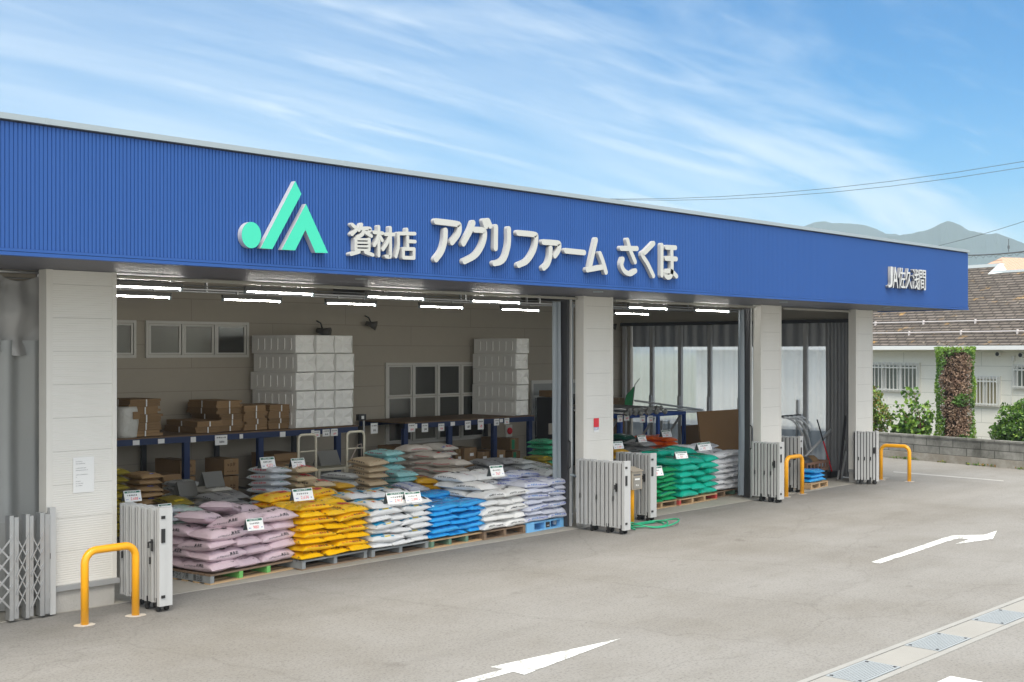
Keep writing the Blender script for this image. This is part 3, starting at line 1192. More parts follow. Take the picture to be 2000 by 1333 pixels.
M_LSIDE = mat('letter_side', (0.42, 0.43, 0.44), 0.45)
ZA = (820, 400, 2000 / 530)
KANA = [
    [[(120, 123), (270, 142), (293, 160), (285, 215), (238, 278)], [(190, 192), (185, 270), (162, 345), (120, 403)]],
    [[(395, 135), (370, 200), (322, 287)], [(405, 184), (465, 190), (480, 215), (465, 290), (415, 370), (330, 418)], [(475, 122), (488, 160)], [(503, 120), (518, 157)]],
    [[(562, 165), (560, 322)], [(657, 180), (655, 290), (630, 385), (595, 422), (550, 433)]],
    [[(725, 208), (840, 220), (860, 240), (845, 330), (795, 412), (730, 446)]],
    [[(912, 276), (1015, 284), (1030, 300), (1022, 340), (997, 377)], [(965, 322), (960, 390), (942, 440), (914, 467)]],
    [[(1077, 340), (1213, 354)]],
    [[(1300, 260), (1282, 340), (1256, 460)], [(1235, 480), (1362, 458)], [(1328, 362), (1350, 420), (1372, 498)]]]
letter_sign('katakana_sign', 'seven large white raised katakana letters reading アグリファーム on the blue fascia', KANA, ZA, 0.074, [M_LETTER, M_LSIDE])
HIRA = [
    [[(1485, 322), (1602, 324)], [(1532, 262), (1550, 330), (1588, 422)], [(1497, 402), (1488, 445), (1508, 490), (1550, 510), (1590, 488)]],
    [[(1725, 286), (1668, 345), (1642, 372), (1680, 435), (1723, 525)]],
    [[(1785, 300), (1785, 520)], [(1818, 315), (1885, 318)], [(1815, 396), (1890, 401)], [(1856, 330), (1859, 470), (1850, 525), (1825, 535), (1808, 512), (1825, 490), (1860, 497), (1892, 528)]]]
letter_sign('hiragana_sign', 'three white raised hiragana letters reading さくほ at the right of the long lettering', HIRA, ZA, 0.072, [M_LETTER, M_LSIDE])
ZB = (440, 330, 5.0)
KANJI = [
    [[(1240, 545), (1278, 578)], [(1238, 640), (1288, 588)], [(1332, 545), (1305, 600)], [(1325, 582), (1415, 586), (1398, 622)], [(1350, 600), (1338, 640), (1290, 668)], [(1370, 622), (1425, 658)],
     [(1272, 688), (1400, 690)], [(1402, 690), (1400, 792)], [(1400, 794), (1272, 790)], [(1271, 790), (1271, 688)], [(1280, 722), (1392, 724)], [(1280, 757), (1392, 759)], [(1300, 812), (1222, 834)], [(1362, 815), (1434, 842)]],
    [[(1455, 620), (1538, 630)], [(1500, 567), (1500, 848)], [(1495, 650), (1480, 705), (1455, 748)], [(1512, 664), (1533, 700)], [(1562, 640), (1643, 642)], [(1610, 577), (1612, 835), (1595, 860), (1568, 856)], [(1602, 662), (1575, 730), (1537, 788)]],
    [[(1775, 592), (1775, 622)], [(1690, 632), (1853, 634)], [(1690, 636), (1690, 760), (1667, 858)], [(1781, 668), (1781, 770)], [(1788, 708), (1853, 712)], [(1737, 782), (1840, 784)], [(1842, 784), (1840, 870)], [(1840, 872), (1737, 868)], [(1736, 868), (1736, 782)]]]
letter_sign('kanji_sign', 'three smaller white raised kanji reading 資材店 beside the turquoise emblem', KANJI, ZB, 0.042, [M_LETTER, M_LSIDE], {(0, 6), (0, 8), (0, 10), (0, 11)})
# turquoise emblem
LF_OLD = LF
LF = FAS - 0.075
em = thing('emblem_sign', 'large turquoise J and A emblem standing proud of the blue fascia', 'sign')


def slab(poly, name):
    mb = MB()
    n = len(poly)
    mb.add([(x, LF, z) for x, z in poly], [tuple(range(n))], 0)
    mb.add([(x, LF + 0.001, z) for x, z in poly] + [(x, FAS - 0.004, z) for x, z in poly], [(i, (i + 1) % n, n + (i + 1) % n, n + i) for i in range(n)], 1)
    mb.build(name, [M_TURQ, mat('emblem_side', (0.55, 0.56, 0.60), 0.35, metal=0.3)], em)


slab([Zx(ZB, 255 + 95 * math.cos(2 * PI * k / 40), 648 + 128 * math.sin(2 * PI * k / 40) + 0.04 * 95 * math.cos(2 * PI * k / 40)) for k in range(40)], 'disc')
slab([Zx(ZB, a, b) for a, b in ((345, 776), (460, 785), (743, 247), (684, 120))], 'slanted_bar')
slab([Zx(ZB, a, b) for a, b in ((552, 790), (683, 797), (783, 597), (880, 820), (1003, 823), (788, 343))], 'chevron')
LF = LF_OLD
# small silver sign at the right end, set from heavy outline letters
sg = thing('silver_sign', 'small silver raised letters reading JA佐久浅間 at the right end of the fascia', 'sign')
p0, p1 = atY(1737, 568, FAS - 0.09), atY(1811, 533, FAS - 0.09)
wtot, hh = p1.x - p0.x, 0.40
xx = p0.x
for ch, wf in (('J', 0.62), ('A', 0.78), ('佐', 1.0), ('久', 1.0), ('浅', 1.0), ('間', 1.0)):
    cu = bpy.data.curves.new('letter', 'FONT')
    cu.body = ch
    cu.size = 1.0
    cu.offset = 0.004
    cu.extrude = 0.5
    cu.resolution_u = 3
    ob = bpy.data.objects.new('letter', cu)
    COL.objects.link(ob)
    me = bpy.data.meshes.new_from_object(ob.evaluated_get(bpy.context.evaluated_depsgraph_get()))
    bpy.data.objects.remove(ob)
    bpy.data.curves.remove(cu)
    me.name = 'letter'
    a0, a1 = min(v.co.x for v in me.vertices), max(v.co.x for v in me.vertices)
    b0, b1 = min(v.co.y for v in me.vertices), max(v.co.y for v in me.vertices)
    cw = wtot * wf / 5.4
    for v in me.vertices:
        v.co = Vector((xx + (v.co.x - a0) / (a1 - a0) * cw * 0.96, FAS - 0.04 - v.co.z * 0.06, 4.03 + (v.co.y - b0) / (b1 - b0) * hh))
    me.materials.clear()
    me.materials.append(mat('silver_letter', (0.66, 0.67, 0.67), 0.4, metal=0.15))
    me.materials.append(mat('silver_letter_edge', (0.26, 0.27, 0.29), 0.4, metal=0.3))
    for pg in me.polygons:
        pg.material_index = 0 if abs(pg.normal.y) > 0.7 else 1
    ob = bpy.data.objects.new('letter', me)
    COL.objects.link(ob)
    ob.parent = sg
    xx += cw

# ---------------------------------------------------------------- notices on the pillars
nt_ = thing('paper_notice', 'white sheet of small typed lines taped to the wide left pillar', 'notice', (0, 0, 0))
a, b = atY(143, 964, FACE - 0.012), atY(184, 892, FACE - 0.012)
f = MB()
f.box(a.x, b.x, FACE - 0.011, FACE - 0.008, a.z, b.z)
f.build('sheet', M_PAPER, nt_)
f = MB()
rnd = random.Random(3)
for k, ln in enumerate((0.08, 0.12, 0.0, 0.13, 0.15, 0.0, 0.15, 0.02, 0.0, 0.06, 0.09, 0.08)):
    if ln:
        bars_flat(f, int(ln / 0.0112), a.x + 0.03, b.z - 0.05 - k * 0.024, 0.010, FACE - 0.0115, rnd)
f.build('typed_lines', mat('faint_ink', (0.25, 0.25, 0.27), 0.7), nt_)
st_ = thing('security_sticker', 'red and white security company sticker on the middle pillar', 'sticker')
a, b = atY(1160, 845, FACE - 0.01), atY(1170, 817, FACE - 0.01)
zm = a.z + (b.z - a.z) * 0.36
f = MB()
f.box(a.x, b.x, FACE - 0.009, FACE - 0.006, zm, b.z)
f.build('red_field', M_RED, st_)
f = MB()
f.box(a.x, b.x, FACE - 0.009, FACE - 0.006, a.z, zm - 0.001)
f.build('white_field', M_PAPER, st_)
f = MB()
text_flat(f, 'SECOM', a.x + 0.005, a.z + 0.035, 0.055, FACE - 0.0095, maxw=b.x - a.x - 0.01)
f.build('lettering', M_INKB, st_)

# ================================================================ YARD FURNITURE
def hoop(x, y, w, rz, h, label, group='yellow hoop barriers in front of the pillars'):
    t = thing('hoop_barrier', label, 'barrier', (x, y, 0.004), rz, group)
    r, br = 0.0405, 0.13
    pts = [(0, 0, 0), (0, 0, h - r - br)]
    for k in range(1, 7):
        a = PI / 2 * k / 6
        pts.append((br - br * math.cos(a), 0, h - r - br + br * math.sin(a)))
    for k in range(0, 7):
        a = PI / 2 * k / 6
        pts.append((w - br + br * math.sin(a), 0, h - r - br + br * math.cos(a)))
    pts.append((w, 0, 0))
    f = MB()
    f.tube(pts, r, 18)
    f.build('pipe', M_YEL, t, smooth=True)
    for xx in (0, w):
        f = MB()
        rr = random.Random(xx + x)
        n = 18
        f.add([(xx, 0, 0.009)] + [(xx + (0.10 + 0.02 * rr.random()) * math.cos(2 * PI * k / n), (0.085 + 0.02 * rr.random()) * math.sin(2 * PI * k / n), 0.002) for k in range(n)],
              [(0, 1 + k, 1 + (k + 1) % n) for k in range(n)])
        f.build('footing', mat('mortar_patch', (0.50, 0.46, 0.40), 0.9, var=0.2, vscale=12), t)
    return t


hp = hoop(6.385, 12.0, 0.60, R(3), 0.80, 'yellow hoop barrier standing before the wide left pillar')
f = MB()
f.box(0.17, 0.22, -0.0425, -0.036, 0.755, 0.766)
hoop(21.24, 12.56, 0.66, R(3), 0.80, 'yellow hoop barrier before the third pillar, near the small crate')
hoop(25.46, 12.70, 0.62, R(-82), 0.80, 'yellow hoop barrier set end on past the rightmost pillar')
hoop(15.70, 12.46, 0.36, R(-24), 0.78, 'yellow hoop barrier carrying the drop box, mostly hidden by a folded gate')

# drop box fixed on the hoop
bx = thing('drop_box', 'beige metal drop box mounted on a yellow post beside the middle pillar', 'box', (16.03, 12.30, 0.60), R(-6))
f = MB()
f.add([(-0.12, -0.10, 0), (0.12, -0.10, 0), (0.12, 0.08, 0), (-0.12, 0.08, 0), (-0.12, -0.10, 0.29), (0.12, -0.10, 0.29), (0.12, 0.08, 0.335), (-0.12, 0.08, 0.335)],
      [(3, 2, 1, 0), (4, 5, 6, 7), (0, 1, 5, 4), (1, 2, 6, 5), (2, 3, 7, 6), (3, 0, 4, 7)])
f.build('case', mat('beige_metal', (0.34, 0.30, 0.245), 0.45), bx, bevel=0.006)
f = MB()
f.add([(-0.13, -0.12, 0.292), (0.13, -0.12, 0.292), (0.13, 0.09, 0.34), (-0.13, 0.09, 0.34), (-0.13, -0.12, 0.306), (0.13, -0.12, 0.306), (0.13, 0.09, 0.354), (-0.13, 0.09, 0.354)],
      [(3, 2, 1, 0), (4, 5, 6, 7), (0, 1, 5, 4), (1, 2, 6, 5), (2, 3, 7, 6), (3, 0, 4, 7)])
f.build('lid', MATS['beige_metal'], bx)
f = MB()
f.box(-0.085, 0.085, -0.106, -0.101, 0.02, 0.20)
f.build('front_door', mat('grey_plate', (0.26, 0.25, 0.23), 0.5), bx)
f = MB()
f.box(-0.055, 0.055, -0.109, -0.107, 0.155, 0.18)
f.build('white_label', M_PAPER, bx)
f = MB()
f.box(-0.08, 0.08, -0.105, -0.1015, 0.225, 0.25)
f.build('slot', M_ALUS, bx)
f = MB()
bars_flat(f, 2, -0.035, 0.055, 0.035, -0.107, random.Random(5))
f.build('lettering', M_PAPER, bx)

# green hose
f = MB()
hc = (15.98, 12.05)
pts = []
for k in range(90):
    a = k / 90 * 2 * PI * 2.6
    rr = 0.30 + 0.12 * math.sin(k * 0.21) + 0.05 * (k / 90)
    pts.append((hc[0] + 0.12 + rr * 1.35 * math.cos(a) + 0.1 * math.sin(k * 0.13), hc[1] - 0.02 + rr * 0.72 * math.sin(a), 0.022 + 0.026 * (k / 30) * (0.5 + 0.5 * math.sin(k * 0.4))))
pts += [(15.75, 12.5, 0.06), (15.7, 12.65, 0.3), (15.72, 12.72, 0.55)]
f.tube(pts, 0.013, 8)
hs_ = f.build('garden_hose', mat('green_hose', (0.015, 0.33, 0.17), 0.4), None, smooth=True)
tag(hs_, 'green garden hose lying coiled on the ground around the drop box post', 'hose')


# folding gates (aluminium accordion gates pushed together)
def folded_gate(x, y0, y1, nslat, label, h=1.12, lean=0.0, thick=0.0, latch=True):
    """stack of upright panels lying from y0 (hinge) to y1 (free end, nearer), seen from the side"""
    dx, dy = lean, y1 - y0
    L = math.hypot(dx, dy)
    t = thing('folding_gate', label, 'gate', (x, y0, 0.0), math.atan2(dy, dx), 'aluminium folding gates pushed together at the openings')
    step = L / nslat
    HW = 0.080
    z0 = 0.10
    for k in range(nslat):
        a = k * step
        zz = 0.012 * math.sin(k * 2.1 + x)
        f = MB()
        # each slat is a shallow folded profile; across the bundle in local Y
        f.box(a + 0.004, a + step - 0.024, -HW + 0.010 * (k % 2), HW - 0.010 * (k % 2), z0 + zz * 0.2, h + zz * 0.4)
        f.box(a + step * 0.5, a + step - 0.022, -HW - 0.007 + 0.010 * (k % 2), -HW + 0.002 + 0.010 * (k % 2), z0 + 0.01, h - 0.01)
        f.box(a + step * 0.5, a + step - 0.022, HW - 0.002 - 0.010 * (k % 2), HW + 0.007 - 0.010 * (k % 2), z0 + 0.01, h - 0.01)
        f.build('gate_panel', M_ALU, t)
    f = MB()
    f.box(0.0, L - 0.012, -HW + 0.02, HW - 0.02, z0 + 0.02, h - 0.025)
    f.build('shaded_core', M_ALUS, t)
    # end posts
    for yy, nm in ((-HW, 'end_post'), (HW - 0.085, 'end_post')):
        f = MB()
        f.box(L + 0.002, L + 0.055, yy, yy + 0.085, z0 - 0.03, h + 0.015)
        f.build(nm, M_ALU, t, bevel=0.004)
    for zz, hh in ((h - 0.10, 0.03), (h - 0.36, 0.15), (z0 + 0.06, 0.03)):
        f = MB()
        f.box(L + 0.056, L + 0.066, -HW + 0.02, -HW + 0.065, zz, zz + hh)
        f.build('latch', M_BLACK, t)
    f = MB()
    f.tube([(L * 0.9, -HW - 0.01, h - 0.36), (L * 0.9, -HW - 0.055, h - 0.36), (L * 0.9, -HW - 0.055, h - 0.42)], 0.013, 8)
    f.box(L * 0.9 - 0.02, L * 0.9 + 0.02, -HW - 0.016, -HW - 0.008, h - 0.46, h - 0.33)
    f.build('handle', M_BLACK, t)
    # black joint marks on the visible side
    for k in (1, nslat // 2, nslat - 2):
        f = MB()
        f.box(k * step, k * step + 0.016, -HW - 0.018, -HW - 0.004, h * 0.46, h * 0.46 + 0.075)
        f.build('hinge', M_BLACK, t)
    for fx in (0.35, 0.7, 0.98):
        for yy in (-HW + 0.03, HW - 0.03):
            c = MB()
            xx = L * fx
            c.box(xx - 0.03, xx + 0.03, yy - 0.025, yy + 0.025, z0 - 0.03, z0 + 0.055)
            c.box(xx - 0.022, xx + 0.022, yy - 0.018, yy - 0.014, 0.02, z0 - 0.03).box(xx - 0.022, xx + 0.022, yy + 0.014, yy + 0.018, 0.02, z0 - 0.03)
            cc = c.build('caster', M_BLACK, t)
            c = MB()
            c.tube([(xx - 0.012, yy - 0.012, 0.036), (xx - 0.012, yy + 0.012, 0.036)], 0.031, 14)
            c.build('wheel', M_RUBBER, cc)
    return t


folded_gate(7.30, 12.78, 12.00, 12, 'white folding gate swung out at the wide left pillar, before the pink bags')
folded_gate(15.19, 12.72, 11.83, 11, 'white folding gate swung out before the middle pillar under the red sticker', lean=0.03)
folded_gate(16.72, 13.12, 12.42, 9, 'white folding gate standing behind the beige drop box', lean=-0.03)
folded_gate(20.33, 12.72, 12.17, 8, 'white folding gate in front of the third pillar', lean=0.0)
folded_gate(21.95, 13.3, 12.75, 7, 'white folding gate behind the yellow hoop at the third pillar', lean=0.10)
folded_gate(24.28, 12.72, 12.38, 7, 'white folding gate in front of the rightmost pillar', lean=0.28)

# half open lattice gate at the left edge
lg = thing('lattice_gate', 'grey scissor lattice gate drawn across the opening at the left edge', 'gate', (0, 12.68, 0))
uu = [(5.30, 0.10), (5.62, 0.09), (5.885, 0.10), (6.06, 0.085), (6.215, 0.11)]
for k, (x, w) in enumerate(uu):
    f = MB()
    f.box(x, x + w * 0.45, -0.05, 0.05, 0.03, 1.12).box(x + w * 0.52, x + w, -0.045, 0.045, 0.04, 1.10)
    f.build('upright', M_STEEL, lg)
f = MB()
f.box(6.335, 6.40, -0.03, 0.03, 0.02, 1.16)
f.build('hinge_post', M_ALU, lg)
for zz in (0.2, 0.62, 0.98):
    f = MB()
    f.box(6.318, 6.338, -0.035, -0.005, zz, zz + 0.06)
    f.build('hinge', M_STEEL if zz != 0.62 else M_BLACK, lg)
for k in range(4):
    xa, xb = uu[k][0] + uu[k][1] * 0.7, uu[k + 1][0] + uu[k + 1][1] * 0.3
    f = MB()
    for j in range(4):
        z = 0.12 + j * 0.17
        for s, (za, zb_) in enumerate(((z, z + 0.26), (z + 0.26, z))):
            yy = -0.062 + 0.014 * s
            f.add([(xa, yy, za), (xb, yy, zb_), (xb, yy, zb_ + 0.028), (xa, yy, za + 0.028), (xa, yy + 0.01, za), (xb, yy + 0.01, zb_), (xb, yy + 0.01, zb_ + 0.028), (xa, yy + 0.01, za + 0.028)],
                  [(0, 1, 2, 3), (7, 6, 5, 4), (0, 4, 5, 1), (1, 5, 6, 2), (2, 6, 7, 3), (3, 7, 4, 0)])
    f.build('lattice', M_STEEL, lg)


# ================================================================ PALLETS
def pallet(x, y, w, d, h, mats, label, rz=0, nbl=3, writing=None, plastic=False):
    t = thing('pallet', label, 'pallet', (x, y, 0.012), rz, 'pallets under the front bag stacks')
    md, ms, mb_ = mats
    if plastic:
        f = MB()
        f.box(0, w, 0, d, h - 0.025, h)
        f.build('deck', md, t)
        f = MB()
        f.box(0, w, 0, d, 0, 0.02)
        f.build('bottom_deck', md, t)
        for a, b in ((0, 0.19), (w / 2 - 0.075, w / 2 + 0.075), (w - 0.19, w)):
            f = MB()
            f.box(a, b, 0.0, d, 0.0205, h - 0.0255)
            f.build('stringer', md, t)
        f = MB()
        f.box(w / 2 - 0.05, w / 2 + 0.05, -0.004, -0.001, 0.035, h - 0.03)
        f.build('maker_plate', M_INK, t)
        f = MB()
        bars_flat(f, 3, w / 2 - 0.03, 0.055, 0.02, -0.0045, random.Random(2))
        f.build('lettering', M_PAPER, t)
        return t
    f = MB()
    nb = 9
    for k in range(nb):
        yy = d * k / nb
        f.box(-0.004, w + 0.004, yy, yy + d / nb - 0.025, h - 0.022, h + 0.002 * (k % 3))
    f.build('deck', md, t)
    for k in range(nbl):
        xx = (w - 0.06) * k / (nbl - 1)
        f = MB()
        f.box(xx, xx + 0.06, 0.002, d - 0.03, 0.0185, h - 0.0225)
        f.build('stringer', ms[k % len(ms)], t)
    f = MB()
    for k in range(5):
        yy = d * k / 5
        f.box(0, w, yy, yy + d / 5 - 0.10, 0, 0.018)
    f.build('bottom_deck', mb_, t)
    if writing:
        M = Matrix.Translation((-0.001, d - 0.0, 0)) @ Matrix.Rotation(R(-90), 4, 'Z')
        for s, xx, mw in writing:
            f = MB()
            text_flat(f, s, xx, 0.035, 0.075, -0.0025, maxw=mw, M=M)
            f.build('stencil', M_INK, t)
    return t


lil = pallet(8.475, 12.88, 1.43, 1.05, 0.125, (M_WOODN, [M_WOODG, M_PGREEN, M_PGREEN, M_WOODG], M_WOODL), 'grey wooden pallet with stencilled side under the pink bags', R(7), 4,
             [('日本ライフ㈱', 0.28, 0.37), ('藤沼部', 0.74, 0.17)])
pallet(9.84, 12.87, 1.16, 1.05, 0.125, (M_WOODG, [M_WOODG], M_WOODN), 'grey painted pallet under the yellow bags', R(4))
pallet(11.06, 12.93, 1.09, 1.05, 0.115, (M_WOODG, [M_WOODG], M_WOODN), 'grey painted pallet under the white bags with coloured tops', R(2))
pallet(12.17, 12.93, 1.15, 1.05, 0.125, (M_WOODL, [M_PGREEND, M_PGREEND, M_PGREEND, M_PGREEND], M_WOODL), 'pallet with dull green blocks under the sky blue bags', R(3), 4)
pallet(13.26, 12.95, 0.98, 1.05, 0.13, (M_WOODN, [M_WOODN], M_WOODN), 'dark brown wooden pallet under the plain white bags', R(3))
pallet(14.24, 12.98, 1.04, 1.05, 0.15, (M_PBLUE, [M_PBLUE], M_PBLUE), 'light blue plastic pallet under the bags with blue lettering', R(3), plastic=True)
pallet(17.20, 13.22, 1.37, 1.05, 0.12, (M_WOODL, [M_WOODL, M_WOODN], M_WOODL), 'fresh brown wooden pallet under the grass green bags', R(1), 4)
pallet(18.63, 13.22, 1.33, 1.05, 0.12, (M_WOODL, [M_PRED, M_WOODL, M_WOODL, M_PRED], M_WOODL), 'pallet with red painted corner blocks under the teal bags', R(3), 4)
pallet(20.0, 13.40, 1.15, 1.05, 0.12, (M_WOODN, [M_PGREEND, M_WOODN], M_WOODN), 'dark pallet with a pale green block under the white patterned bags', R(2), 4)

# ================================================================ BAGS
BAGK = {}


def film(name, col, rough=0.30, bump=0.25, bscale=16, coat=0.0):
    return mat(name, col, rough, bump=bump * 1.6, bscale=bscale, objvar=0.06, var=0.05, vscale=5, spec=0.55, coat=coat)


def bag_mesh(name, L, Wd, T, fm, prints, seed):
    rnd = random.Random(seed)
    nx, ntt = 26, 24
    us = [-math.cos(PI * i / (nx - 1)) for i in range(nx)]
    us = [math.copysign(abs(u) ** 1.0, u) for u in us]
    ph = [rnd.uniform(0, 6.3) for _ in range(8)]
    off = Vector((seed * 3.7, seed * 1.9, 0))

    def S(u, th, out=0.0):
        au = min(1, abs(u))
        body = max(0.0, 1 - (au / 0.955) ** 3.4)
        st = body ** 0.55
        ht = T / 2 * st + 0.0025
        hw = Wd / 2 * (0.955 + 0.045 * au ** 4 - 0.02 * (1 - au) + 0.012 * math.sin(3.1 * u + ph[0]))
        c, s = math.cos(th), math.sin(th)
        y = hw * math.copysign(abs(c) ** 0.72, c)
        z = ht * math.copysign(abs(s) ** 0.80, s)
        # bulges and creases
        nn = noise.noise(Vector((u * 2.2, y * 7, 1.5 if z > 0 else -1.5)) + off)
        z *= 1 + 0.24 * nn * st
        cr = au ** 3 * (1 - au ** 14)
        z += (0.009 * math.sin(y * 74 + ph[1] + 3 * nn) + 0.006 * math.sin(y * 131 + ph[2])) * cr * (1 if z > 0 else -0.5)
        z += 0.007 * noise.noise(Vector((u * 7, y * 24, seed)) + off) * st
        y += 0.006 * noise.noise(Vector((u * 5, z * 20, seed + 9)))
        if z < 0:
            z *= 0.82
        z += 0.010 * math.sin(2.1 * u + ph[3]) - (0.012 * au ** 6)
        p = Vector((u * L / 2, y, z))
        if out:
            nrm = Vector((0.0, c * 0.8, s)).normalized()
            p += nrm * out
        return p
    g = MB()
    g.v = [tuple(S(u, 2 * PI * k / ntt)) for u in us for k in range(ntt)]
    fs = [(i * ntt + k, i * ntt + (k + 1) % ntt, (i + 1) * ntt + (k + 1) % ntt, (i + 1) * ntt + k) for i in range(nx - 1) for k in range(ntt)]
    fs.append(tuple(range(ntt)))
    fs.append(tuple(reversed(range((nx - 1) * ntt, nx * ntt))))
    g.f = fs
    g.mi = [0] * len(fs)
    me = bpy.data.meshes.new(name)
    mats = [fm]

    def slot(m):
        if m not in mats:
            mats.append(m)
        return mats.index(m)
    nbody = len(fs)
    for pi_, (where, kind, m, args) in enumerate(prints):
        sl = slot(m)
        o = 0.0024 + 0.0003 * pi_

        def place(a, b):
            # a along the writing, b upwards
            if where == 'side':       # -y long side
                ph_ = max(0.0, args[4] - 0.30) + b * 12.0
                return S(a / (L / 2), PI - ph_, o)
            if where == 'side2':
                ph_ = args[4] + b * 13.0
                return S(-a / (L / 2), ph_, o)
            if where == 'end':        # +x end, reads along y
                xx = L / 2 * 0.93 - args[4] - (args[2] - b) * -0.0 - b
                q = max(-1, min(1, a / (Wd / 2 * 0.97)))
                th = math.acos(math.copysign(abs(q) ** (1 / 0.72), q))
                return S(xx / (L / 2), th, o)
            # top: a along x, b along y
            q = max(-0.98, min(0.98, (b + args[4]) / (Wd / 2 * 0.97)))
            th = math.acos(math.copysign(abs(q) ** (1 / 0.72), q))
            return S(a / (L / 2), th, o)
        x0, n, h = args[0], args[1], args[2]
        if kind == 'bars':
            for (a, b, c, d) in glyph_bars(n, h, rnd, args[3]):
                if where == 'end':
                    pts = [place(x0 + a, c), place(x0 + b, c), place(x0 + b, d), place(x0 + a, d)]
                else:
                    pts = [place(x0 + a, c), place(x0 + b, c), place(x0 + b, d), place(x0 + a, d)]
                g.add(pts, [(0, 1, 2, 3)], sl)
        elif kind == 'block':         # solid patch n wide, h high, draped as a grid
            na, nb_ = max(2, int(n / 0.025)), max(2, int(h / 0.02))
            vs = [place(x0 + n * i / na, h * j / nb_) for j in range(nb_ + 1) for i in range(na + 1)]
            g.add(vs, [(j * (na + 1) + i, j * (na + 1) + i + 1, (j + 1) * (na + 1) + i + 1, (j + 1) * (na + 1) + i) for j in range(nb_) for i in range(na)], sl)
        elif kind == 'text':
            vs, tf = text_geo(n, 1)
            if vs:
                ax0 = min(p[0] for p in vs)
                ax1 = max(p[0] for p in vs)
                kx = args[3] / (ax1 - ax0)
                g.add([place(x0 + (p[0] - ax0) * kx, p[1] * h / 0.75) for p in vs], tf, sl)
    me.from_pydata(g.v, [], g.f)
    for m in mats:
        me.materials.append(m)
    me.polygons.foreach_set('material_index', g.mi)
    bm = bmesh.new()
    bm.from_mesh(me)
    bm.faces.ensure_lookup_table()
    bmesh.ops.recalc_face_normals(bm, faces=[bm.faces[i] for i in range(nbody)])
    bm.to_mesh(me)
    bm.free()
    me.shade_smooth()
    return me


def bag_kind(key, L, Wd, T, fm, prints, word, seed):
    BAGK[key] = dict(L=L, W=Wd, T=T, m=[bag_mesh('bag', L, Wd, T, fm, prints, seed + 11 * k) for k in range(4)], word=word)


OR = mat('orange_print', (0.78, 0.17, 0.01), 0.4)
RD = mat('red_print', (0.55, 0.03, 0.05), 0.4)
BK = mat('black_print', (0.03, 0.03, 0.035), 0.45)
GYK = mat('grey_print', (0.16, 0.14, 0.16), 0.5)
BLP = mat('blue_print', (0.05, 0.10, 0.50), 0.4)
CYP = mat('cyan_print', (0.02, 0.36, 0.62), 0.4)
YLP = mat('yellow_print', (0.80, 0.62, 0.04), 0.4)
GNP = mat('green_print', (0.02, 0.25, 0.12), 0.4)
WHP = mat('white_print', (0.80, 0.82, 0.82), 0.4)
MRP = mat('maroon_print', (0.30, 0.03, 0.09), 0.4)
# key, length, width, thickness, film, prints, colour word
bag_kind('pink', 0.62, 0.44, 0.165, film('pink_film', (0.66, 0.52, 0.58), 0.38, 0.35, 22), [
    ('top', 'bars', BK, (-0.20, 5, 0.075, 0.075, -0.12)), ('top', 'bars', GYK, (-0.22, 16, 0.02, 0.022, 0.02)), ('top', 'bars', GYK, (-0.22, 16, 0.02, 0.022, 0.06)), ('top', 'bars', BK, (-0.2, 5, 0.05, 0.06, 0.10)),
    ('side', 'bars', GYK, (-0.19, 14, 0.014, 0.022, 0.10)), ('side', 'bars', BK, (0.02, 3, 0.034, 0.04, 0.35)), ('end', 'bars', GYK, (-0.08, 7, 0.02, 0.022, 0.05)), ('end', 'bars', BK, (0.10, 3, 0.012, 0.016, 0.015))], 'pink', 1)
bag_kind('yellow', 0.60, 0.41, 0.115, film('yellow_film', (0.88, 0.52, 0.006), 0.30, 0.3, 18), [
    ('side', 'bars', OR, (-0.22, 6, 0.038, 0.062, 0.42)), ('side', 'bars', BK, (-0.02, 4, 0.032, 0.04, 0.46)), ('side', 'block', mat('brown_print', (0.25, 0.12, 0.02), 0.5), (0.22, 0.03, 0.022, 0, 0.0)), ('top', 'block', RD, (-0.04, 0.12, 0.13, 0, -0.10)),
    ('top', 'bars', OR, (-0.24, 4, 0.09, 0.09, -0.05)), ('top', 'bars', BK, (0.09, 5, 0.03, 0.03, 0.03)), ('end', 'bars', BK, (-0.11, 8, 0.016, 0.026, 0.045)), ('end', 'block', MATS['brown_print'], (0.12, 0.022, 0.022, 0, 0.015))], 'yellow', 5)
bag_kind('white_top', 0.60, 0.40, 0.12, film('white_film', (0.74, 0.75, 0.76), 0.34, 0.3, 18), [
    ('top', 'block', CYP, (-0.24, 0.20, 0.14, 0, -0.15)), ('top', 'block', YLP, (-0.02, 0.12, 0.07, 0, -0.05)), ('top', 'block', BK, (0.12, 0.14, 0.06, 0, 0.06)), ('top', 'block', CYP, (-0.10, 0.22, 0.05, 0, 0.09)), ('top', 'block', OR, (0.14, 0.06, 0.05, 0, -0.10)),
    ('side', 'block', YLP, (-0.05, 0.10, 0.016, 0, 0.80)), ('side', 'block', CYP, (0.06, 0.05, 0.02, 0, 0.78)), ('side', 'block', CYP, (-0.12, 0.06, 0.016, 0, 0.82))], 'white', 9)
bag_kind('sky', 0.60, 0.40, 0.105, film('sky_blue_film', (0.035, 0.37, 0.80), 0.26, 0.35, 18, 0.2), [
    ('top', 'bars', BLP, (-0.22, 6, 0.06, 0.066, -0.10)), ('top', 'bars', BLP, (-0.22, 12, 0.03, 0.032, 0.0)), ('top', 'block', GYK, (0.02, 0.2, 0.06, 0, 0.08)), ('side', 'bars', BLP, (-0.15, 9, 0.016, 0.03, 0.75)), ('end', 'bars', BLP, (-0.1, 7, 0.018, 0.026, 0.06))], 'sky blue', 13)
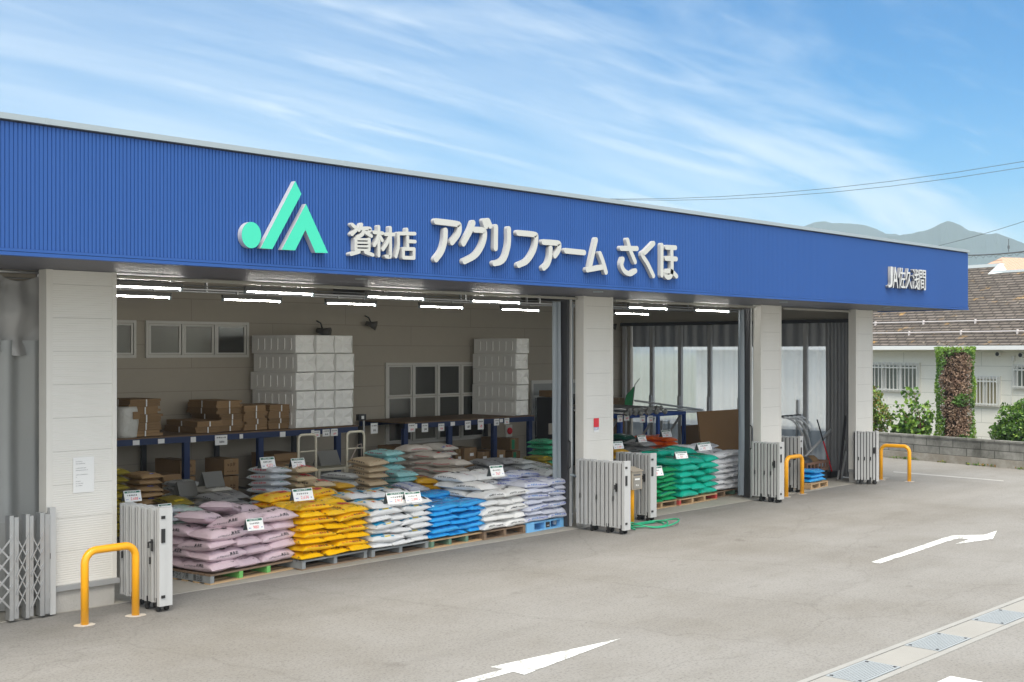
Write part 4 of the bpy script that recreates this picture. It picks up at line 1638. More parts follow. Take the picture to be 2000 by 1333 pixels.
bag_kind('plain', 0.62, 0.41, 0.135, film('bright_white_film', (0.80, 0.80, 0.79), 0.36, 0.22, 14), [
    ('side', 'bars', BK, (-0.19, 5, 0.026, 0.03, 0.25)), ('side', 'bars', BK, (0.00, 6, 0.022, 0.026, 0.28)), ('top', 'bars', BK, (-0.2, 3, 0.07, 0.07, -0.08)), ('top', 'bars', RD, (0.12, 3, 0.03, 0.03, 0.05)), ('top', 'block', BK, (0.0, 0.05, 0.05, 0, 0.02))], 'white', 17)
bag_kind('bluetext', 0.60, 0.40, 0.115, film('pale_lilac_film', (0.62, 0.65, 0.76), 0.33, 0.3, 18), [
    ('side', 'text', BLP, (-0.24, 'JA', 0.034, 0.07, 0.25)), ('side', 'bars', mat('mid_blue_print', (0.07, 0.22, 0.60), 0.4), (-0.15, 4, 0.034, 0.036, 0.25)), ('side', 'bars', BLP, (0.02, 6, 0.034, 0.032, 0.25)), ('top', 'bars', BLP, (-0.2, 5, 0.07, 0.075, -0.12)),
    ('top', 'block', BLP, (-0.04, 0.13, 0.06, 0, 0.02)), ('end', 'bars', BLP, (-0.08, 4, 0.02, 0.03, 0.05))], 'pale', 21)
bag_kind('grass', 0.60, 0.46, 0.105, film('grass_green_film', (0.012, 0.36, 0.13), 0.25, 0.45, 22, 0.25), [
    ('side', 'bars', BLP, (-0.22, 12, 0.016, 0.032, 0.85)), ('top', 'bars', BLP, (-0.2, 6, 0.06, 0.06, -0.08)), ('end', 'bars', GNP, (-0.1, 6, 0.02, 0.028, 0.07))], 'grass green', 25)
bag_kind('teal', 0.60, 0.44, 0.15, film('teal_film', (0.012, 0.53, 0.38), 0.24, 0.5, 20, 0.25), [
    ('top', 'block', GNP, (-0.2, 0.35, 0.16, 0, -0.1)), ('side', 'block', GNP, (-0.3, 0.05, 0.03, 0, 0.1))], 'teal', 29)
bag_kind('patterned', 0.62, 0.44, 0.13, film('white_patterned_film', (0.80, 0.81, 0.84), 0.36, 0.4, 22), [
    ('top', 'block', GYK, (-0.16, 0.12, 0.1, 0, -0.1)), ('top', 'bars', BK, (0.0, 4, 0.07, 0.06, -0.02)), ('side', 'bars', GYK, (0.02, 6, 0.018, 0.03, 0.5)), ('end', 'bars', GYK, (-0.13, 5, 0.014, 0.03, 0.03))], 'white', 33)
bag_kind('silver', 0.60, 0.37, 0.12, film('silver_film', (0.50, 0.53, 0.57), 0.33, 0.25, 18), [
    ('side', 'bars', RD, (-0.17, 8, 0.032, 0.036, 0.30)), ('side', 'bars', GNP, (-0.22, 1, 0.03, 0.03, 0.30)), ('end', 'bars', BK, (-0.12, 9, 0.02, 0.026, 0.05)), ('end', 'block', GNP, (0.0, 0.1, 0.008, 0, 0.012)), ('top', 'block', RD, (0.03, 0.09, 0.09, 0, -0.05))], 'silver', 37)
bag_kind('tan', 0.60, 0.40, 0.13, film('tan_film', (0.55, 0.44, 0.28), 0.40, 0.25, 16), [
    ('side', 'bars', BK, (-0.22, 6, 0.04, 0.05, 0.25)), ('end', 'bars', RD, (-0.17, 1, 0.03, 0.03, 0.05)), ('end', 'bars', BK, (-0.13, 5, 0.036, 0.034, 0.045)), ('end', 'block', RD, (0.05, 0.045, 0.04, 0, 0.045)), ('end', 'bars', RD, (0.105, 3, 0.026, 0.026, 0.05)), ('top', 'block', RD, (0.12, 0.08, 0.14, 0, -0.06))], 'tan', 41)
bag_kind('beige', 0.60, 0.40, 0.12, film('beige_film', (0.52, 0.41, 0.27), 0.42, 0.2, 14), [
    ('side', 'bars', BK, (-0.18, 6, 0.034, 0.05, 0.40)), ('side', 'bars', MATS['brown_print'], (-0.25, 2, 0.03, 0.03, 0.35)), ('end', 'bars', MATS['brown_print'], (-0.09, 7, 0.014, 0.024, 0.03))], 'beige', 45)
bag_kind('aqua', 0.60, 0.42, 0.125, film('aqua_film', (0.30, 0.60, 0.61), 0.35, 0.3, 18), [
    ('side', 'bars', MRP, (-0.2, 8, 0.035, 0.042, 0.4)), ('top', 'bars', MRP, (-0.2, 4, 0.08, 0.08, -0.1)), ('end', 'bars', GYK, (-0.1, 6, 0.014, 0.03, 0.02)), ('top', 'bars', MRP, (0.12, 4, 0.04, 0.04, 0.0))], 'aqua', 49)
bag_kind('cream', 0.62, 0.42, 0.14, film('cream_film', (0.62, 0.57, 0.51), 0.42, 0.3, 14), [
    ('side', 'block', RD, (-0.2, 0.36, 0.006, 0, 0.05)), ('top', 'block', RD, (0.14, 0.05, 0.06, 0, -0.02))], 'cream', 53)
bag_kind('creamred', 0.62, 0.42, 0.13, film('cream_film2', (0.63, 0.60, 0.55), 0.42, 0.3, 14), [
    ('end', 'bars', RD, (-0.07, 6, 0.05, 0.04, 0.02)), ('end', 'bars', BLP, (-0.19, 3, 0.04, 0.03, 0.03))], 'cream', 57)
bag_kind('grey', 0.60, 0.40, 0.12, film('grey_film', (0.33, 0.335, 0.35), 0.35, 0.3, 18), [
    ('side', 'bars', BK, (-0.1, 4, 0.03, 0.04, 0.35)), ('side', 'bars', BK, (0.12, 3, 0.018, 0.02, 0.1)), ('end', 'bars', BK, (-0.1, 5, 0.018, 0.026, 0.03)), ('top', 'bars', BK, (-0.1, 4, 0.05, 0.06, -0.05))], 'grey', 61)
bag_kind('silverwhite', 0.60, 0.40, 0.11, film('silver_white_film', (0.55, 0.57, 0.57), 0.34, 0.35, 20), [
    ('end', 'bars', GYK, (-0.12, 8, 0.022, 0.028, 0.04)), ('side', 'bars', GYK, (-0.15, 8, 0.03, 0.04, 0.3)), ('top', 'bars', BK, (-0.15, 5, 0.05, 0.05, -0.1)), ('top', 'bars', GNP, (0.0, 4, 0.05, 0.05, 0.06))], 'silvery white', 65)
bag_kind('mint', 0.60, 0.40, 0.11, film('mint_film', (0.50, 0.62, 0.58), 0.36, 0.3, 18), [
    ('top', 'bars', RD, (-0.2, 4, 0.05, 0.05, -0.12)), ('top', 'bars', GNP, (-0.12, 4, 0.07, 0.06, 0.0)), ('end', 'bars', RD, (-0.06, 4, 0.04, 0.036, 0.05)), ('side', 'bars', GNP, (-0.18, 6, 0.04, 0.05, 0.4))], 'pale mint', 69)
bag_kind('jade', 0.60, 0.40, 0.12, film('jade_film', (0.07, 0.44, 0.24), 0.32, 0.3, 18), [
    ('side', 'bars', BK, (-0.17, 6, 0.034, 0.05, 0.4)), ('top', 'block', RD, (0.14, 0.05, 0.08, 0, 0.0)), ('end', 'bars', GNP, (-0.09, 5, 0.02, 0.03, 0.05))], 'jade green', 73)
bag_kind('gold', 0.60, 0.40, 0.12, film('gold_film', (0.66, 0.36, 0.012), 0.33, 0.3, 18), [
    ('side', 'bars', BK, (-0.18, 6, 0.036, 0.05, 0.4)), ('top', 'bars', BK, (-0.2, 5, 0.06, 0.07, -0.1)), ('top', 'bars', RD, (-0.2, 7, 0.03, 0.036, 0.04))], 'golden yellow', 77)
bag_kind('olive', 0.60, 0.40, 0.12, film('olive_film', (0.30, 0.24, 0.03), 0.35, 0.3, 18), [
    ('side', 'bars', BK, (-0.18, 6, 0.036, 0.05, 0.4)), ('end', 'block', MATS['yellow_print'], (-0.1, 0.16, 0.05, 0, 0.04))], 'olive yellow', 81)
bag_kind('kraft', 0.58, 0.40, 0.115, mat('kraft_paper', (0.40, 0.26, 0.13), 0.8, var=0.08, objvar=0.06, bump=0.15, bscale=20), [
    ('end', 'block', BLP, (-0.03, 0.10, 0.035, 0, 0.05)), ('side', 'bars', MATS['brown_print'], (-0.2, 6, 0.036, 0.05, 0.4)), ('end', 'bars', WHP, (-0.01, 2, 0.02, 0.024, 0.058)), ('top', 'bars', MATS['brown_print'], (-0.1, 4, 0.06, 0.06, -0.1))], 'brown paper', 85)
bag_kind('orange', 0.60, 0.42, 0.13, film('orange_film', (0.80, 0.13, 0.008), 0.28, 0.35, 18), [
    ('side', 'bars', MRP, (-0.2, 8, 0.03, 0.04, 0.5)), ('end', 'bars', MRP, (-0.06, 4, 0.016, 0.024, 0.05))], 'orange', 89)
bag_kind('darkgreen', 0.60, 0.42, 0.13, film('dark_green_film', (0.008, 0.07, 0.05), 0.3, 0.35, 18), [('end', 'bars', WHP, (-0.1, 5, 0.025, 0.035, 0.04)), ('top', 'block', WHP, (0.08, 0.1, 0.08, 0, -0.05))], 'dark green', 93)
bag_kind('stone', 0.60, 0.40, 0.11, film('stone_white_film', (0.60, 0.585, 0.53), 0.45, 0.15, 14), [('end', 'text', BK, (-0.15, '珪石灰肥料', 0.05, 0.26, 0.03))], 'white', 97)

BAGS = []
NBAG = 0
# bags buried inside the piles, where no eye in front of the store can reach, are left out
UNSEEN = {i for a, b in [(5, 6), (11, 12), (17, 18), (23, 24), (28, 29), (32, 34), (38, 39), (42, 44), (48, 49), (52, 54), (58, 59), (69, 70), (73, 75), (79, 80), (83, 85), (89, 90), (93, 95), (100, 100), (107, 108), (111, 113), (117, 118), (121, 123), (127, 128), (131, 131), (138, 140), (144, 145), (148, 150), (154, 155), (159, 159), (169, 171), (175, 176), (179, 181), (185, 186), (189, 191), (195, 196), (204, 204), (207, 209), (211, 214), (217, 219), (221, 224), (227, 229), (231, 234), (237, 238), (241, 243), (247, 248), (251, 253), (257, 258), (262, 263), (268, 268), (274, 276), (280, 281), (284, 286), (290, 291), (294, 296), (300, 301), (320, 324), (329, 334), (337, 342), (345, 349), (353, 357), (363, 367), (371, 378), (382, 386), (388, 393), (396, 400), (405, 408), (413, 417), (421, 427), (432, 436), (439, 444), (447, 451), (454, 458), (461, 464), (471, 473), (477, 480), (498, 498), (502, 504), (507, 509), (512, 514), (519, 521), (523, 526), (528, 532), (534, 537), (540, 543), (546, 551), (554, 558), (562, 566), (570, 574), (577, 582), (586, 600)] for i in range(a, b + 1)}


def bag(kind, x, y, z, rz, label, group, jit=1.0, tilt=0.0, rx=0.0, var=None):
    """bag lying with its underside at z, centre x,y; rz = direction of its length"""
    global NBAG
    K = BAGK[kind]
    vi = random.randrange(4) if var is None else var
    rv = [random.uniform(-1, 1) for _ in range(2)] + [random.gauss(0, 1) for _ in range(5)]
    NBAG += 1
    if NBAG in UNSEEN:
        return None
    o = bpy.data.objects.new('bag', K['m'][vi])
    COL.objects.link(o)
    s = 1 + 0.03 * rv[0] * jit
    o.scale = (s, s * (1 + 0.02 * rv[1] * jit), 1)
    o.location = (x + rv[2] * 0.010 * jit, y + rv[3] * 0.012 * jit, z + K['T'] * 0.42)
    o.rotation_euler = (rx + R(rv[4] * 1.6) * jit, tilt + R(rv[5] * 1.4) * jit, rz + R(rv[6] * 2.6) * jit)
    tag(o, label, 'bag', group)
    BAGS.append((NBAG, o))
    return o


ORD = ['bottom', 'second', 'third', 'fourth', 'fifth', 'sixth', 'seventh', 'eighth', 'ninth', 'tenth', 'eleventh', 'twelfth', 'thirteenth', 'fourteenth']


def big_stack(kind, x, y, w, n, h, rz, desc, first='E', pat=5, zb=0.137, extra=0, grp=None, front_n=None):
    """layers of bags on a pallet whose front left corner is x,y"""
    K = BAGK[kind]
    L, Wd = K['L'], K['W']
    grp = grp or desc + ' stacked on a front pallet'
    M = Matrix.Translation((x, y, 0)) @ Matrix.Rotation(rz, 4, 'Z')
    d = L + Wd - 0.03
    for k in range(n + extra):
        lay = []
        a = (k % 2 == 0) == (first == 'E')
        if pat == 6:
            we = (w - L) / 2
            if a:
                lay = [(we / 2, L / 2, -90, 'front left'), (we * 1.5, L / 2, -90, 'front middle'), (w - L / 2, Wd / 2, 0, 'front right'),
                       (L / 2, d - Wd / 2, 0, 'back left'), (L + we * 0.5, d - L / 2, -90, 'back middle'), (L + we * 1.5, d - L / 2, -90, 'back right')]
            else:
                lay = [(L / 2, Wd / 2, 0, 'front left'), (L + we / 2, L / 2, -90, 'front middle'), (L + we * 1.5, L / 2, -90, 'front right'),
                       (we / 2, d - L / 2, -90, 'back left'), (we * 1.5, d - L / 2, -90, 'back middle'), (w - L / 2, d - Wd / 2, 0, 'back right')]
        else:
            we = w / 3
            E = lambda yy, nm: [(we * (i + 0.5), yy, -90, f'{nm} ' + ('left', 'middle', 'right')[i]) for i in range(3)]
            B = lambda yy, nm: [(w * (0.25 + 0.5 * i), yy, 0, f'{nm} ' + ('left', 'right')[i]) for i in range(2)]
            lay = E(L / 2, 'front') + B(d - Wd / 2, 'back') if a else B(Wd / 2, 'front') + E(d - L / 2, 'back')
        for (bx_, by_, br, nm) in lay:
            if k >= n and 'front' in nm and not (extra >= 2 and k == n and 'left' in nm):
                continue
            if front_n is not None and k >= front_n and 'front' in nm:
                continue
            p = M @ Vector((bx_, by_ + (0.05 if k >= n else 0), 0))
            top = 'top' if k == n + extra - 1 else ORD[k]
            sag_ = -0.008 if nm.endswith('middle') else 0.0
            bag(kind, p.x, p.y, zb + k * h + sag_, rz + R(br), f'{K["word"]} bag, {nm} of {top} layer, {desc}', grp)


big_stack('pink', 8.46, 12.84, 1.44, 4, 0.128, R(7), 'pink bag stack', 'E', 6)
big_stack('yellow', 9.82, 12.83, 1.20, 7, 0.086, R(4), 'yellow bag stack', 'E', 5, extra=2)
big_stack('white_top', 11.05, 12.88, 1.10, 7, 0.088, R(2), 'white stack beside the yellow one', 'E', 5, extra=1, zb=0.125)
big_stack('sky', 12.15, 12.89, 1.17, 6, 0.080, R(3), 'sky blue bag stack', 'E', 5, extra=1)
big_stack('plain', 13.23, 12.90, 1.04, 5, 0.115, R(3), 'bright white stack right of the blue', 'B', 5, extra=2, zb=0.14)
big_stack('bluetext', 14.22, 12.93, 1.10, 7, 0.088, R(3), 'blue lettered bag stack', 'B', 5, extra=1, zb=0.16)
big_stack('grass', 17.18, 13.17, 1.40, 7, 0.082, R(1), 'grass green bag stack', 'E', 5)
big_stack('teal', 18.61, 13.18, 1.36, 6, 0.118, R(3), 'teal bag stack', 'B', 5, extra=1)
big_stack('patterned', 19.99, 13.36, 1.20, 7, 0.104, R(2), 'patterned white stack at the right', 'B', 5, extra=1)
# loose pink bags on top
for (x, y, z, r, tl, lab) in ((8.66, 13.40, 0.68, 24, 11, 'pink bag lying askew on the top left of the pink stack'), (9.15, 13.62, 0.74, 35, 13, 'pink bag heaped highest at the rear of the pink stack'),
                              (9.55, 13.15, 0.655, -8, 3, 'pink bag lying before the small price card on the pink stack'), (8.98, 13.06, 0.655, -62, -9, 'pink bag tilted on the front of the pink stack top'),
                              (9.45, 13.75, 0.66, 5, 0, 'pink bag behind the price card at the rear of the pink stack')):
    bag('pink', x, y, z, R(r), lab, 'pink bag stack stacked on a front pallet', tilt=R(tl))


ZT = {}


def column(kind, ufl, ufr, y, vtop, n, h, desc, lead='', mode='E', rz=0.0, dz=0.0, floor=True):
    """single column of bags; ufl/ufr: front edge pixels in the photo, vtop: top of the top bag"""
    K = BAGK[kind]
    a, b = atY(ufl, 700, y), atY(ufr, 700, y)
    ztop = atY((ufl + ufr) / 2, vtop, y + 0.15).z
    ZT[desc] = ztop
    xm = (a.x + b.x) / 2
    if mode == 'E':
        xc, yc, rr = xm, y + K['L'] / 2, R(-90)
    else:
        xc, yc, rr = xm, y + K['W'] / 2, 0.0
    if floor:
        n = max(n, int((ztop - 0.03) / h))
    n = max(1, n)
    for k in range(n):
        z = ztop - h * (k + 1) + 0.01
        if z < 0.0:
            break
        nm = ('top', 'second', 'third', 'fourth', 'fifth', 'sixth', 'seventh', 'eighth', 'ninth', 'tenth', 'eleventh', 'twelfth', 'thirteenth')[k]
        lab = f'{K["word"]} bag, ' + (f'{nm} from top, {desc}' if k else f'topmost, {desc}')
        bag(kind, xc, yc, z, rr + rz, lab, 'bags in the ' + desc)
    return ztop


C = column
C('silver', 532, 569, 14.35, 914, 4, 0.096, 'silver red lettered stack behind the yellow one')
C('tan', 581, 626, 14.5, 913, 2, 0.105, 'taller tan stack behind the yellow one')
C('tan', 613, 661, 14.25, 940, 3, 0.108, 'shorter tan stack with red numerals')
C('gold', 656, 692, 14.45, 943, 2, 0.105, 'small golden stack by the tan bags', rz=R(8))
C('silverwhite', 678, 708, 14.9, 925, 2, 0.10, 'whitish stack before the beige one', rz=R(12))
C('beige', 728, 760, 14.6, 897, 6, 0.103, 'tall beige stack beside the aqua bags')
C('aqua', 757, 790, 15.0, 880, 7, 0.108, 'tall aqua stack')
C('aqua', 786, 818, 14.6, 920, 4, 0.100, 'shorter aqua stack')
C('bluetext', 800, 852, 14.15, 947, 2, 0.10, 'pair of blue lettered bags behind the sky blue stack', rz=R(-6))
C('gold', 830, 868, 14.4, 934, 1, 0.10, 'golden stack below the cream bags', rz=R(-20))
C('cream', 882, 927, 14.55, 900, 4, 0.118, 'nearer cream stack')
C('cream', 850, 886, 15.1, 885, 5, 0.115, 'middle cream stack')
C('creamred', 862, 896, 15.75, 869, 3, 0.112, 'cream stack with red printed ends')
C('cream', 800, 850, 16.0, 872, 4, 0.12, 'pale left rear cream stack', mode='B')
C('grey', 955, 985, 15.3, 901, 3, 0.10, 'dark grey stack left of the white price card')
C('silverwhite', 1012, 1050, 15.2, 896, 4, 0.105, 'silvery white stack behind the lettered bags')
C('grey', 985, 1014, 15.35, 897, 4, 0.105, 'grey stack between silver and dark bags')
C('olive', 1060, 1082, 16.0, 891, 2, 0.11, 'olive stack before the jade bags', rz=R(6))
C('jade', 1071, 1096, 16.35, 859, 6, 0.105, 'jade green stack by the accordion curtain')
for k, (u, v, yy, tl, lab) in enumerate(((1062, 926, 15.0, 14, 'silvery bag leaning askew beside the silver stack'), (1070, 918, 15.2, -22, 'silvery bag propped steeply near the accordion curtain'))):
    q = atY(u, v, yy)
    bag('silverwhite', q.x, q.y + 0.2, q.z, R(-70), lab, 'leaning silvery bags', tilt=R(8), rx=R(tl))
C('creamred', 1078, 1100, 15.3, 917, 2, 0.10, 'cream stack squeezed against the accordion curtain')
# left part of the store
C('olive', 222, 241, 16.6, 914, 4, 0.115, 'bright olive stack peeping past the wide pillar')
C('kraft', 279, 316, 16.8, 925, 5, 0.095, 'brown paper stack with blue ovals')
C('stone', 414, 448, 16.6, 951, 1, 0.10, 'white lettered stack under the shelf')
C('grey', 420, 469, 15.8, 968, 3, 0.105, 'nearer grey stack left of the silver bags', rz=R(4))
C('grey', 455, 478, 16.7, 962, 3, 0.105, 'shaded grey stack behind the silver bags')
C('silverwhite', 352, 400, 17.2, 940, 2, 0.10, 'pale stack under the left shelf')
C('olive', 346, 374, 16.2, 975, 2, 0.105, 'olive stack below the brown boxes')
C('mint', 352, 392, 14.75, 991, 2, 0.10, 'mint stack behind the pink bags', rz=R(10))
C('mint', 392, 430, 14.95, 994, 1, 0.10, 'mint stack nearer the grey bags', rz=R(-8))
C('mint', 370, 410, 14.15, 1003, 1, 0.10, 'mint stack touching the pink bags', rz=R(14))
C('silver', 318, 346, 13.75, 991, 2, 0.10, 'silver stack peeping over the left gate', rz=R(4))
# middle bay
C('orange', 1304, 1326, 15.5, 851, 4, 0.125, 'orange stack in the middle bay')
C('orange', 1277, 1304, 15.6, 850, 2, 0.125, 'orange stack left of the other orange stack')
C('grey', 1260, 1284, 14.9, 861, 3, 0.12, 'grey stack in the middle bay', rz=R(-3))
C('gold', 1206, 1238, 14.4, 876, 1, 0.11, 'golden bags behind the middle gate')
C('darkgreen', 1218, 1242, 15.6, 848, 2, 0.13, 'dark green stack in the middle bay')
C('teal', 1288, 1322, 14.45, 893, 3, 0.13, 'rear left teal heap', rz=R(10))
C('teal', 1258, 1288, 14.4, 900, 2, 0.13, 'teal heap behind the green bags', rz=R(-10))
# third bay: two small blue bags on a broken pallet
q = atZ(1580, 943, 0.15)
for k in range(3):
    bag('sky', 23.02 + 0.03 * k, 13.06, 0.13 + 0.085 * k, R(-4 + 5 * k), ('sky blue bag lowest of the trio by the brown crate', 'sky blue bag in the middle of the trio by the brown crate', 'sky blue bag topmost of the trio by the brown crate')[k], 'sky blue bags by the brown crate')
pallet(22.62, 12.80, 0.85, 0.6, 0.115, (M_WOODL, [M_WOODL], M_WOODL), 'small fresh wooden pallet under three blue bags at the right', R(6))

# ================================================================ PRICE CARDS
def price_card(x, y, z, w, h, price, label, rz=0.0, back=True, lean=20):
    """tent shaped price card; lower front edge at x,y,z"""
    t = thing('price_card', label, 'price sign', (x, y, z), rz, 'tent shaped price cards on the bags')
    a = R(lean)
    ch, sh = math.cos(a), math.sin(a)
    Mf = Matrix.Rotation(-a, 4, 'X')
    f = MB()
    f.box(-w / 2, w / 2, 0, 0.006, 0, h, M=Mf)
    f.build('front_board', M_PAPER, t)
    if back:
        f = MB()
        Mb = Matrix.Translation((0, 2 * sh * h + 0.004, 0)) @ Matrix.Rotation(a, 4, 'X')
        f.box(-w / 2, w / 2, -0.002, 0.003, 0, h, M=Mb)
        f.build('back_board', M_SIGNB, t)
    rnd = random.Random(int(x * 100))
    f = MB()
    f.add([Mf @ Vector(p) for p in ((-w / 2 + 0.01, -0.0010, h * 0.78), (w / 2 - 0.01, -0.0010, h * 0.78), (w / 2 - 0.01, -0.0010, h * 0.95), (-w / 2 + 0.01, -0.0010, h * 0.95))], [(0, 1, 2, 3)])
    f.build('header', M_INKG, t)
    f = MB()
    bars_flat(f, 6, -w * 0.30, h * 0.815, h * 0.10, -0.0018, rnd, w=w * 0.08, M=Mf)
    f.build('header_lettering', M_PAPER, t)
    f = MB()
    bars_flat(f, 6, -w * 0.33, h * 0.50, h * 0.15, -0.0012, rnd, w=w * 0.09, M=Mf)
    f.build('product_line', M_INK, t)
    f = MB()
    text_flat(f, price, -w * 0.16, h * 0.14, h * 0.27, -0.0012, maxw=w * 0.44, italic=0.12, M=Mf)
    f.build('price', M_RED, t)
    f = MB()
    bars_flat(f, 2, -w * 0.42, h * 0.17, h * 0.10, -0.0012, rnd, w=w * 0.07, M=Mf)
    f.build('tax_note', M_INKB, t)
    f = MB()
    bars_flat(f, 1, w * 0.34, h * 0.15, h * 0.13, -0.0012, rnd, w=w * 0.08, M=Mf)
    f.build('unit_mark', M_INKB, t)
    return t


def pc(u0, u1, vt, vb, zb, price, label, rz=-0.05):
    """card whose lower edge stands at height zb; seen at these photo pixels"""
    Y = atZ((u0 + u1) / 2, vb, zb).y
    a, b = atY(u0, vb, Y), atY(u1, vb, Y)
    hh = atY((u0 + u1) / 2, vt, Y + 0.05).z - zb
    price_card((a.x + b.x) / 2, Y, zb, b.x - a.x, max(0.12, hh * 1.06), price, label, rz)


pc(245, 277, 958, 980, 1.06, '2,688', 'price card reading 2,688 showing over the left folding gate')
pc(312, 338, 985, 1003, 0.86, '2,106', 'price card peeping out right behind the left folding gate', 0.0)
pc(485, 516, 1012, 1036, 0.66, '980', 'price card reading 980 on the pink bags')
pc(576, 613, 954, 978, 0.93, '2,636', 'price card reading 2,636 on the yellow bags')
pc(512, 539, 893, 915, ZT['silver red lettered stack behind the yellow one'] + 0.005, '4,272', 'price card reading 4,272 on the silver bags')
pc(572, 597, 895, 914, ZT['taller tan stack behind the yellow one'] + 0.005, '2,126', 'price card reading 2,126 on the tan bags')
pc(760, 796, 961, 984, 0.84, '2,917', 'price card reading 2,917 on the coloured top white bags', -0.1)
pc(795, 823, 960, 981, 0.85, '2,880', 'price card reading 2,880 beside the sky blue bags', -0.1)
pc(962, 985, 909, 931, 1.0, '767', 'price card reading 767 on the blue lettered bags', -0.1)
pc(1271, 1295, 911, 930, 0.745, '770', 'price card on the grass green bags', -0.1)
pc(1323, 1343, 882, 896, 1.0, '820', 'price card on the teal bags', -0.1)
pc(1365, 1392, 864, 880, 1.0, '472', 'price card reading 472 on the patterned white bags', 0.05)
pc(1201, 1218, 862, 877, 1.14, '2,180', 'price card on the golden bags by the middle pillar', -0.1)
pc(1249, 1263, 850, 864, ZT['grey stack in the middle bay'] + 0.01, '1,170', 'price card on the grey bags in the middle bay', -0.1)
pc(1288, 1301, 875, 889, ZT['rear left teal heap'] + 0.01, '780', 'price card before the orange bags on the teal heap', -0.1)
pc(1296, 1312, 840, 854, ZT['orange stack in the middle bay'] + 0.01, '554', 'price card standing on the orange bags', -0.1)
# the two unmarked dark tent cards in the shade
for (u0, u1, vt, vb, Y, lab) in ((402, 440, 934, 953, 16.65, 'plain dark tent card on the white lettered bag'), (352, 388, 955, 972, 16.9, 'plain dark tent card on the pale bags under the shelf')):
    a, b = atY(u0, vb, Y), atY(u1, vb, Y)
    t = thing('tent_card', lab, 'card', ((a.x + b.x) / 2, Y, a.z))
    w = b.x - a.x
    for s, nm in ((0, 'front_board'), (1, 'back_board')):
        f = MB()
        M = Matrix.Rotation(R(-24), 4, 'X') if s == 0 else Matrix.Translation((0, 0.22, 0)) @ Matrix.Rotation(R(24), 4, 'X')
        f.box(-w / 2, w / 2, 0, 0.005, 0, 0.25, M=M)
        f.build(nm, mat('grey_card', (0.16, 0.16, 0.15), 0.5), t)

# ================================================================ RACKS, SHELVES AND THEIR LOADS
SY, SZ = 18.28, 1.42


def rack(x0, x1, label, legs, back=19.66):
    t = thing('storage_rack', label, 'rack', (0, 0, 0), group='navy storage racks along the rear wall')
    f = MB()
    f.box(x0, x1, SY - 0.02, back, SZ - 0.024, SZ)
    f.build('board', M_BOARD, t)
    f = MB()
    f.box(x0, x1, SY - 0.015, SY + 0.035, SZ - 0.125, SZ - 0.025)
    f.build('front_beam', M_NAVY, t)
    f = MB()
    f.box(x0, x1, back - 0.05, back, SZ - 0.125, SZ - 0.025)
    f.build('rear_beam', M_NAVY, t)
    for x in legs:
        f = MB()
        f.box(x, x + 0.11, SY - 0.025, SY + 0.055, 0.012, SZ - 0.126)
        f.build('leg', M_NAVY, t)
        f = MB()
        f.box(x, x + 0.09, back - 0.07, back - 0.01, 0.012, SZ - 0.126)
        f.build('leg', M_DARKW, t)
        f = MB()
        f.box(x + 0.03, x + 0.065, SY + 0.056, back - 0.071, 0.35, 0.39)
        f.build('side_tie', M_DARKW, t)
    rnd = random.Random(int(x0 * 10))
    x = x0 + 0.25
    while x < x1 - 0.2:
        f = MB()
        w = rnd.choice((0.07, 0.12, 0.1))
        f.box(x, x + w, SY - 0.019, SY - 0.0155, SZ - 0.105 - rnd.random() * 0.03, SZ - 0.04)
        f.build('shelf_tag', M_PAPER, t)
        x += rnd.uniform(0.45, 1.0)
    return t


rack(9.4, 15.28, 'long navy rack carrying carton bundles and the left foam stack', (9.5, 11.50, 13.0, 14.75))
rack(16.48, 20.28, 'navy rack with a bare brown board carrying the right foam stack', (16.44, 17.66, 18.98, 20.1))


def hang_tag(u, v, w, h, label, Y=SY - 0.035, red=True, seed=1):
    p = atY(u, v, Y)
    t = thing('hanging_tag', label, 'price tag', (p.x, Y, p.z), R(random.uniform(-4, 4)), 'paper price tags hanging from the racks')
    f = MB()
    f.box(-w / 2, w / 2, 0, 0.003, -h / 2, h / 2)
    f.build('card', M_PAPER, t)
    rnd = random.Random(seed)
    f = MB()
    bars_flat(f, 5, -w * 0.38, h * 0.18, h * 0.16, -0.001, rnd, w=w * 0.14)
    f.build('print', M_INK, t)
    f = MB()
    bars_flat(f, 3, -w * 0.15, -h * 0.32, h * 0.3, -0.001, rnd, w=w * 0.13)
    f.build('figures', M_RED if red else M_INK, t)
    return t


for k, (u, v, w, h, lab) in enumerate(((432, 860, 0.24, 0.17, 'paper tag hanging alone below the left rack beam'), (619, 848, 0.14, 0.12, 'paper tag nearest the left trolley under the foam boxes'),
                                       (637, 846, 0.16, 0.13, 'left of two touching tags under the foam boxes'), (653, 845, 0.16, 0.13, 'right of two touching tags under the foam boxes'),
                                       (731, 837, 0.18, 0.2, 'shaded tag at the left end of the bare rack'), (804, 836, 0.17, 0.17, 'first tag right of the bare rack corner leg'), (830, 836, 0.17, 0.17, 'tag hanging left of the middle leg of the bare rack'),
                                       (862, 835, 0.17, 0.15, 'tag hanging just left of the second leg of the bare rack'), (914, 831, 0.16, 0.18, 'crooked tag in the middle of the bare rack'), (939, 829, 0.17, 0.22, 'tag with green bands left of the third rack leg'),
                                       (970, 825, 0.16, 0.14, 'tag right of the third leg of the bare rack'), (990, 823, 0.15, 0.13, 'tag above the red alarm bell'))):
    hang_tag(u, v, w, h, lab, seed=k, red=k % 2 == 1)


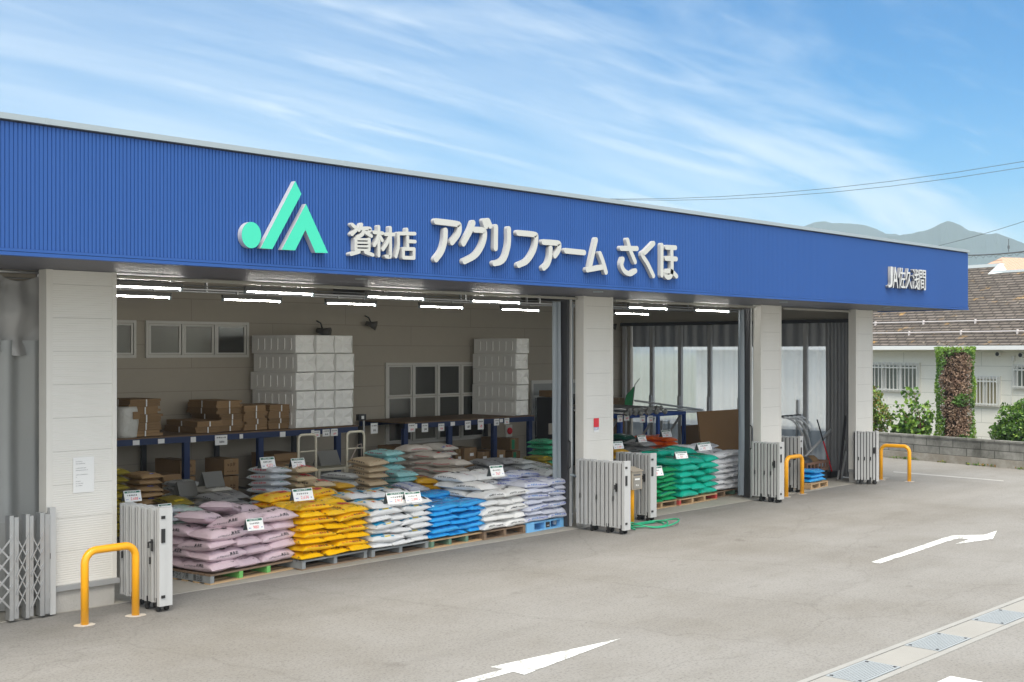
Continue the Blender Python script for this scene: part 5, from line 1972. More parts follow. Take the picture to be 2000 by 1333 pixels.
# foam box stacks: ribbed long sides, crossed ends
def foam_box(name_label, x, y, z, w, d, h, grp):
    t = MB()
    # body with recessed upright ribs on the long side, crossed pyramid on the end
    e = 0.012
    t.box(0.004, w - 0.004, 0.05, d, 0.0, h - 0.006)
    # crossed end (front): shallow four sided pyramid pressed inwards
    c = [(e, 0.0, e), (w - e, 0.0, e), (w - e, 0.0, h - e), (e, 0.0, h - e)]
    b = [(0.004, 0.0495, 0.0), (w - 0.004, 0.0495, 0.0), (w - 0.004, 0.0495, h - 0.006), (0.004, 0.0495, h - 0.006)]
    ctr = (w / 2 + random.uniform(-0.02, 0.02), 0.075, h / 2 + random.uniform(-0.02, 0.02))
    mids = [((c[i][0] + c[(i + 1) % 4][0]) / 2, 0.045, (c[i][2] + c[(i + 1) % 4][2]) / 2) for i in range(4)]
    wr = []
    vs = c + mids + [(ctr[0], 0.018, ctr[2])]
    # diagonal creases stand proud, the fields sink
    cs = [tuple((c[i][j] * 0.5 + ctr[j] * 0.5) if j != 1 else -0.004 for j in range(3)) for i in range(4)]
    vs = c + mids + [(ctr[0], 0.03, ctr[2])] + cs
    fsx = []
    for i in range(4):
        m0, m1 = 4 + i, 4 + (i + 3) % 4
        fsx += [(i, m0, 9 + i), (9 + i, m0, 8), (i, 9 + i, m1), (9 + i, 8, m1)]
    t.add(vs, fsx)
    t.add(c + b, [(i, i + 4, (i + 1) % 4 + 4, (i + 1) % 4) for i in range(4)])
    # upright ribs on the left (-x) side
    n = 6
    for k in range(n):
        yy = 0.08 + (d - 0.12) * k / n
        t.box(-0.010, 0.0035, yy + 0.03, yy + 0.05, h * 0.22, h * 0.80)
        t.box(-0.006, 0.0035, yy + 0.05, yy + 0.13, h * 0.18, h * 0.24)
    o = t.build('foam_box', M_FOAM, None, recalc=False)
    o.location = (x, y, z)
    o.rotation_euler = (0, 0, R(random.uniform(-1.2, 1.2)))
    tag(o, name_label, 'foam box', grp)
    return o


lv = ['bottom', 'second', 'third', 'fourth', 'top']
for k in range(5):
    for i, cn in enumerate(('left', 'middle', 'right')):
        foam_box(f'white foam box, {lv[k]} row, {cn} column of the left foam stack', 13.83 + 0.452 * i + random.uniform(-0.012, 0.012), 18.27 + random.uniform(-0.01, 0.02), SZ + 0.342 * k, 0.447, 1.36, 0.341, 'foam boxes on the left rack')
for k in range(5):
    foam_box(f'white foam box, {lv[k]} of the right foam stack', 19.76 + random.uniform(-0.012, 0.012), 18.32 + random.uniform(-0.01, 0.02), SZ + 0.338 * k, 0.41, 1.32, 0.337, 'foam boxes on the right rack')


# bundles of flattened cartons tied with string
def carton_bundle(u0, u1, vt, vb, Y, label, d=0.75, dark=False, z=None):
    a, b = atY(u0, vb, Y), atY(u1, vt, Y)
    zb_ = a.z if z is None else z
    h = b.z - zb_
    w = b.x - a.x
    t = thing('carton_bundle', label, 'carton bundle', (a.x, Y, zb_), R(random.uniform(-2, 2)), 'tied bundles of flattened cartons on the left rack')
    n = max(3, int(h / 0.022))
    f = MB()
    for k in range(n):
        j, j2 = random.uniform(-0.012, 0.012), random.uniform(-0.014, 0.014)
        f.box(j, w + j2, random.uniform(-0.01, 0.012), d, h * k / n + 0.0015, h * (k + 1) / n)
    f.build('flat_cartons', M_KRAFTD if dark else M_KRAFT, t)
    for xx in (w * 0.5,):
        f = MB()
        f.box(xx - 0.012, xx + 0.012, -0.018, -0.014, 0.004, h - 0.004)
        f.build('string', M_PAPER, t)
    f = MB()
    f.box(-0.02, -0.016, d * 0.45, d * 0.49, 0.004, h - 0.004)
    f.build('string', M_PAPER, t)
    return t


zz = SZ + 0.001


def bundle_stack(u0, u1, vts, Y, desc, d=0.8):
    z = zz
    for k, vt in enumerate(vts):
        zt = atY((u0 + u1) / 2, vt, Y).z
        j = random.uniform(-3, 3)
        a, b = atY(u0 + j, 800, Y), atY(u1 + j, 800, Y)
        h = zt - z
        t = thing('carton_bundle', f'carton bundle, {lv[k] if k < len(vts) - 1 else "top"} of the {desc}', 'carton bundle', (a.x, Y, z), R(random.uniform(-1.5, 1.5)), 'tied bundles of flattened cartons on the left rack')
        w = b.x - a.x
        n = max(2, int(h / 0.038))
        f = MB()
        for q in range(n):
            jx = random.uniform(-0.03, 0.03)
            f.box(jx, w + jx + random.uniform(-0.03, 0.02), random.uniform(-0.012, 0.03), d, h * q / n + 0.004, h * (q + 1) / n)
        f.box(0.03, w - 0.03, 0.035, d - 0.01, 0.001, h - 0.004)
        f.build('flat_cartons', M_KRAFT, t)
        f = MB()
        f.box(w * 0.5 - 0.011, w * 0.5 + 0.011, -0.018, -0.013, 0.004, h - 0.004)
        f.build('string', M_PAPER, t)
        f = MB()
        f.box(-0.022, -0.017, d * 0.45, d * 0.48, 0.004, h - 0.004)
        f.build('string', M_PAPER, t)
        z = zt + 0.001


bundle_stack(252, 313, (841, 826, 810, 795, 780), 18.45, 'tall carton pile by the wide pillar', 0.75)
bundle_stack(382, 430, (834, 823), 18.42, 'low carton pile', 1.0)
bundle_stack(426, 474, (832, 820, 809, 797, 783), 18.55, 'tall middle carton pile', 0.95)
bundle_stack(480, 524, (829, 818, 804, 792), 18.48, 'carton pile left of the foam boxes', 0.9)
bundle_stack(526, 567, (827, 817, 804, 791), 18.46, 'carton pile touching the foam boxes', 0.9)

# bubble wrapped roll on the rack end
p0, p1 = atY(229, 866, 18.15), atY(270, 806, 18.15)
f = MB()
n, m_ = 20, 14
vs = []
for j in range(m_ + 1):
    tz = j / m_
    for i in range(n):
        a = 2 * PI * i / n
        r = (0.985 - 0.10 * abs(2 * tz - 1) ** 3) * (1 + 0.07 * noise.noise(Vector((math.cos(a) * 1.5, math.sin(a) * 1.5, tz * 3))))
        ex = 0.75
        vs.append((math.copysign(abs(math.cos(a)) ** ex, math.cos(a)) * r * 0.20, math.copysign(abs(math.sin(a)) ** ex, math.sin(a)) * r * 0.20, tz * 0.50))
f.add(vs, [(j * n + i, j * n + (i + 1) % n, (j + 1) * n + (i + 1) % n, (j + 1) * n + i) for j in range(m_) for i in range(n)] + [tuple(reversed(range(n))), tuple(range(m_ * n, (m_ + 1) * n))])
rl = thing('wrapped_pack', 'translucent white plastic wrapped pack with brown label at the rack end by the pillar', 'pack', (p0.x + 0.33, 18.50, SZ))
f.build('wrapping', mat('bubble_wrap', (0.60, 0.60, 0.57), 0.3, bump=0.6, bscale=25, var=0.1), rl, smooth=True)
f = MB()
f.box(0.03, 0.15, -0.212, -0.205, 0.30, 0.42)
f.build('label', M_KRAFT, rl)


# cartons
def carton(x, y, z, w, d, h, label, rz=0.0, m=None, opened=False, lab=None, pr=None, grp='cardboard cartons on the floor at the rear'):
    t = thing('carton', label, 'carton', (x, y, z), rz, grp)
    m = m or M_KRAFT
    f = MB()
    f.box(0, w, 0, d, 0, h)
    f.build('body', m, t, bevel=0.004)
    if opened:
        f = MB()
        f.add([(0, -0.001, h), (w, -0.001, h), (w, -0.08, h - 0.13), (0, -0.08, h - 0.13), (0, 0.003, h + 0.003), (w, 0.003, h + 0.003), (w, -0.077, h - 0.127), (0, -0.077, h - 0.127)],
              [(0, 1, 2, 3), (7, 6, 5, 4), (0, 4, 5, 1), (1, 5, 6, 2), (2, 6, 7, 3), (3, 7, 4, 0)])
        f.build('flap', m, t)
    else:
        f = MB()
        f.box(w / 2 - 0.025, w / 2 + 0.025, -0.0015, d + 0.001, h + 0.0005, h + 0.002).box(w / 2 - 0.025, w / 2 + 0.025, -0.002, -0.0006, h - 0.07, h + 0.0004)
        f.build('tape', mat('packing_tape', (0.30, 0.21, 0.11), 0.3), t)
    if lab:
        f = MB()
        f.box(w * lab[0], w * lab[1], -0.004, -0.001, h * lab[2], h * lab[3])
        f.build('label', lab[4], t)
    if pr:
        f = MB()
        if isinstance(pr, str):
            text_flat(f, pr, w * 0.2, h * 0.45, h * 0.3, -0.0015, maxw=w * 0.6)
        else:
            bars_flat(f, 3, w * 0.22, h * 0.52, h * 0.28, -0.0015, random.Random(int(x * 50)), w=w * 0.17)
            bars_flat(f, 6, w * 0.18, h * 0.18, h * 0.09, -0.0015, random.Random(int(x * 51)), w=w * 0.10)
        f.build('print', mat('carton_print', (0.10, 0.05, 0.02), 0.7), t)
    return t


def cart(u0, u1, vt, vb, Y, d, label, **k):
    a, b = atY(u0, vb, Y), atY(u1, vt, Y)
    z = k.pop('z', a.z)
    carton(a.x, Y, max(0.013, z), b.x - a.x, d, b.z - max(0.013, z), label, **k)


cart(352, 382, 899, 930, 18.5, 0.8, 'dark closed carton on top of another beside the rack leg', pr=True)
cart(352, 382, 930.5, 999, 18.5, 0.8, 'carton carrying the dark closed carton beside the rack leg', pr=True)
cart(317, 352, 926, 990, 18.2, 0.5, 'opened carton with its flap down beside the brown paper bags', opened=True)
cart(438, 466, 896, 929, 18.4, 0.6, 'printed carton on top of its twin, right of the white lettered bag', pr=True)
cart(438, 466, 929.5, 1000, 18.4, 0.6, 'lower printed carton right of the white lettered bag', pr=True)
cart(535, 582, 884, 985, 18.7, 0.7, 'open dark carton in the shade behind the silver bags', opened=True)
cart(776, 811, 870, 960, 18.7, 0.6, 'wide carton behind the aqua bags under the bare rack')
P_ = M_PAPER
cart(890, 906, 877, 958, 18.5, 0.5, 'narrow carton immediately right of the cream bags', lab=(0.3, 0.8, 0.72, 0.80, P_))
cart(907, 931, 874, 958, 18.4, 0.5, 'tallest carton under the bare rack', lab=(0.45, 0.75, 0.78, 0.86, P_))
cart(933, 956, 882, 958, 18.35, 0.5, 'carton left of the third rack leg', lab=(0.45, 0.75, 0.78, 0.86, P_))
cart(964, 987, 879, 958, 18.45, 0.5, 'carton right of the third rack leg', lab=(0.5, 0.8, 0.76, 0.86, P_))
cart(997, 1013, 856, 880, 18.6, 0.9, 'green labelled box on top below the alarm bell', lab=(0.15, 0.5, 0.08, 0.9, GNP), pr=None)
cart(1000, 1016, 880.5, 958, 18.6, 0.9, 'green labelled box underneath, below the alarm bell', lab=(0.15, 0.5, 0.75, 0.96, GNP))
# things in the doorway
cart(1078, 1097, 763, 776, 18.9, 0.4, 'small carton high on a black cabinet in the doorway', z=atY(1078, 776, 18.9).z, grp='goods in the doorway')
cb = thing('cabinet', 'narrow black cabinet in the doorway beside the accordion curtain', 'cabinet')
a, b = atY(1080, 830, 18.9), atY(1100, 776.5, 18.9)
f = MB()
f.box(a.x, b.x, 18.9, 19.4, 0.013, b.z)
f.build('case', M_DARKW, cb, bevel=0.01)
f = MB()
f.box(a.x + 0.05, b.x - 0.1, 18.885, 18.899, 0.9, b.z - 0.1)
f.build('cabinet_door', M_BLACK, cb)
bd = thing('notice_board', 'beige board on a thin post before the black cabinet', 'board')
a, b = atY(1072, 849, 18.3), atY(1098, 826, 18.3)
f = MB()
f.box(a.x, b.x, 18.3, 18.32, a.z, b.z)
f.build('panel', M_BOARD if False else mat('beige_board', (0.42, 0.38, 0.33), 0.7), bd)
f = MB()
f.box((a.x + b.x) / 2 - 0.015, (a.x + b.x) / 2 + 0.015, 18.322, 18.345, 0.013, b.z)
f.build('post', M_CREAMM, bd)
# bell
p = atY(995, 842, BACK - 0.06)
bl = thing('alarm_bell', 'red round alarm bell on a grey box on the rear wall', 'alarm bell', (p.x, BACK, p.z))
f = MB()
f.box(-0.10, 0.10, -0.06, -0.003, -0.14, 0.14)
f.build('box', M_TRIM, bl, bevel=0.008)
f = MB()
f.tube([(0, -0.061, 0), (0, -0.085, 0), (0, -0.10, 0)], 0.075, 20, radii=[0.08, 0.078, 0.045])
f.build('bell', M_RED, bl, smooth=True)
f = MB()
f.tube([(0, -0.03, -0.141), (0.02, -0.03, -0.35), (0.05, -0.02, -0.6)], 0.006, 5)
f.build('cable', M_BLACK, bl)


# wall speakers
def speaker(u, v, s, label, rz):
    p = atY(u, v, BACK - 0.25)
    t = thing('horn_speaker', label, 'speaker', (p.x, BACK - 0.003, p.z), 0)
    f = MB()
    f.tube([(0, 0, s * 0.9), (0, -0.12, s * 0.7), (0, -0.18, 0.05)], 0.015, 6)
    f.build('bracket', M_DARKW, t)
    f = MB()
    d = Vector((math.sin(rz), -math.cos(rz), -0.25)).normalized()
    q = Vector((0, -0.18, 0))
    f.tube([q - d * s * 0.5, q - d * s * 0.25, q, q + d * s * 0.6], s * 0.5, 16, radii=[s * 0.22, s * 0.25, s * 0.28, s * 0.5])
    f.build('horn', mat('speaker_grey', (0.10, 0.095, 0.085), 0.5), t, smooth=True)


speaker(728, 634, 0.20, 'dark cylindrical speaker hung on the rear wall between the foam stacks', 0.7)
speaker(634, 648, 0.24, 'dark speaker just showing above the left foam stack', 0.5)
p = atX(1201, 640, 16.9)
sp_ = atY(1201, 636, BACK - 0.3)
speaker(1200, 637, 0.17, 'small dark speaker at the rear corner beside the red sticker pillar', 0.6)


# trolleys
def trolley(u0, u1, vt, Y, label, L=1.0, rope=False):
    a, b = atY(u0, vt, Y), atY(u1, vt, Y)
    w = b.x - a.x
    zt = a.z
    t = thing('platform_trolley', label, 'trolley', (a.x, Y, 0.012), 0, 'platform trolleys with cream handles')
    pts = [(0, 0, 0.2)]
    r = 0.07
    pts += [(0, 0, zt - r)] + [(r - r * math.cos(PI / 2 * k / 5), 0, zt - r + r * math.sin(PI / 2 * k / 5)) for k in range(1, 6)]
    pts += [(w - r + r * math.sin(PI / 2 * k / 5), 0, zt - r + r * math.cos(PI / 2 * k / 5)) for k in range(0, 6)] + [(w, 0, 0.2)]
    f = MB()
    f.tube(pts, 0.021, 10)
    f.build('handle', M_CREAMM, t, smooth=True)
    for zz_ in (zt - 0.27, zt - 0.55):
        f = MB()
        f.tube([(0.015, 0, zz_), (w - 0.015, 0, zz_)], 0.012, 8)
        f.build('cross_bar', M_CREAMM, t, smooth=True)
    f = MB()
    f.box(-0.02, L, -0.05, 0.62, 0.17, 0.21)
    f.build('platform', M_GREYM, t, bevel=0.01)
    for xx in (0.1, L - 0.12):
        for yy in (0.02, 0.5):
            f = MB()
            f.tube([(xx, yy - 0.02, 0.075), (xx, yy + 0.02, 0.075)], 0.073, 14)
            f.build('wheel', M_RUBBER, t)
    if rope:
        f = MB()
        f.tube([(w * 0.75, -0.05, 0.05), (w * 0.72, -0.05, zt - 0.2), (w * 0.55, -0.03, zt - 0.22), (w * 0.15, -0.03, zt - 0.45), (w * 0.1, -0.02, zt - 0.6)], 0.008, 6)
        f.build('cable', mat('pinkish_cable', (0.40, 0.33, 0.29), 0.5), t, smooth=True)
    return t


trolley(583, 617, 852, 16.1, 'cream handled trolley left of the bare rack, behind the tan bags', 0.9)
trolley(678, 711, 846, 15.75, 'cream handled trolley with a dangling cable beside the beige bags', 0.5, True)
# shelf trolley with grey boxes between them
t = thing('stock_table', 'low olive topped table with cream frame between the two trolleys', 'table')
a, b = atY(622, 914, 16.3), atY(676, 905, 16.3)
zt = a.z
f = MB()
f.box(a.x, b.x, 16.3, 17.2, zt - 0.02, zt)
f.build('table_top', mat('olive_top', (0.22, 0.21, 0.15), 0.6), t)
for yy in (16.3, 17.16):
    f = MB()
    f.box(a.x, b.x, yy, yy + 0.04, zt - 0.065, zt - 0.0205)
    f.build('rail', M_CREAMM, t)
for xx in (a.x, b.x - 0.04):
    for yy in (16.3, 17.16):
        f = MB()
        f.box(xx, xx + 0.04, yy, yy + 0.04, 0.013, zt - 0.0655)
        f.build('leg', M_CREAMM, t)
for k in range(2):
    bag('silverwhite', (a.x + b.x) / 2 + 0.05, 16.75, zt - 0.19 - 0.10 * k, R(-88), ('whitish bag directly under the olive table top', 'lower whitish bag under the olive table')[k], 'bags under the olive table')
f = MB()
f.add([(0, 0, 0), (0.42, 0, 0), (0.42, 0.12, 0.24), (0, 0.12, 0.24), (0, 0.24, 0), (0.42, 0.24, 0)], [(0, 1, 2, 3), (3, 2, 5, 4), (0, 3, 4), (1, 5, 2)])
tc_ = f.build('tent_card', mat('grey_card', (0.16, 0.16, 0.15), 0.5), None)
tc_.location = (a.x + 0.22, 16.5, zt)
tag(tc_, 'dark tent card standing on the olive topped table', 'card')
# dark screen panel behind
f = MB()
a, b = atY(622, 900, 18.0), atY(695, 850, 18.0)
# smoke detector box hung at bare rack corner
p = atY(711, 817, SY - 0.06)
sk = thing('power_socket', 'small black socket box at the corner of the bare rack', 'socket', (p.x, SY + 0.02, p.z))
f = MB()
f.box(-0.09, 0.09, -0.04, 0.05, -0.05, 0.07)
f.build('case', M_BLACK, sk, bevel=0.006)
f = MB()
f.box(-0.03, 0.03, -0.046, -0.041, -0.02, 0.04)
f.build('label', M_PAPER, sk)
f = MB()
f.tube([(0.06, 0.0, -0.05), (0.06, 0.0, -p.z + 0.02)], 0.018, 8)
f.build('post', M_STEEL, sk)

# ================================================================ MIDDLE BAY
t = thing('pipe_rack', 'royal blue steel table rack carrying galvanised pipes in the middle bay', 'rack')
rx0, rx1, ry0, ry1 = 18.75, 20.35, 14.75, 17.9
q1 = atY(1285, 812, 16.5)
rz_t = q1.z
rx1 = q1.x + 1.5
rx0 = q1.x - 2.2
yA, yB = 16.5, 17.6
rx0 = atY(1135, 800, yB).x
rx1 = atY(1336, 808, yA).x
MB_ = mat('royal_blue_steel', (0.02, 0.07, 0.30), 0.45)
for yy in (yA, yB):
    f = MB()
    f.box(rx0, rx1 + 0.08, yy, yy + 0.06, rz_t - 0.02, rz_t + 0.06)
    f.build('beam', MB_, t)
for xx in (rx0, q1.x, rx1):
    f = MB()
    f.box(xx, xx + 0.07, yA + 0.061, yB - 0.001, rz_t - 0.018, rz_t + 0.058)
    f.build('end_rail', MB_, t)
    for yy in (yA, yB):
        f = MB()
        f.box(xx, xx + 0.075, yy, yy + 0.06, 0.013, rz_t - 0.021)
        f.build('leg', MB_, t)
    f = MB()
    f.add([(xx + 0.02, yA + 0.1, rz_t - 0.05), (xx + 0.02, yA + 0.16, rz_t - 0.05), (xx + 0.02, yB - 0.1, 0.25), (xx + 0.02, yB - 0.16, 0.25), (xx + 0.05, yA + 0.1, rz_t - 0.05), (xx + 0.05, yA + 0.16, rz_t - 0.05), (xx + 0.05, yB - 0.1, 0.25), (xx + 0.05, yB - 0.16, 0.25)],
          [(0, 1, 2, 3), (7, 6, 5, 4), (0, 4, 5, 1), (1, 5, 6, 2), (2, 6, 7, 3), (3, 7, 4, 0)])
    f.build('brace', M_GREYM, t)
rnd = random.Random(11)
for k in range(22):
    row = k // 11
    x = rx0 - 0.1 + (k % 11) * 0.125 + rnd.uniform(-0.03, 0.03) + row * 0.06
    if x > q1.x - 0.05:
        x = q1.x - 0.06 - rnd.random() * 0.3
    z = rz_t + 0.105 + row * 0.075
    ang = rnd.uniform(-0.05, 0.16)
    L = rnd.uniform(1.7, 2.2)
    y0 = yA - 0.25 + rnd.uniform(-0.12, 0.15)
    pt = thing('steel_pipe', f'galvanised pipe with round clamp end, {("lower", "upper")[row]} layer of the middle bay pipe heap', 'pipe', (x, y0, z), 0, 'galvanised pipes heaped on the blue rack, ' + ('lower', 'upper')[row] + ' layer')
    f = MB()
    f.tube([(0, 0, 0), (L * math.sin(ang), L * math.cos(ang), 0.02)], 0.022, 8)
    f.build('tube', M_STEEL, pt, smooth=True)
    f = MB()
    f.tube([(0, -0.03, 0), (0, 0.0, 0), (0, 0.06, 0)], 0.045, 12, radii=[0.042, 0.058, 0.034])
    f.build('clamp', mat('dull_zinc', (0.30, 0.31, 0.30), 0.4, metal=0.6, var=0.3, vscale=12), pt, smooth=False)
# long loose pipes pointing to the right
for k, (u0, v0, u1, v1, lab) in enumerate(((1240, 783, 1373, 801, 'dark long pipe slanting across the top of the heap'), (1290, 798, 1376, 803, 'bright long pipe lying to the right on the heap'), (1285, 805, 1374, 805, 'lowest long pipe reaching toward the cardboard'))):
    a, b = atY(u0, v0, 16.6 + 0.2 * k), atY(u1, v1, 17.3 + 0.1 * k)
    f = MB()
    f.tube([a, b], 0.022, 8)
    tag(f.build('long_pipe', M_STEEL if k else M_GREYM, None, smooth=True), lab, 'pipe')
for k, (u, v, lab) in enumerate(((1211, 818, 'red figured tag nearest the pillar under the pipe heap'), (1224, 815, 'second red figured tag under the pipe heap'), (1255, 819, 'left of the joined tags under the pipe heap'), (1271, 819, 'right of the joined tags beside the blue rack leg'))):
    hang_tag(u, v, 0.17, 0.15, lab, Y=yA - 0.05, seed=30 + k)
# brown cardboard sheets leaning
for (u0, u1, vt, vb, Y, lab) in ((1341, 1392, 829, 890, 16.75, 'lower brown cardboard sheet leaning behind the teal bags'), (1376, 1456, 800, 890, 15.7, 'tall brown cardboard sheet leaning behind the patterned bags')):
    a, b = atY(u0, vb, Y), atY(u1, vt, Y)
    f = MB()
    M = Matrix.Translation((a.x, Y, 0.013)) @ Matrix.Rotation(R(-7), 4, 'X')
    f.box(0, b.x - a.x, 0, 0.035, 0, b.z, M=M)
    tag(f.build('cardboard_sheet', mat('cardboard_sheet', (0.21, 0.115, 0.045), 0.8, var=0.1, vscale=1.5), None), lab, 'cardboard')
# green flag on a pole, carton beside it
a = atY(1228, 815, 17.6)
fl = thing('banner', 'small green banner leaning on a thin pole above the pipe heap', 'banner')
q0, q1_, q2_ = atY(1220, 800, 18.6), atY(1239, 757, 18.6), atY(1249, 740, 18.6)
base = atY(1226, 880, 18.6)
f = MB()
f.tube([base, atY(1240, 752, 18.6), q2_], 0.012, 6)
f.build('pole', M_GREYM, fl)
pts = [atY(u, v, 18.58) for u, v in ((1239, 755), (1232, 763), (1224, 772), (1221, 785), (1220, 800), (1222, 822), (1230, 822), (1235, 790))]
f = MB()
n = len(pts)
f.add(pts + [p + Vector((0, 0.012, 0)) for p in pts], [tuple(range(n)), tuple(reversed(range(n, 2 * n)))] + [(i, i + n, (i + 1) % n + n, (i + 1) % n) for i in range(n)])
f.build('cloth', mat('green_cloth', (0.008, 0.22, 0.06), 0.7), fl)
cart(1198, 1220, 777, 800, 18.8, 0.45, 'printed carton high behind the pipe heap, left of the green banner', pr=True, grp='goods in the middle bay', z=0.013)
# step ladder frame seen under the rack
ld = thing('step_ladder', 'aluminium step ladder standing folded behind the orange bags', 'ladder')
a, b = atY(1293, 822, 18.3), atY(1308, 822, 18.3)
f = MB()
f.box(a.x, a.x + 0.04, 18.3, 18.36, 0.013, a.z)
f.build('rail', M_ALU, ld)
f = MB()
f.box(b.x, b.x + 0.04, 18.3, 18.36, 0.013, a.z)
f.build('rail', M_ALU, ld)
for k in range(5):
    f = MB()
    f.box(a.x + 0.041, b.x - 0.001, 18.3, 18.37, 0.3 + 0.25 * k, 0.33 + 0.25 * k)
    f.build('step', M_ALU, ld)

# ================================================================ RIGHT BAY
t = thing('pipe_stand', 'dark steel stand holding bundles of bent hoop pipes in the right bay', 'stand', (0, 0, 0))
a = atY(1526, 814, 14.6)
b = atY(1575, 814, 14.6)
f = MB()
f.box(a.x - 0.6, b.x, 14.6, 14.66, a.z - 0.03, a.z + 0.02)
f.build('top_bar', M_DARKW, t)
for xx in (a.x - 0.55, b.x - 0.25):
    f = MB()
    f.box(xx, xx + 0.06, 14.661, 14.72, 0.013, a.z + (0.35 if xx > a.x else 0.02))
    f.build('upright', MATS['post_steel'], t)
f = MB()
f.box(a.x - 0.6, b.x + 0.35, 14.5, 14.55, 0.66, 0.70)
f.build('low_shelf', M_DARKW, t)
for k in range(7):
    f = MB()
    x0 = a.x + 0.10 * k - 0.15
    pts = []
    for j in range(9):
        s = j / 8
        pts.append((x0 + 0.75 * math.sin(s * PI / 2), 14.45 + 0.06 * (k % 2) - 0.15 * s, a.z - 0.01 - 0.85 * (1 - math.cos(s * PI / 2))))
    f.tube(pts, 0.024, 8)
    hp_ = f.build('bent_pipe', mat('bright_pipe', (0.72, 0.74, 0.76), 0.28, metal=0.25), None, smooth=True)
    tag(hp_, 'bent silver pipe curving down among the stand of hoop pipes', 'pipe', 'bent hoop pipes on the dark stand')
# slanted planks at pillar
for k, (u0, v0, u1, v1, r, m, lab) in enumerate(((1639, 915, 1657, 760, 0.03, M_DARKW, 'dark plank leaning against the right pillar'), (1643, 937, 1658, 850, 0.022, M_ALU, 'pale bar leaning beside the right pillar'), (1636, 938, 1655, 840, 0.018, M_ALU, 'thin pale bar leaning left of the other pale bar'))):
    a, b = atY(u0, v0, 13.35), atY(u1, v1, 13.48)
    a.z = 0.02
    f = MB()
    f.tube([a, b], r, 4)
    tag(f.build('leaning_bar', m, None), lab, 'bar')
a, b = atY(1560, 905, 13.9), atY(1652, 810, 13.75)
f = MB()
f.tube([a, b], 0.03, 8)
tag(f.build('slanted_pipe', MATS['post_steel'], None, smooth=True), 'grey pipe slanting up to the right pillar across the curtain', 'pipe')
# broom
br = thing('broom', 'long handled broom with red lower shaft leaning in the right bay', 'broom')
a, m_, b = atY(1621, 900, 13.7), atY(1608, 862, 13.75), atY(1596, 820, 13.8)
a2 = a.copy()
a2.z = 0.14
f = MB()
f.tube([a2 + Vector((0.09, 0, 0)), m_], 0.016, 8)
f.build('red_shaft', M_RED, br)
f = MB()
f.tube([m_, b], 0.015, 8)
f.build('grip', M_BLACK, br)
f = MB()
f.box(a2.x - 0.08, a2.x + 0.28, 13.64, 13.76, 0.02, 0.15)
f.build('brush_head', M_BLACK, br)
# crate
cr = thing('crate', 'brown plastic crate of dark odds and ends in the right bay', 'crate', (22.95, 13.22, 0.30), R(4))
a, b = atY(1577, 925, 13.5), atY(1625, 899, 13.5)
cr.location = (a.x, 13.5, a.z)
w, h, d = b.x - a.x, b.z - a.z, 0.5
M_CR = mat('brown_crate', (0.26, 0.15, 0.11), 0.6)
f = MB()
f.box(0, w, 0, d, 0, 0.02)
f.build('base', M_CR, cr)
for nm, (x0, x1, y0, y1) in (('front_side', (0, w, 0, 0.02)), ('rear_side', (0, w, d - 0.02, d)), ('end_side', (0, 0.02, 0.0205, d - 0.0205)), ('end_side', (w - 0.02, w, 0.0205, d - 0.0205))):
    f = MB()
    f.box(x0, x1, y0, y1, 0.0205, h * 0.28).box(x0, x1, y0, y1, h * 0.78, h)
    nx_ = 6
    for k in range(nx_ + 1):
        if x1 - x0 > 0.1:
            xx = (w - 0.03) * k / nx_
            f.box(xx, xx + 0.03, y0 + 0.001, y1 - 0.001, h * 0.28, h * 0.78)
        else:
            yy = 0.022 + (d - 0.074) * k / nx_
            f.box(x0 + 0.001, x1 - 0.001, yy, yy + 0.03, h * 0.28, h * 0.78)
    f.build(nm, M_CR, cr)
cs = thing('plastic_tub', 'dark grey plastic tub supporting the brown crate', 'tub', (cr.location.x + 0.1, 13.55, 0.013), R(3))
f = MB()
hz_ = cr.location.z - 0.02
f.box(0, 0.95, 0, 0.45, 0, hz_)
f.build('body', M_DARKW, cs, bevel=0.015)
f = MB()
f.box(-0.015, 0.965, -0.015, 0.465, hz_ + 0.0005, hz_ + 0.018)
f.build('rim', M_BLACK, cs)
for k, (dx, dy, m, nm, lab) in enumerate(((0.15, 0.2, M_DARKW, 'dark_cloth', 'black cloth bundle heaped in the brown crate'), (0.5, 0.25, M_KRAFT, 'paper_bundle', 'brown paper bundle in the brown crate'))):
    f = MB()
    n = 14
    vs = []
    for j in range(7):
        for i in range(n):
            a_ = 2 * PI * i / n
            rr = math.sin(PI * (j + 0.3) / 7.2) * (0.2 + 0.06 * noise.noise(Vector((i, j, k))))
            vs.append((rr * math.cos(a_), rr * math.sin(a_) * 0.8, 0.30 * j / 6))
    f.add(vs, [(j * n + i, j * n + (i + 1) % n, (j + 1) * n + (i + 1) % n, (j + 1) * n + i) for j in range(6) for i in range(n)] + [tuple(reversed(range(n))), tuple(range(6 * n, 7 * n))])
    o = f.build(nm, m, None, smooth=True)
    o.location = cr.location + Vector((dx + 0.1, dy, 0.03))
    tag(o, lab, 'bundle')
gb = thing('green_basket', 'dark green basket behind the three sky blue bags', 'basket', (22.75, 13.85, 0.013))
f = MB()
n = 20
f.tube([(0.2, 0.2, 0.0), (0.2, 0.2, 0.35)], 0.3, n, radii=[0.26, 0.34])
f.build('tub', mat('green_tub', (0.01, 0.13, 0.08), 0.5), gb, smooth=False)
f = MB()
f.tube([(0.2 + 0.345 * math.cos(2 * PI * k / 24), 0.2 + 0.345 * math.sin(2 * PI * k / 24), 0.36) for k in range(25)], 0.014, 6, caps=False)
f.build('rim', MATS['green_tub'], gb)

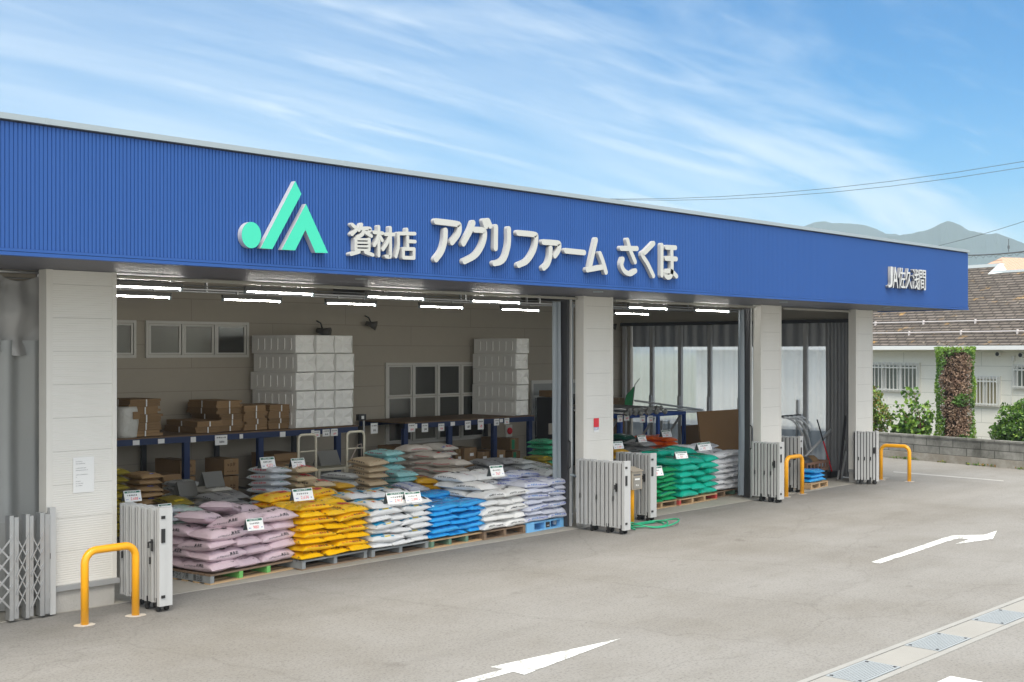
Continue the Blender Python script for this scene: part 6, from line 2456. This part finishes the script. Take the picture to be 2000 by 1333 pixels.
# ================================================================ NEIGHBOURING HOUSE, WALL, TREES
HO = Vector((29.97, 11.3, 0))
EV = Vector((0.232, 0.973, 0)).normalized()      # along the block wall, away from the road end
NV = Vector((0.973, -0.232, 0)).normalized()     # away from the yard
HM = Matrix(((EV.x, NV.x, 0, HO.x), (EV.y, NV.y, 0, HO.y), (0, 0, 1, 0), (0, 0, 0, 1)))   # local x = along, y = away


def hplace(o):
    o.matrix_world = HM
    return o


def S_(u, v, d):
    r = ray(u, v)
    o = HO + NV * d
    t = (o.x * NV.x + o.y * NV.y) / (r.x * NV.x + r.y * NV.y)
    p = r * t + Vector((0, 0, CAM_H))
    return ((p - HO).dot(EV), p.z)


M_BLOCK = brickmat('concrete_block', (0.30, 0.30, 0.28), (0.24, 0.24, 0.225), (0.12, 0.12, 0.11), 0.80, 0.20, 0.012, 'XZ', 0.9, 0.5, stain=(0.26, 0.26, 0.24), noisev=0.75)
bw = thing('block_wall', 'low weathered grey concrete block wall along the yard edge below the shrubs', 'wall')
f = MB()
f.box(-12, 16, 0, 0.15, 0.20, 0.60)
hplace(f.build('blocks', M_BLOCK, None)).parent = None
bw.matrix_world = HM


def hpart(mb, name, m, par, **k):
    o = mb.build(name, m, par, **k)
    return o


bpy.data.objects.remove(bpy.data.objects['blocks'], do_unlink=True)
f = MB()
f.box(-12, 16, 0, 0.15, 0.20, 0.58)
hpart(f, 'blocks', M_BLOCK, bw)
f = MB()
f.box(-12.01, 16.01, -0.012, 0.162, 0.583, 0.655)
hpart(f, 'cap', M_BLOCK, bw)
f = MB()
f.box(-12, 16, -0.05, 0.20, 0.0, 0.197)
hpart(f, 'footing', mat('mossy_concrete', (0.22, 0.20, 0.17), 0.95, col2=(0.30, 0.29, 0.26), vscale=3, bump=0.6, bscale=12), bw)
g = MB()
g.box(-12, 16, 0.16, 12, 0.02, 0.22)
gd = g.build('garden_soil', mat('garden_soil', (0.10, 0.085, 0.06), 0.95, var=0.3, vscale=4), None)
hplace(gd)
gd['kind'] = 'structure'

M_SIDING = brickmat('pale_siding', (0.83, 0.83, 0.76), (0.82, 0.82, 0.75), (0.60, 0.61, 0.55), 2.7, 0.40, 0.010, 'XZ', 0.6, 0.3, noisev=0.06)
M_SHING = brickmat('roof_shingle', (0.118, 0.102, 0.090), (0.185, 0.160, 0.142), (0.035, 0.03, 0.027), 0.30, 2.0, 0.017, 'XZ', 0.9, 0.5, noisev=0.7,
                   lichen=[((0.42, 0.38, 0.30), 9, 0.60, 0.72, 0.7), ((0.52, 0.30, 0.07), 2.2, 0.60, 0.70, 0.55)])
hs_ = thing('neighbour_house', 'low pale house with brown lichened shingle roof beyond the block wall', 'house')
hs_.matrix_world = HM
HD = 4.0
f = MB()
f.box(-14, 16, HD, HD + 9, 0.2, 2.95)
hpart(f, 'wall', M_SIDING, hs_)
f = MB()
f.box(-14.4, 16.4, HD - 0.56, HD - 0.002, 2.875, 2.90)
hpart(f, 'eave_soffit', mat('eave_board', (0.50, 0.50, 0.44), 0.7), hs_)
f = MB()
f.box(-14.4, 16.4, HD - 0.70, HD - 0.565, 2.86, 2.975)
hpart(f, 'gutter', mat('gutter_white', (0.72, 0.74, 0.75), 0.4, var=0.03), hs_)
# shingle courses, one overlapping strip above the next
sl = 0.50
f = MB()
ncs = 30
run, y0, z0 = 5.1, HD - 0.62, 2.985
rs, _rz = S_(1951, 515, HD + 4.3)
for k in range(ncs):
    ya, yb = y0 + run * k / ncs, y0 + run * (k + 1.25) / ncs
    za, zb_ = z0 + sl * run * k / ncs, z0 + sl * run * (k + 1.25) / ncs
    xl = -14.4 if k < ncs - 3 else rs
    f.add([(xl, ya, za + 0.022), (16.4, ya, za + 0.022), (16.4, yb, zb_ + 0.010), (xl, yb, zb_ + 0.010), (xl, ya, za), (16.4, ya, za)], [(0, 1, 2, 3), (4, 5, 1, 0)])
rf = hpart(f, 'roof', M_SHING, hs_, recalc=False)
# roof brick pattern needs per course offset: rows follow Z
for n in M_SHING.node_tree.nodes:
    if n.type == 'TEX_BRICK':
        n.inputs['Row Height'].default_value = sl * run / ncs
        n.inputs['Brick Width'].default_value = 0.34
f = MB()
zr = z0 + sl * run
f.add([(-14.4, y0 + run * 0.9 + 0.02, z0 + sl * run * 0.9), (rs - 0.02, y0 + run * 0.9 + 0.02, z0 + sl * run * 0.9), (rs - 0.02, HD + 9.5, 2.9), (-14.4, HD + 9.5, 2.9)], [(0, 1, 2, 3)])
f.add([(rs, y0 + run, zr), (16.4, y0 + run, zr), (16.4, HD + 9.5, 2.9), (rs, HD + 9.5, 2.9)], [(0, 1, 2, 3)])
hpart(f, 'rear_slope', M_SHING, hs_, recalc=False)
f = MB()
f.box(rs, 16.4, y0 + run - 0.06, y0 + run + 0.10, zr - 0.01, zr + 0.09)
hpart(f, 'ridge_cap', mat('ridge_metal', (0.60, 0.66, 0.69), 0.4), hs_)
f = MB()
zq = z0 + sl * run * 0.9
f.box(-14.4, rs - 0.03, y0 + run * 0.9 - 0.02, y0 + run * 0.9 + 0.12, zq + 0.0, zq + 0.08)
hpart(f, 'ridge_cap', MATS['ridge_metal'], hs_)
# small gable trim at the ridge end
f = MB()
f.add([(rs + 0.02, y0 + run * 0.88, zq - 0.02), (rs + 0.02, y0 + run, zr + 0.10), (rs - 0.55, y0 + run * 0.9, zq + 0.02), (rs + 0.10, y0 + run * 0.88, zq - 0.02), (rs + 0.10, y0 + run, zr + 0.10)],
      [(0, 1, 2), (0, 3, 4, 1), (1, 4, 2), (0, 2, 3)])
hpart(f, 'gable_trim', MATS['ridge_metal'], hs_)
for zz_, dd in ((0.30, 0.6), (0.63, 1.26)):
    f = MB()
    yy = y0 + dd
    zc = z0 + sl * dd + 0.09
    f.tube([(-14, yy, zc), (16, yy, zc)], 0.016, 6)
    xx = -13.5
    while xx < 16:
        f.box(xx, xx + 0.03, yy - 0.03, yy + 0.03, zc - 0.09, zc + 0.05)
        xx += 1.82
    hpart(f, 'snow_guard', mat('snow_guard_metal', (0.60, 0.57, 0.58), 0.4), hs_)


def house_window(u0, u1, v0, v1, cols, bars, bright=None):
    s1, z1 = S_(u0, v0, HD)
    s0, z0_ = S_(u1, v1, HD)
    w = window(s0, s1, z0_, z1, cols, [z0_ + 0.05, z1 - 0.05], [bright or M_GLASSH], y=HD, parent=hs_, m=mat('house_frame', (0.70, 0.71, 0.68), 0.4))
    f = MB()
    yy = HD - 0.12
    f.box(s0 + 0.02, s1 - 0.02, yy - 0.012, yy + 0.012, z1 - 0.17, z1 - 0.13).box(s0 + 0.02, s1 - 0.02, yy - 0.012, yy + 0.012, z0_ + 0.06, z0_ + 0.10)
    n = bars
    for k in range(n):
        xx = s0 + 0.05 + (s1 - s0 - 0.1) * k / (n - 1)
        f.box(xx - 0.012, xx + 0.012, yy - 0.014, yy + 0.014, z0_ + 0.03, z1 - 0.02)
    f.build('grille', MATS['house_frame'], w)


house_window(1690, 1798, 708, 768, 3, 15)
house_window(1897, 1955, 734, 796, 2, 9, mat('curtain_glass', (0.30, 0.27, 0.17), 0.4, var=0.3, vscale=4, stretch=(6, 1, 1)))
house_window(1981, 2120, 712, 765, 3, 16)
for (u, v) in ((1952, 692), (1997, 694)):
    s, z = S_(u, v, HD)
    f = MB()
    f.tube([(s, HD - 0.10, z), (s, HD - 0.003, z)], 0.075, 16)
    vt_ = hpart(f, 'vent', MATS['house_frame'], hs_)
    f = MB()
    f.tube([(s, HD - 0.104, z), (s, HD - 0.101, z)], 0.058, 16)
    f.build('vent_mouth', M_BLACK, vt_)
s, z = S_(1980, 700, HD)
f = MB()
f.box(s - 0.05, s + 0.05, HD - 0.06, HD - 0.003, z - 0.08, z + 0.06)
f.tube([(s + 0.02, HD - 0.02, z - 0.08), (s + 0.03, HD - 0.02, z - 0.5), (s + 0.12, HD - 0.02, 0.3)], 0.012, 5)
hpart(f, 'wiring_box', MATS['house_frame'], hs_)
s, z = S_(1733, 830, 2.5)
f = MB()
f.tube([(s, 2.5, 0.2), (s, 2.5, 1.5)], 0.02, 6)
fp = f.build('garden_pole', M_ALU, None)
hplace(fp)
tag(fp, 'thin white pole standing in the garden behind the block wall', 'pole')

# salmon roofed house far behind
h2 = thing('tiled_house', 'distant house with salmon tiled roof showing above the shingle roof', 'house')
c = atD(2010, 530, 62)
f = MB()
f.box(-6, 6, -4, 4, 0, 5.4)
wl = f.build('wall', mat('cream_wall', (0.55, 0.50, 0.42), 0.8), h2)
f = MB()
f.add([(-6.6, -4.6, 5.35), (6.6, -4.6, 5.35), (6.6, 4.6, 5.35), (-6.6, 4.6, 5.35), (-3.6, 0, 7.55), (3.6, 0, 7.55)], [(0, 1, 5, 4), (1, 2, 5), (2, 3, 4, 5), (3, 0, 4), (3, 2, 1, 0)])
M_TILE = mat('salmon_tile', (0.52, 0.33, 0.24), 0.8, var=0.12, vscale=6)
_t, _b = nodes_of(M_TILE)
_w = _t.nodes.new('ShaderNodeTexWave')
_w.inputs['Scale'].default_value = 1.3
_w.bands_direction = 'X'
_c = _t.nodes.new('ShaderNodeTexCoord')
_t.links.new(_c.outputs['Object'], _w.inputs['Vector'])
_p = _t.nodes.new('ShaderNodeBump')
_p.inputs['Strength'].default_value = 0.8
_p.inputs['Distance'].default_value = 0.1
_t.links.new(_w.outputs['Fac'], _p.inputs['Height'])
_t.links.new(_p.outputs[0], _b.inputs['Normal'])
f.build('roof', M_TILE, h2)
h2.rotation_euler = (0, 0, HEAD - R(90) + R(14))
h2.location = (c.x + 1.5, c.y - 1.2, 6.72 - 7.55 + (c.z - 6.72) + 0.75)
h2.location.z = min(0.0, h2.location.z)
zt_ = atD(1985, 505, 62).z
h2.location.z = zt_ - 7.55

# ---------------------------------------------------------------- planting
def leafmat(name, c1, c2, trans=0.3):
    m = bpy.data.materials.new(name)
    m.use_nodes = True
    t = m.node_tree
    t.nodes.clear()
    o = t.nodes.new('ShaderNodeOutputMaterial')
    d = t.nodes.new('ShaderNodeBsdfDiffuse')
    tr = t.nodes.new('ShaderNodeBsdfTranslucent')
    gl = t.nodes.new('ShaderNodeBsdfGlossy')
    gl.inputs['Roughness'].default_value = 0.45
    co = t.nodes.new('ShaderNodeTexCoord')
    ns = t.nodes.new('ShaderNodeTexNoise')
    ns.inputs['Scale'].default_value = 4.0
    ns.inputs['Detail'].default_value = 4
    t.links.new(co.outputs['Object'], ns.inputs['Vector'])
    mr = t.nodes.new('ShaderNodeMapRange')
    mr.inputs['From Min'].default_value = 0.35
    mr.inputs['From Max'].default_value = 0.65
    t.links.new(ns.outputs['Fac'], mr.inputs['Value'])
    mx = t.nodes.new('ShaderNodeMix')
    mx.data_type = 'RGBA'
    t.links.new(mr.outputs[0], mx.inputs[0])
    mx.inputs[6].default_value = (*c1, 1)
    mx.inputs[7].default_value = (*c2, 1)
    t.links.new(mx.outputs[2], d.inputs[0])
    t.links.new(mx.outputs[2], tr.inputs[0])
    a = t.nodes.new('ShaderNodeMixShader')
    a.inputs[0].default_value = trans
    t.links.new(d.outputs[0], a.inputs[1])
    t.links.new(tr.outputs[0], a.inputs[2])
    b = t.nodes.new('ShaderNodeMixShader')
    b.inputs[0].default_value = 0.05
    t.links.new(a.outputs[0], b.inputs[1])
    t.links.new(gl.outputs[0], b.inputs[2])
    t.links.new(b.outputs[0], o.inputs[0])
    return m


ML_DARK = leafmat('leaf_dark', (0.035, 0.085, 0.015), (0.07, 0.15, 0.025))
ML_MID = leafmat('leaf_mid', (0.06, 0.15, 0.02), (0.12, 0.26, 0.035))
ML_LIME = leafmat('leaf_lime', (0.14, 0.28, 0.03), (0.24, 0.38, 0.05))
ML_BROWN = leafmat('dead_twig', (0.19, 0.115, 0.078), (0.33, 0.235, 0.165), 0.1)
ML_RUST = leafmat('leaf_rust', (0.25, 0.14, 0.03), (0.16, 0.20, 0.03))
M_BARK = mat('bark', (0.10, 0.075, 0.055), 0.9, var=0.3, vscale=12, bump=0.5, bscale=20)


def leaf(mb, p, s, rnd, mi, long=1.7, up=0.3):
    d = Vector((rnd.gauss(0, 1), rnd.gauss(0, 1), rnd.gauss(0, 1) + up)).normalized()
    q = d.orthogonal().normalized()
    q.rotate(Matrix.Rotation(rnd.random() * 6.3, 3, d))
    a = d * s * long * 0.5
    b = q * s * 0.5
    n = d.cross(q) * s * 0.15
    mb.add([p - a, p + b + n, p + a, p - b + n], [(0, 1, 2), (0, 2, 3)], mi)


def hloc(s, d, z=0.22):
    return HO + EV * s + NV * d + Vector((0, 0, z))


# topiary column
s0, z0t = S_(1900, 850, 1.5)
s1, z1t = S_(1832, 678, 1.5)
tp = thing('topiary_tree', 'tall clipped column tree, brown and half dead with green fringes, before the house', 'tree', hloc((s0 + s1) / 2, 1.5))
tp.rotation_euler = (0, 0, math.atan2(EV.y, EV.x))
hw = abs(s1 - s0) / 2 * 0.86
zt = z1t - 0.22
rnd = random.Random(21)
f = MB()
f.tube([(0, 0, 0), (0.02, 0, 0.5), (-0.02, 0.02, 1.2), (0, 0, zt - 0.2)], 0.07, 8, radii=[0.075, 0.065, 0.05, 0.02])
tk = f.build('trunk', M_BARK, tp, smooth=True)
f = MB()
for k in range(240):
    z = rnd.uniform(0.25, zt - 0.05)
    a = rnd.random() * 6.3
    e = Vector((math.cos(a) * hw * 0.95, math.sin(a) * hw * 0.95, rnd.uniform(0.02, 0.25)))
    e *= rnd.uniform(0.6, 1.0)
    f.tube([(0, 0, z), e * 0.5 + Vector((rnd.gauss(0, .03), rnd.gauss(0, .03), z)), e + Vector((0, 0, z))], 0.008, 3, caps=False, radii=[0.012, 0.008, 0.004])
f.build('limbs', mat('dry_wood', (0.17, 0.11, 0.08), 0.9, var=0.3, vscale=8), tp)
f = MB()
for k in range(11000):
    z = rnd.random() ** 0.95 * (zt - 0.22) + 0.22
    a = rnd.random() * 6.3
    r = hw * (0.55 + 0.45 * rnd.random() ** 0.5) * (1.0 + 0.06 * math.sin(z * 5) + 0.07 * noise.noise(Vector((math.cos(a) * 2, math.sin(a) * 2, z * 3))))
    ex = 0.8
    p = Vector((math.copysign(abs(math.cos(a)) ** ex, math.cos(a)) * r, math.copysign(abs(math.sin(a)) ** ex, math.sin(a)) * r, z))
    g_ = 0.55 * noise.noise(Vector((p.x * 2.2 + 3, p.y * 2.2, z * 1.9))) + 0.85 * max(0, (z - zt + 0.26) / 0.26) + 2.0 * max(0, abs(0.62 * p.x + 0.78 * p.y) / hw - 0.62) + 0.6 * max(0, 0.65 - z)
    if g_ > 0.30:
        mi = 1 if g_ < 0.62 else 2
        leaf(f, p, rnd.uniform(0.03, 0.05), rnd, mi, 1.6)
    elif rnd.random() < 0.75:
        leaf(f, p * 0.97, rnd.uniform(0.02, 0.034), rnd, 0, 2.6, 0.0)
for k in range(2600):
    z = rnd.uniform(0.24, zt - 0.1)
    a = rnd.random() * 6.3
    r = hw * rnd.uniform(0.35, 0.62)
    leaf(f, Vector((r * math.cos(a), r * math.sin(a), z)), rnd.uniform(0.06, 0.09), rnd, 3, 1.6)
f.build('crown', [ML_BROWN, ML_MID, ML_LIME, mat('inner_twigs', (0.07, 0.042, 0.028), 0.9)], tp, recalc=False)


def shrub(name, label, cat, s, d, blobs, n, size, mats, seed, flowers=None, trunkh=None, long=1.6):
    rnd = random.Random(seed)
    t = thing(name, label, cat, hloc(s, d))
    t.rotation_euler = (0, 0, math.atan2(EV.y, EV.x))
    f = MB()
    for (bx_, by_, bz_, br) in blobs:
        f.tube([(rnd.gauss(0, .05), rnd.gauss(0, .05), 0), (bx_ * 0.4, by_ * 0.4, bz_ * 0.5), (bx_, by_, bz_)], 0.02, 5, radii=[0.028, 0.02, 0.007])
    f.build('stems', M_BARK, t, smooth=True)
    f = MB()
    tot = sum(b[3] ** 2 for b in blobs)
    for (bx_, by_, bz_, br) in blobs:
        m = int(n * br * br / tot)
        for k in range(m):
            v = Vector((rnd.gauss(0, 1), rnd.gauss(0, 1), rnd.gauss(0, 1))).normalized()
            rr = br * (0.35 + 0.65 * rnd.random() ** 0.4)
            rr *= 1 + 0.35 * noise.noise(v * 2.3 + Vector((bx_ * 3, seed, bz_)))
            p = Vector((bx_, by_, bz_)) + Vector((v.x, v.y, v.z * 0.9)) * rr
            if p.z < 0.02:
                continue
            leaf(f, p, size * rnd.uniform(0.6, 1.25), rnd, rnd.choices(range(len(mats)), [3, 4, 2][:len(mats)])[0], long)
    f.build('foliage', mats, t, recalc=False)
    if flowers:
        for k in range(flowers):
            b = rnd.choice(blobs)
            f = MB()
            p = Vector((b[0], b[1] - b[3] * 0.9, b[2] + rnd.uniform(-0.1, 0.2)))
            for q in range(8):
                leaf(f, p + Vector((rnd.gauss(0, .015), rnd.gauss(0, .015), rnd.gauss(0, .015))), 0.04, rnd, 0, 1.1)
            f.build('blossom', mat('pink_petal', (0.70, 0.20, 0.34), 0.6), t, recalc=False)
    return t


s, z = S_(1985, 800, 1.2)
shrub('round_shrub', 'large round leafy shrub with a few pink blooms at the right edge before the house', 'shrub', s, 1.2,
      [(0.0, 0, 0.65, 0.42), (0.38, 0, 0.55, 0.34), (-0.35, 0.1, 0.75, 0.42), (0.1, 0.05, 1.0, 0.34), (-0.25, 0, 1.15, 0.30), (0.45, 0, 0.3, 0.25), (-0.6, 0, 0.5, 0.4), (0.1, -0.1, 0.3, 0.35)], 4200, 0.062, [ML_DARK, ML_MID, ML_LIME], 31, flowers=3)
s, z = S_(1712, 800, 0.9)
shrub('maple_shrub', 'small shrub with rusty leaves just past the rightmost pillar', 'shrub', s, 0.9,
      [(0.0, 0, 0.95, 0.36), (-0.25, 0, 0.75, 0.26), (0.15, 0, 1.35, 0.30), (-0.05, 0, 0.45, 0.25), (0.3, 0.0, 0.7, 0.35)], 2300, 0.055, [ML_MID, ML_RUST, ML_LIME], 37, flowers=1)
s, z = S_(1820, 800, 1.9)
shrub('dark_shrub', 'dense dark green bush between the leaning sapling and the clipped column', 'shrub', s, 1.0,
      [(0.0, 0, 0.45, 0.36), (0.3, 0, 0.35, 0.3), (-0.25, 0, 0.5, 0.3), (0.05, 0, 0.72, 0.22)], 2000, 0.065, [ML_DARK, ML_MID], 41)
# leaning sapling with big bright leaves
s, z = S_(1802, 850, 0.7)
sp = thing('leaning_sapling', 'leaning young tree with large bright leaves and reddish stems behind the wall', 'tree', hloc(s, 0.7))
sp.rotation_euler = (0, 0, math.atan2(EV.y, EV.x))
rnd = random.Random(51)
tips = []
f = MB()
for k, (u, v) in enumerate(((1745, 812), (1755, 795), (1765, 768), (1792, 765), (1800, 790), (1742, 832), (1770, 815), (1815, 810), (1790, 828), (1775, 838), (1812, 840))):
    s2, z2 = S_(u, v, 0.7)
    e = Vector((s2 - s, rnd.uniform(-0.25, 0.25), z2 - 0.22))
    f.tube([(0, 0, 0), (e.x * 0.35, e.y * 0.3, e.z * 0.55), tuple(e)], 0.015, 5, radii=[0.022, 0.014, 0.005])
    tips.append(e)
f.build('stems', mat('reddish_stem', (0.14, 0.05, 0.05), 0.7), sp, smooth=True)
f = MB()
for e in tips:
    for k in range(46):
        tt = rnd.uniform(0.45, 1.08)
        p = Vector((e.x * tt, e.y * tt, e.z * (0.3 + 0.7 * tt))) + Vector((rnd.gauss(0, .085), rnd.gauss(0, .085), rnd.gauss(0, .05)))
        leaf(f, p, rnd.uniform(0.07, 0.13), rnd, rnd.choice((0, 0, 1, 1, 2)), 1.25, 0.0)
f.build('foliage', [ML_MID, ML_LIME, ML_DARK], sp, recalc=False)

# weeds at the foot of the wall
rnd = random.Random(61)
f = MB()
for k in range(420):
    s = rnd.uniform(-2, 6)
    if noise.noise(Vector((s * 1.3, 0, 4))) < -0.05:
        continue
    p = HO + EV * s - NV * (0.05 + abs(rnd.gauss(0.02, 0.05))) + Vector((0, 0, 0.02 + rnd.random() * 0.04))
    leaf(f, p, rnd.uniform(0.025, 0.05), rnd, rnd.choice((0, 1)), 1.8, 0.6)
o = f.build('weeds', [ML_MID, ML_RUST], None, recalc=False)
tag(o, None, None, kind='stuff')

# ================================================================ WIRES
def wire(name, pts, r, label, m, sagf=0.0):
    f = MB()
    P = [Vector(p) for p in pts]
    out = []
    for i in range(len(P) - 1):
        for k in range(10):
            t = k / 10
            q = P[i].lerp(P[i + 1], t)
            q.z -= sagf * 4 * t * (1 - t)
            out.append(q)
    out.append(P[-1])
    f.tube(out, r, 5)
    o = f.build(name, m, None, smooth=True)
    tag(o, label, 'wire')
    return o


M_WIRE = mat('wire_grey', (0.10, 0.12, 0.14), 0.6)
wire('power_line', [atD(1050, 384, 75), atD(2140, 290, 55)], 0.014, 'upper of the two thin wires crossing the sky above the fascia', M_WIRE, 0.9)
wire('power_line', [atD(1050, 381.5, 76), atD(2140, 302, 56)], 0.014, 'lower of the two thin wires crossing the sky above the fascia', M_WIRE, 1.0)
wire('power_line', [atD(1790, 490, 70), atD(2080, 405, 60)], 0.014, 'single thin wire slanting before the mountain', M_WIRE, 0.15)
wire('telephone_cable', [atD(1820, 497, 66), atD(2120, 472, 52)], 0.035, 'thick looped cable just above the house roof', M_WIRE, 0.25)
f = MB()
pts = []
for k in range(60):
    t = k / 59
    q = atD(1820, 497, 66).lerp(atD(2120, 472, 52), t)
    q.z -= 1.0 * t * (1 - t) + 0.10 * (1 - math.cos(2 * PI * t * 22)) / 1.2
    pts.append(q)
f.tube(pts, 0.010, 4)
tag(f.build('lashing_wire', M_WIRE, None), 'thin festooned wire looping below the thick cable', 'wire')
f = MB()
p = atD(1970, 486, 58)
f.tube([p + Vector((0, 0, -0.15)), p + Vector((0, 0, 0.45))], 0.02, 5)
f.tube([p + Vector((0, 0, 0.0)), p + Vector((0, 0, 0.14))], 0.05, 6)
tag(f.build('cable_clamp', M_WIRE, None), 'small dark clamp with a spike on the thick cable', 'clamp')
p = atD(1443, 365.5, 64)

# ================================================================ MOUNTAINS
def ridge(name, prof, depth, m, seed):
    """terrain with the given skyline (photo px), its foot 500 m nearer"""
    P = []
    for i in range(len(prof) - 1):
        (u0, v0), (u1, v1) = prof[i], prof[i + 1]
        n = max(1, int(abs(u1 - u0) / 5))
        for k in range(n):
            t = k / n
            P.append((u0 + (u1 - u0) * t, v0 + (v1 - v0) * t))
    P.append(prof[-1])
    rows = 10
    vs = []
    for j in range(rows + 1):
        t = j / rows
        for i, (u, v) in enumerate(P):
            top = atD(u, v, depth)
            x = ray(u, v)
            q = x * (depth - 500 * t)
            h = top.z * (1 - t) ** 1.25
            h += (4 * noise.noise(Vector((u * 0.05, t * 4, seed))) + 1.6 * noise.noise(Vector((u * 0.35, t * 9, seed)))) * (1 if j else 0.55)
            vs.append((q.x, q.y, max(-5, h) if j < rows else -5))
    n = len(P)
    f = MB()
    f.add(vs, [(j * n + i, j * n + i + 1, (j + 1) * n + i + 1, (j + 1) * n + i) for j in range(rows) for i in range(n - 1)])
    o = f.build(name, m, None, smooth=False)
    o['kind'] = 'structure'
    return o


M_MT = mat('forest_slope', (0.022, 0.038, 0.030), 0.95, var=0.4, vscale=0.01)
ridge('mountain', [(1100, 520), (1300, 470), (1440, 455), (1540, 448), (1568, 444), (1590, 435), (1607, 432), (1625, 436), (1660, 437), (1690, 440), (1708, 447), (1730, 456), (1750, 459), (1800, 470), (1900, 500), (2000, 540)], 1900, M_MT, 3)
ridge('mountain', [(1640, 500), (1700, 472), (1740, 461), (1770, 459), (1795, 454), (1820, 446), (1838, 436), (1850, 433), (1862, 434), (1875, 440), (1890, 448), (1910, 456), (1945, 457), (1965, 462), (1985, 470), (2000, 476), (2080, 490), (2300, 470), (2600, 480)], 1650, M_MT, 8)

# ================================================================ AIR
f = MB()
f.box(-60, 2400, -60, 2400, -8, 208)
hz_o = f.build('haze', [], None)
hz_o.data.materials.clear()
hm = bpy.data.materials.new('haze')
hm.use_nodes = True
hm.node_tree.nodes.clear()
ho = hm.node_tree.nodes.new('ShaderNodeOutputMaterial')
pv = hm.node_tree.nodes.new('ShaderNodeVolumePrincipled')
pv.inputs['Color'].default_value = (0.66, 0.80, 0.95, 1)
pv.inputs['Density'].default_value = 0.00036
pv.inputs['Anisotropy'].default_value = 0.2
hm.node_tree.links.new(pv.outputs[0], ho.inputs['Volume'])
hz_o.data.materials.append(hm)
hz_o['kind'] = 'stuff'
SC.cycles.volume_bounces = 1
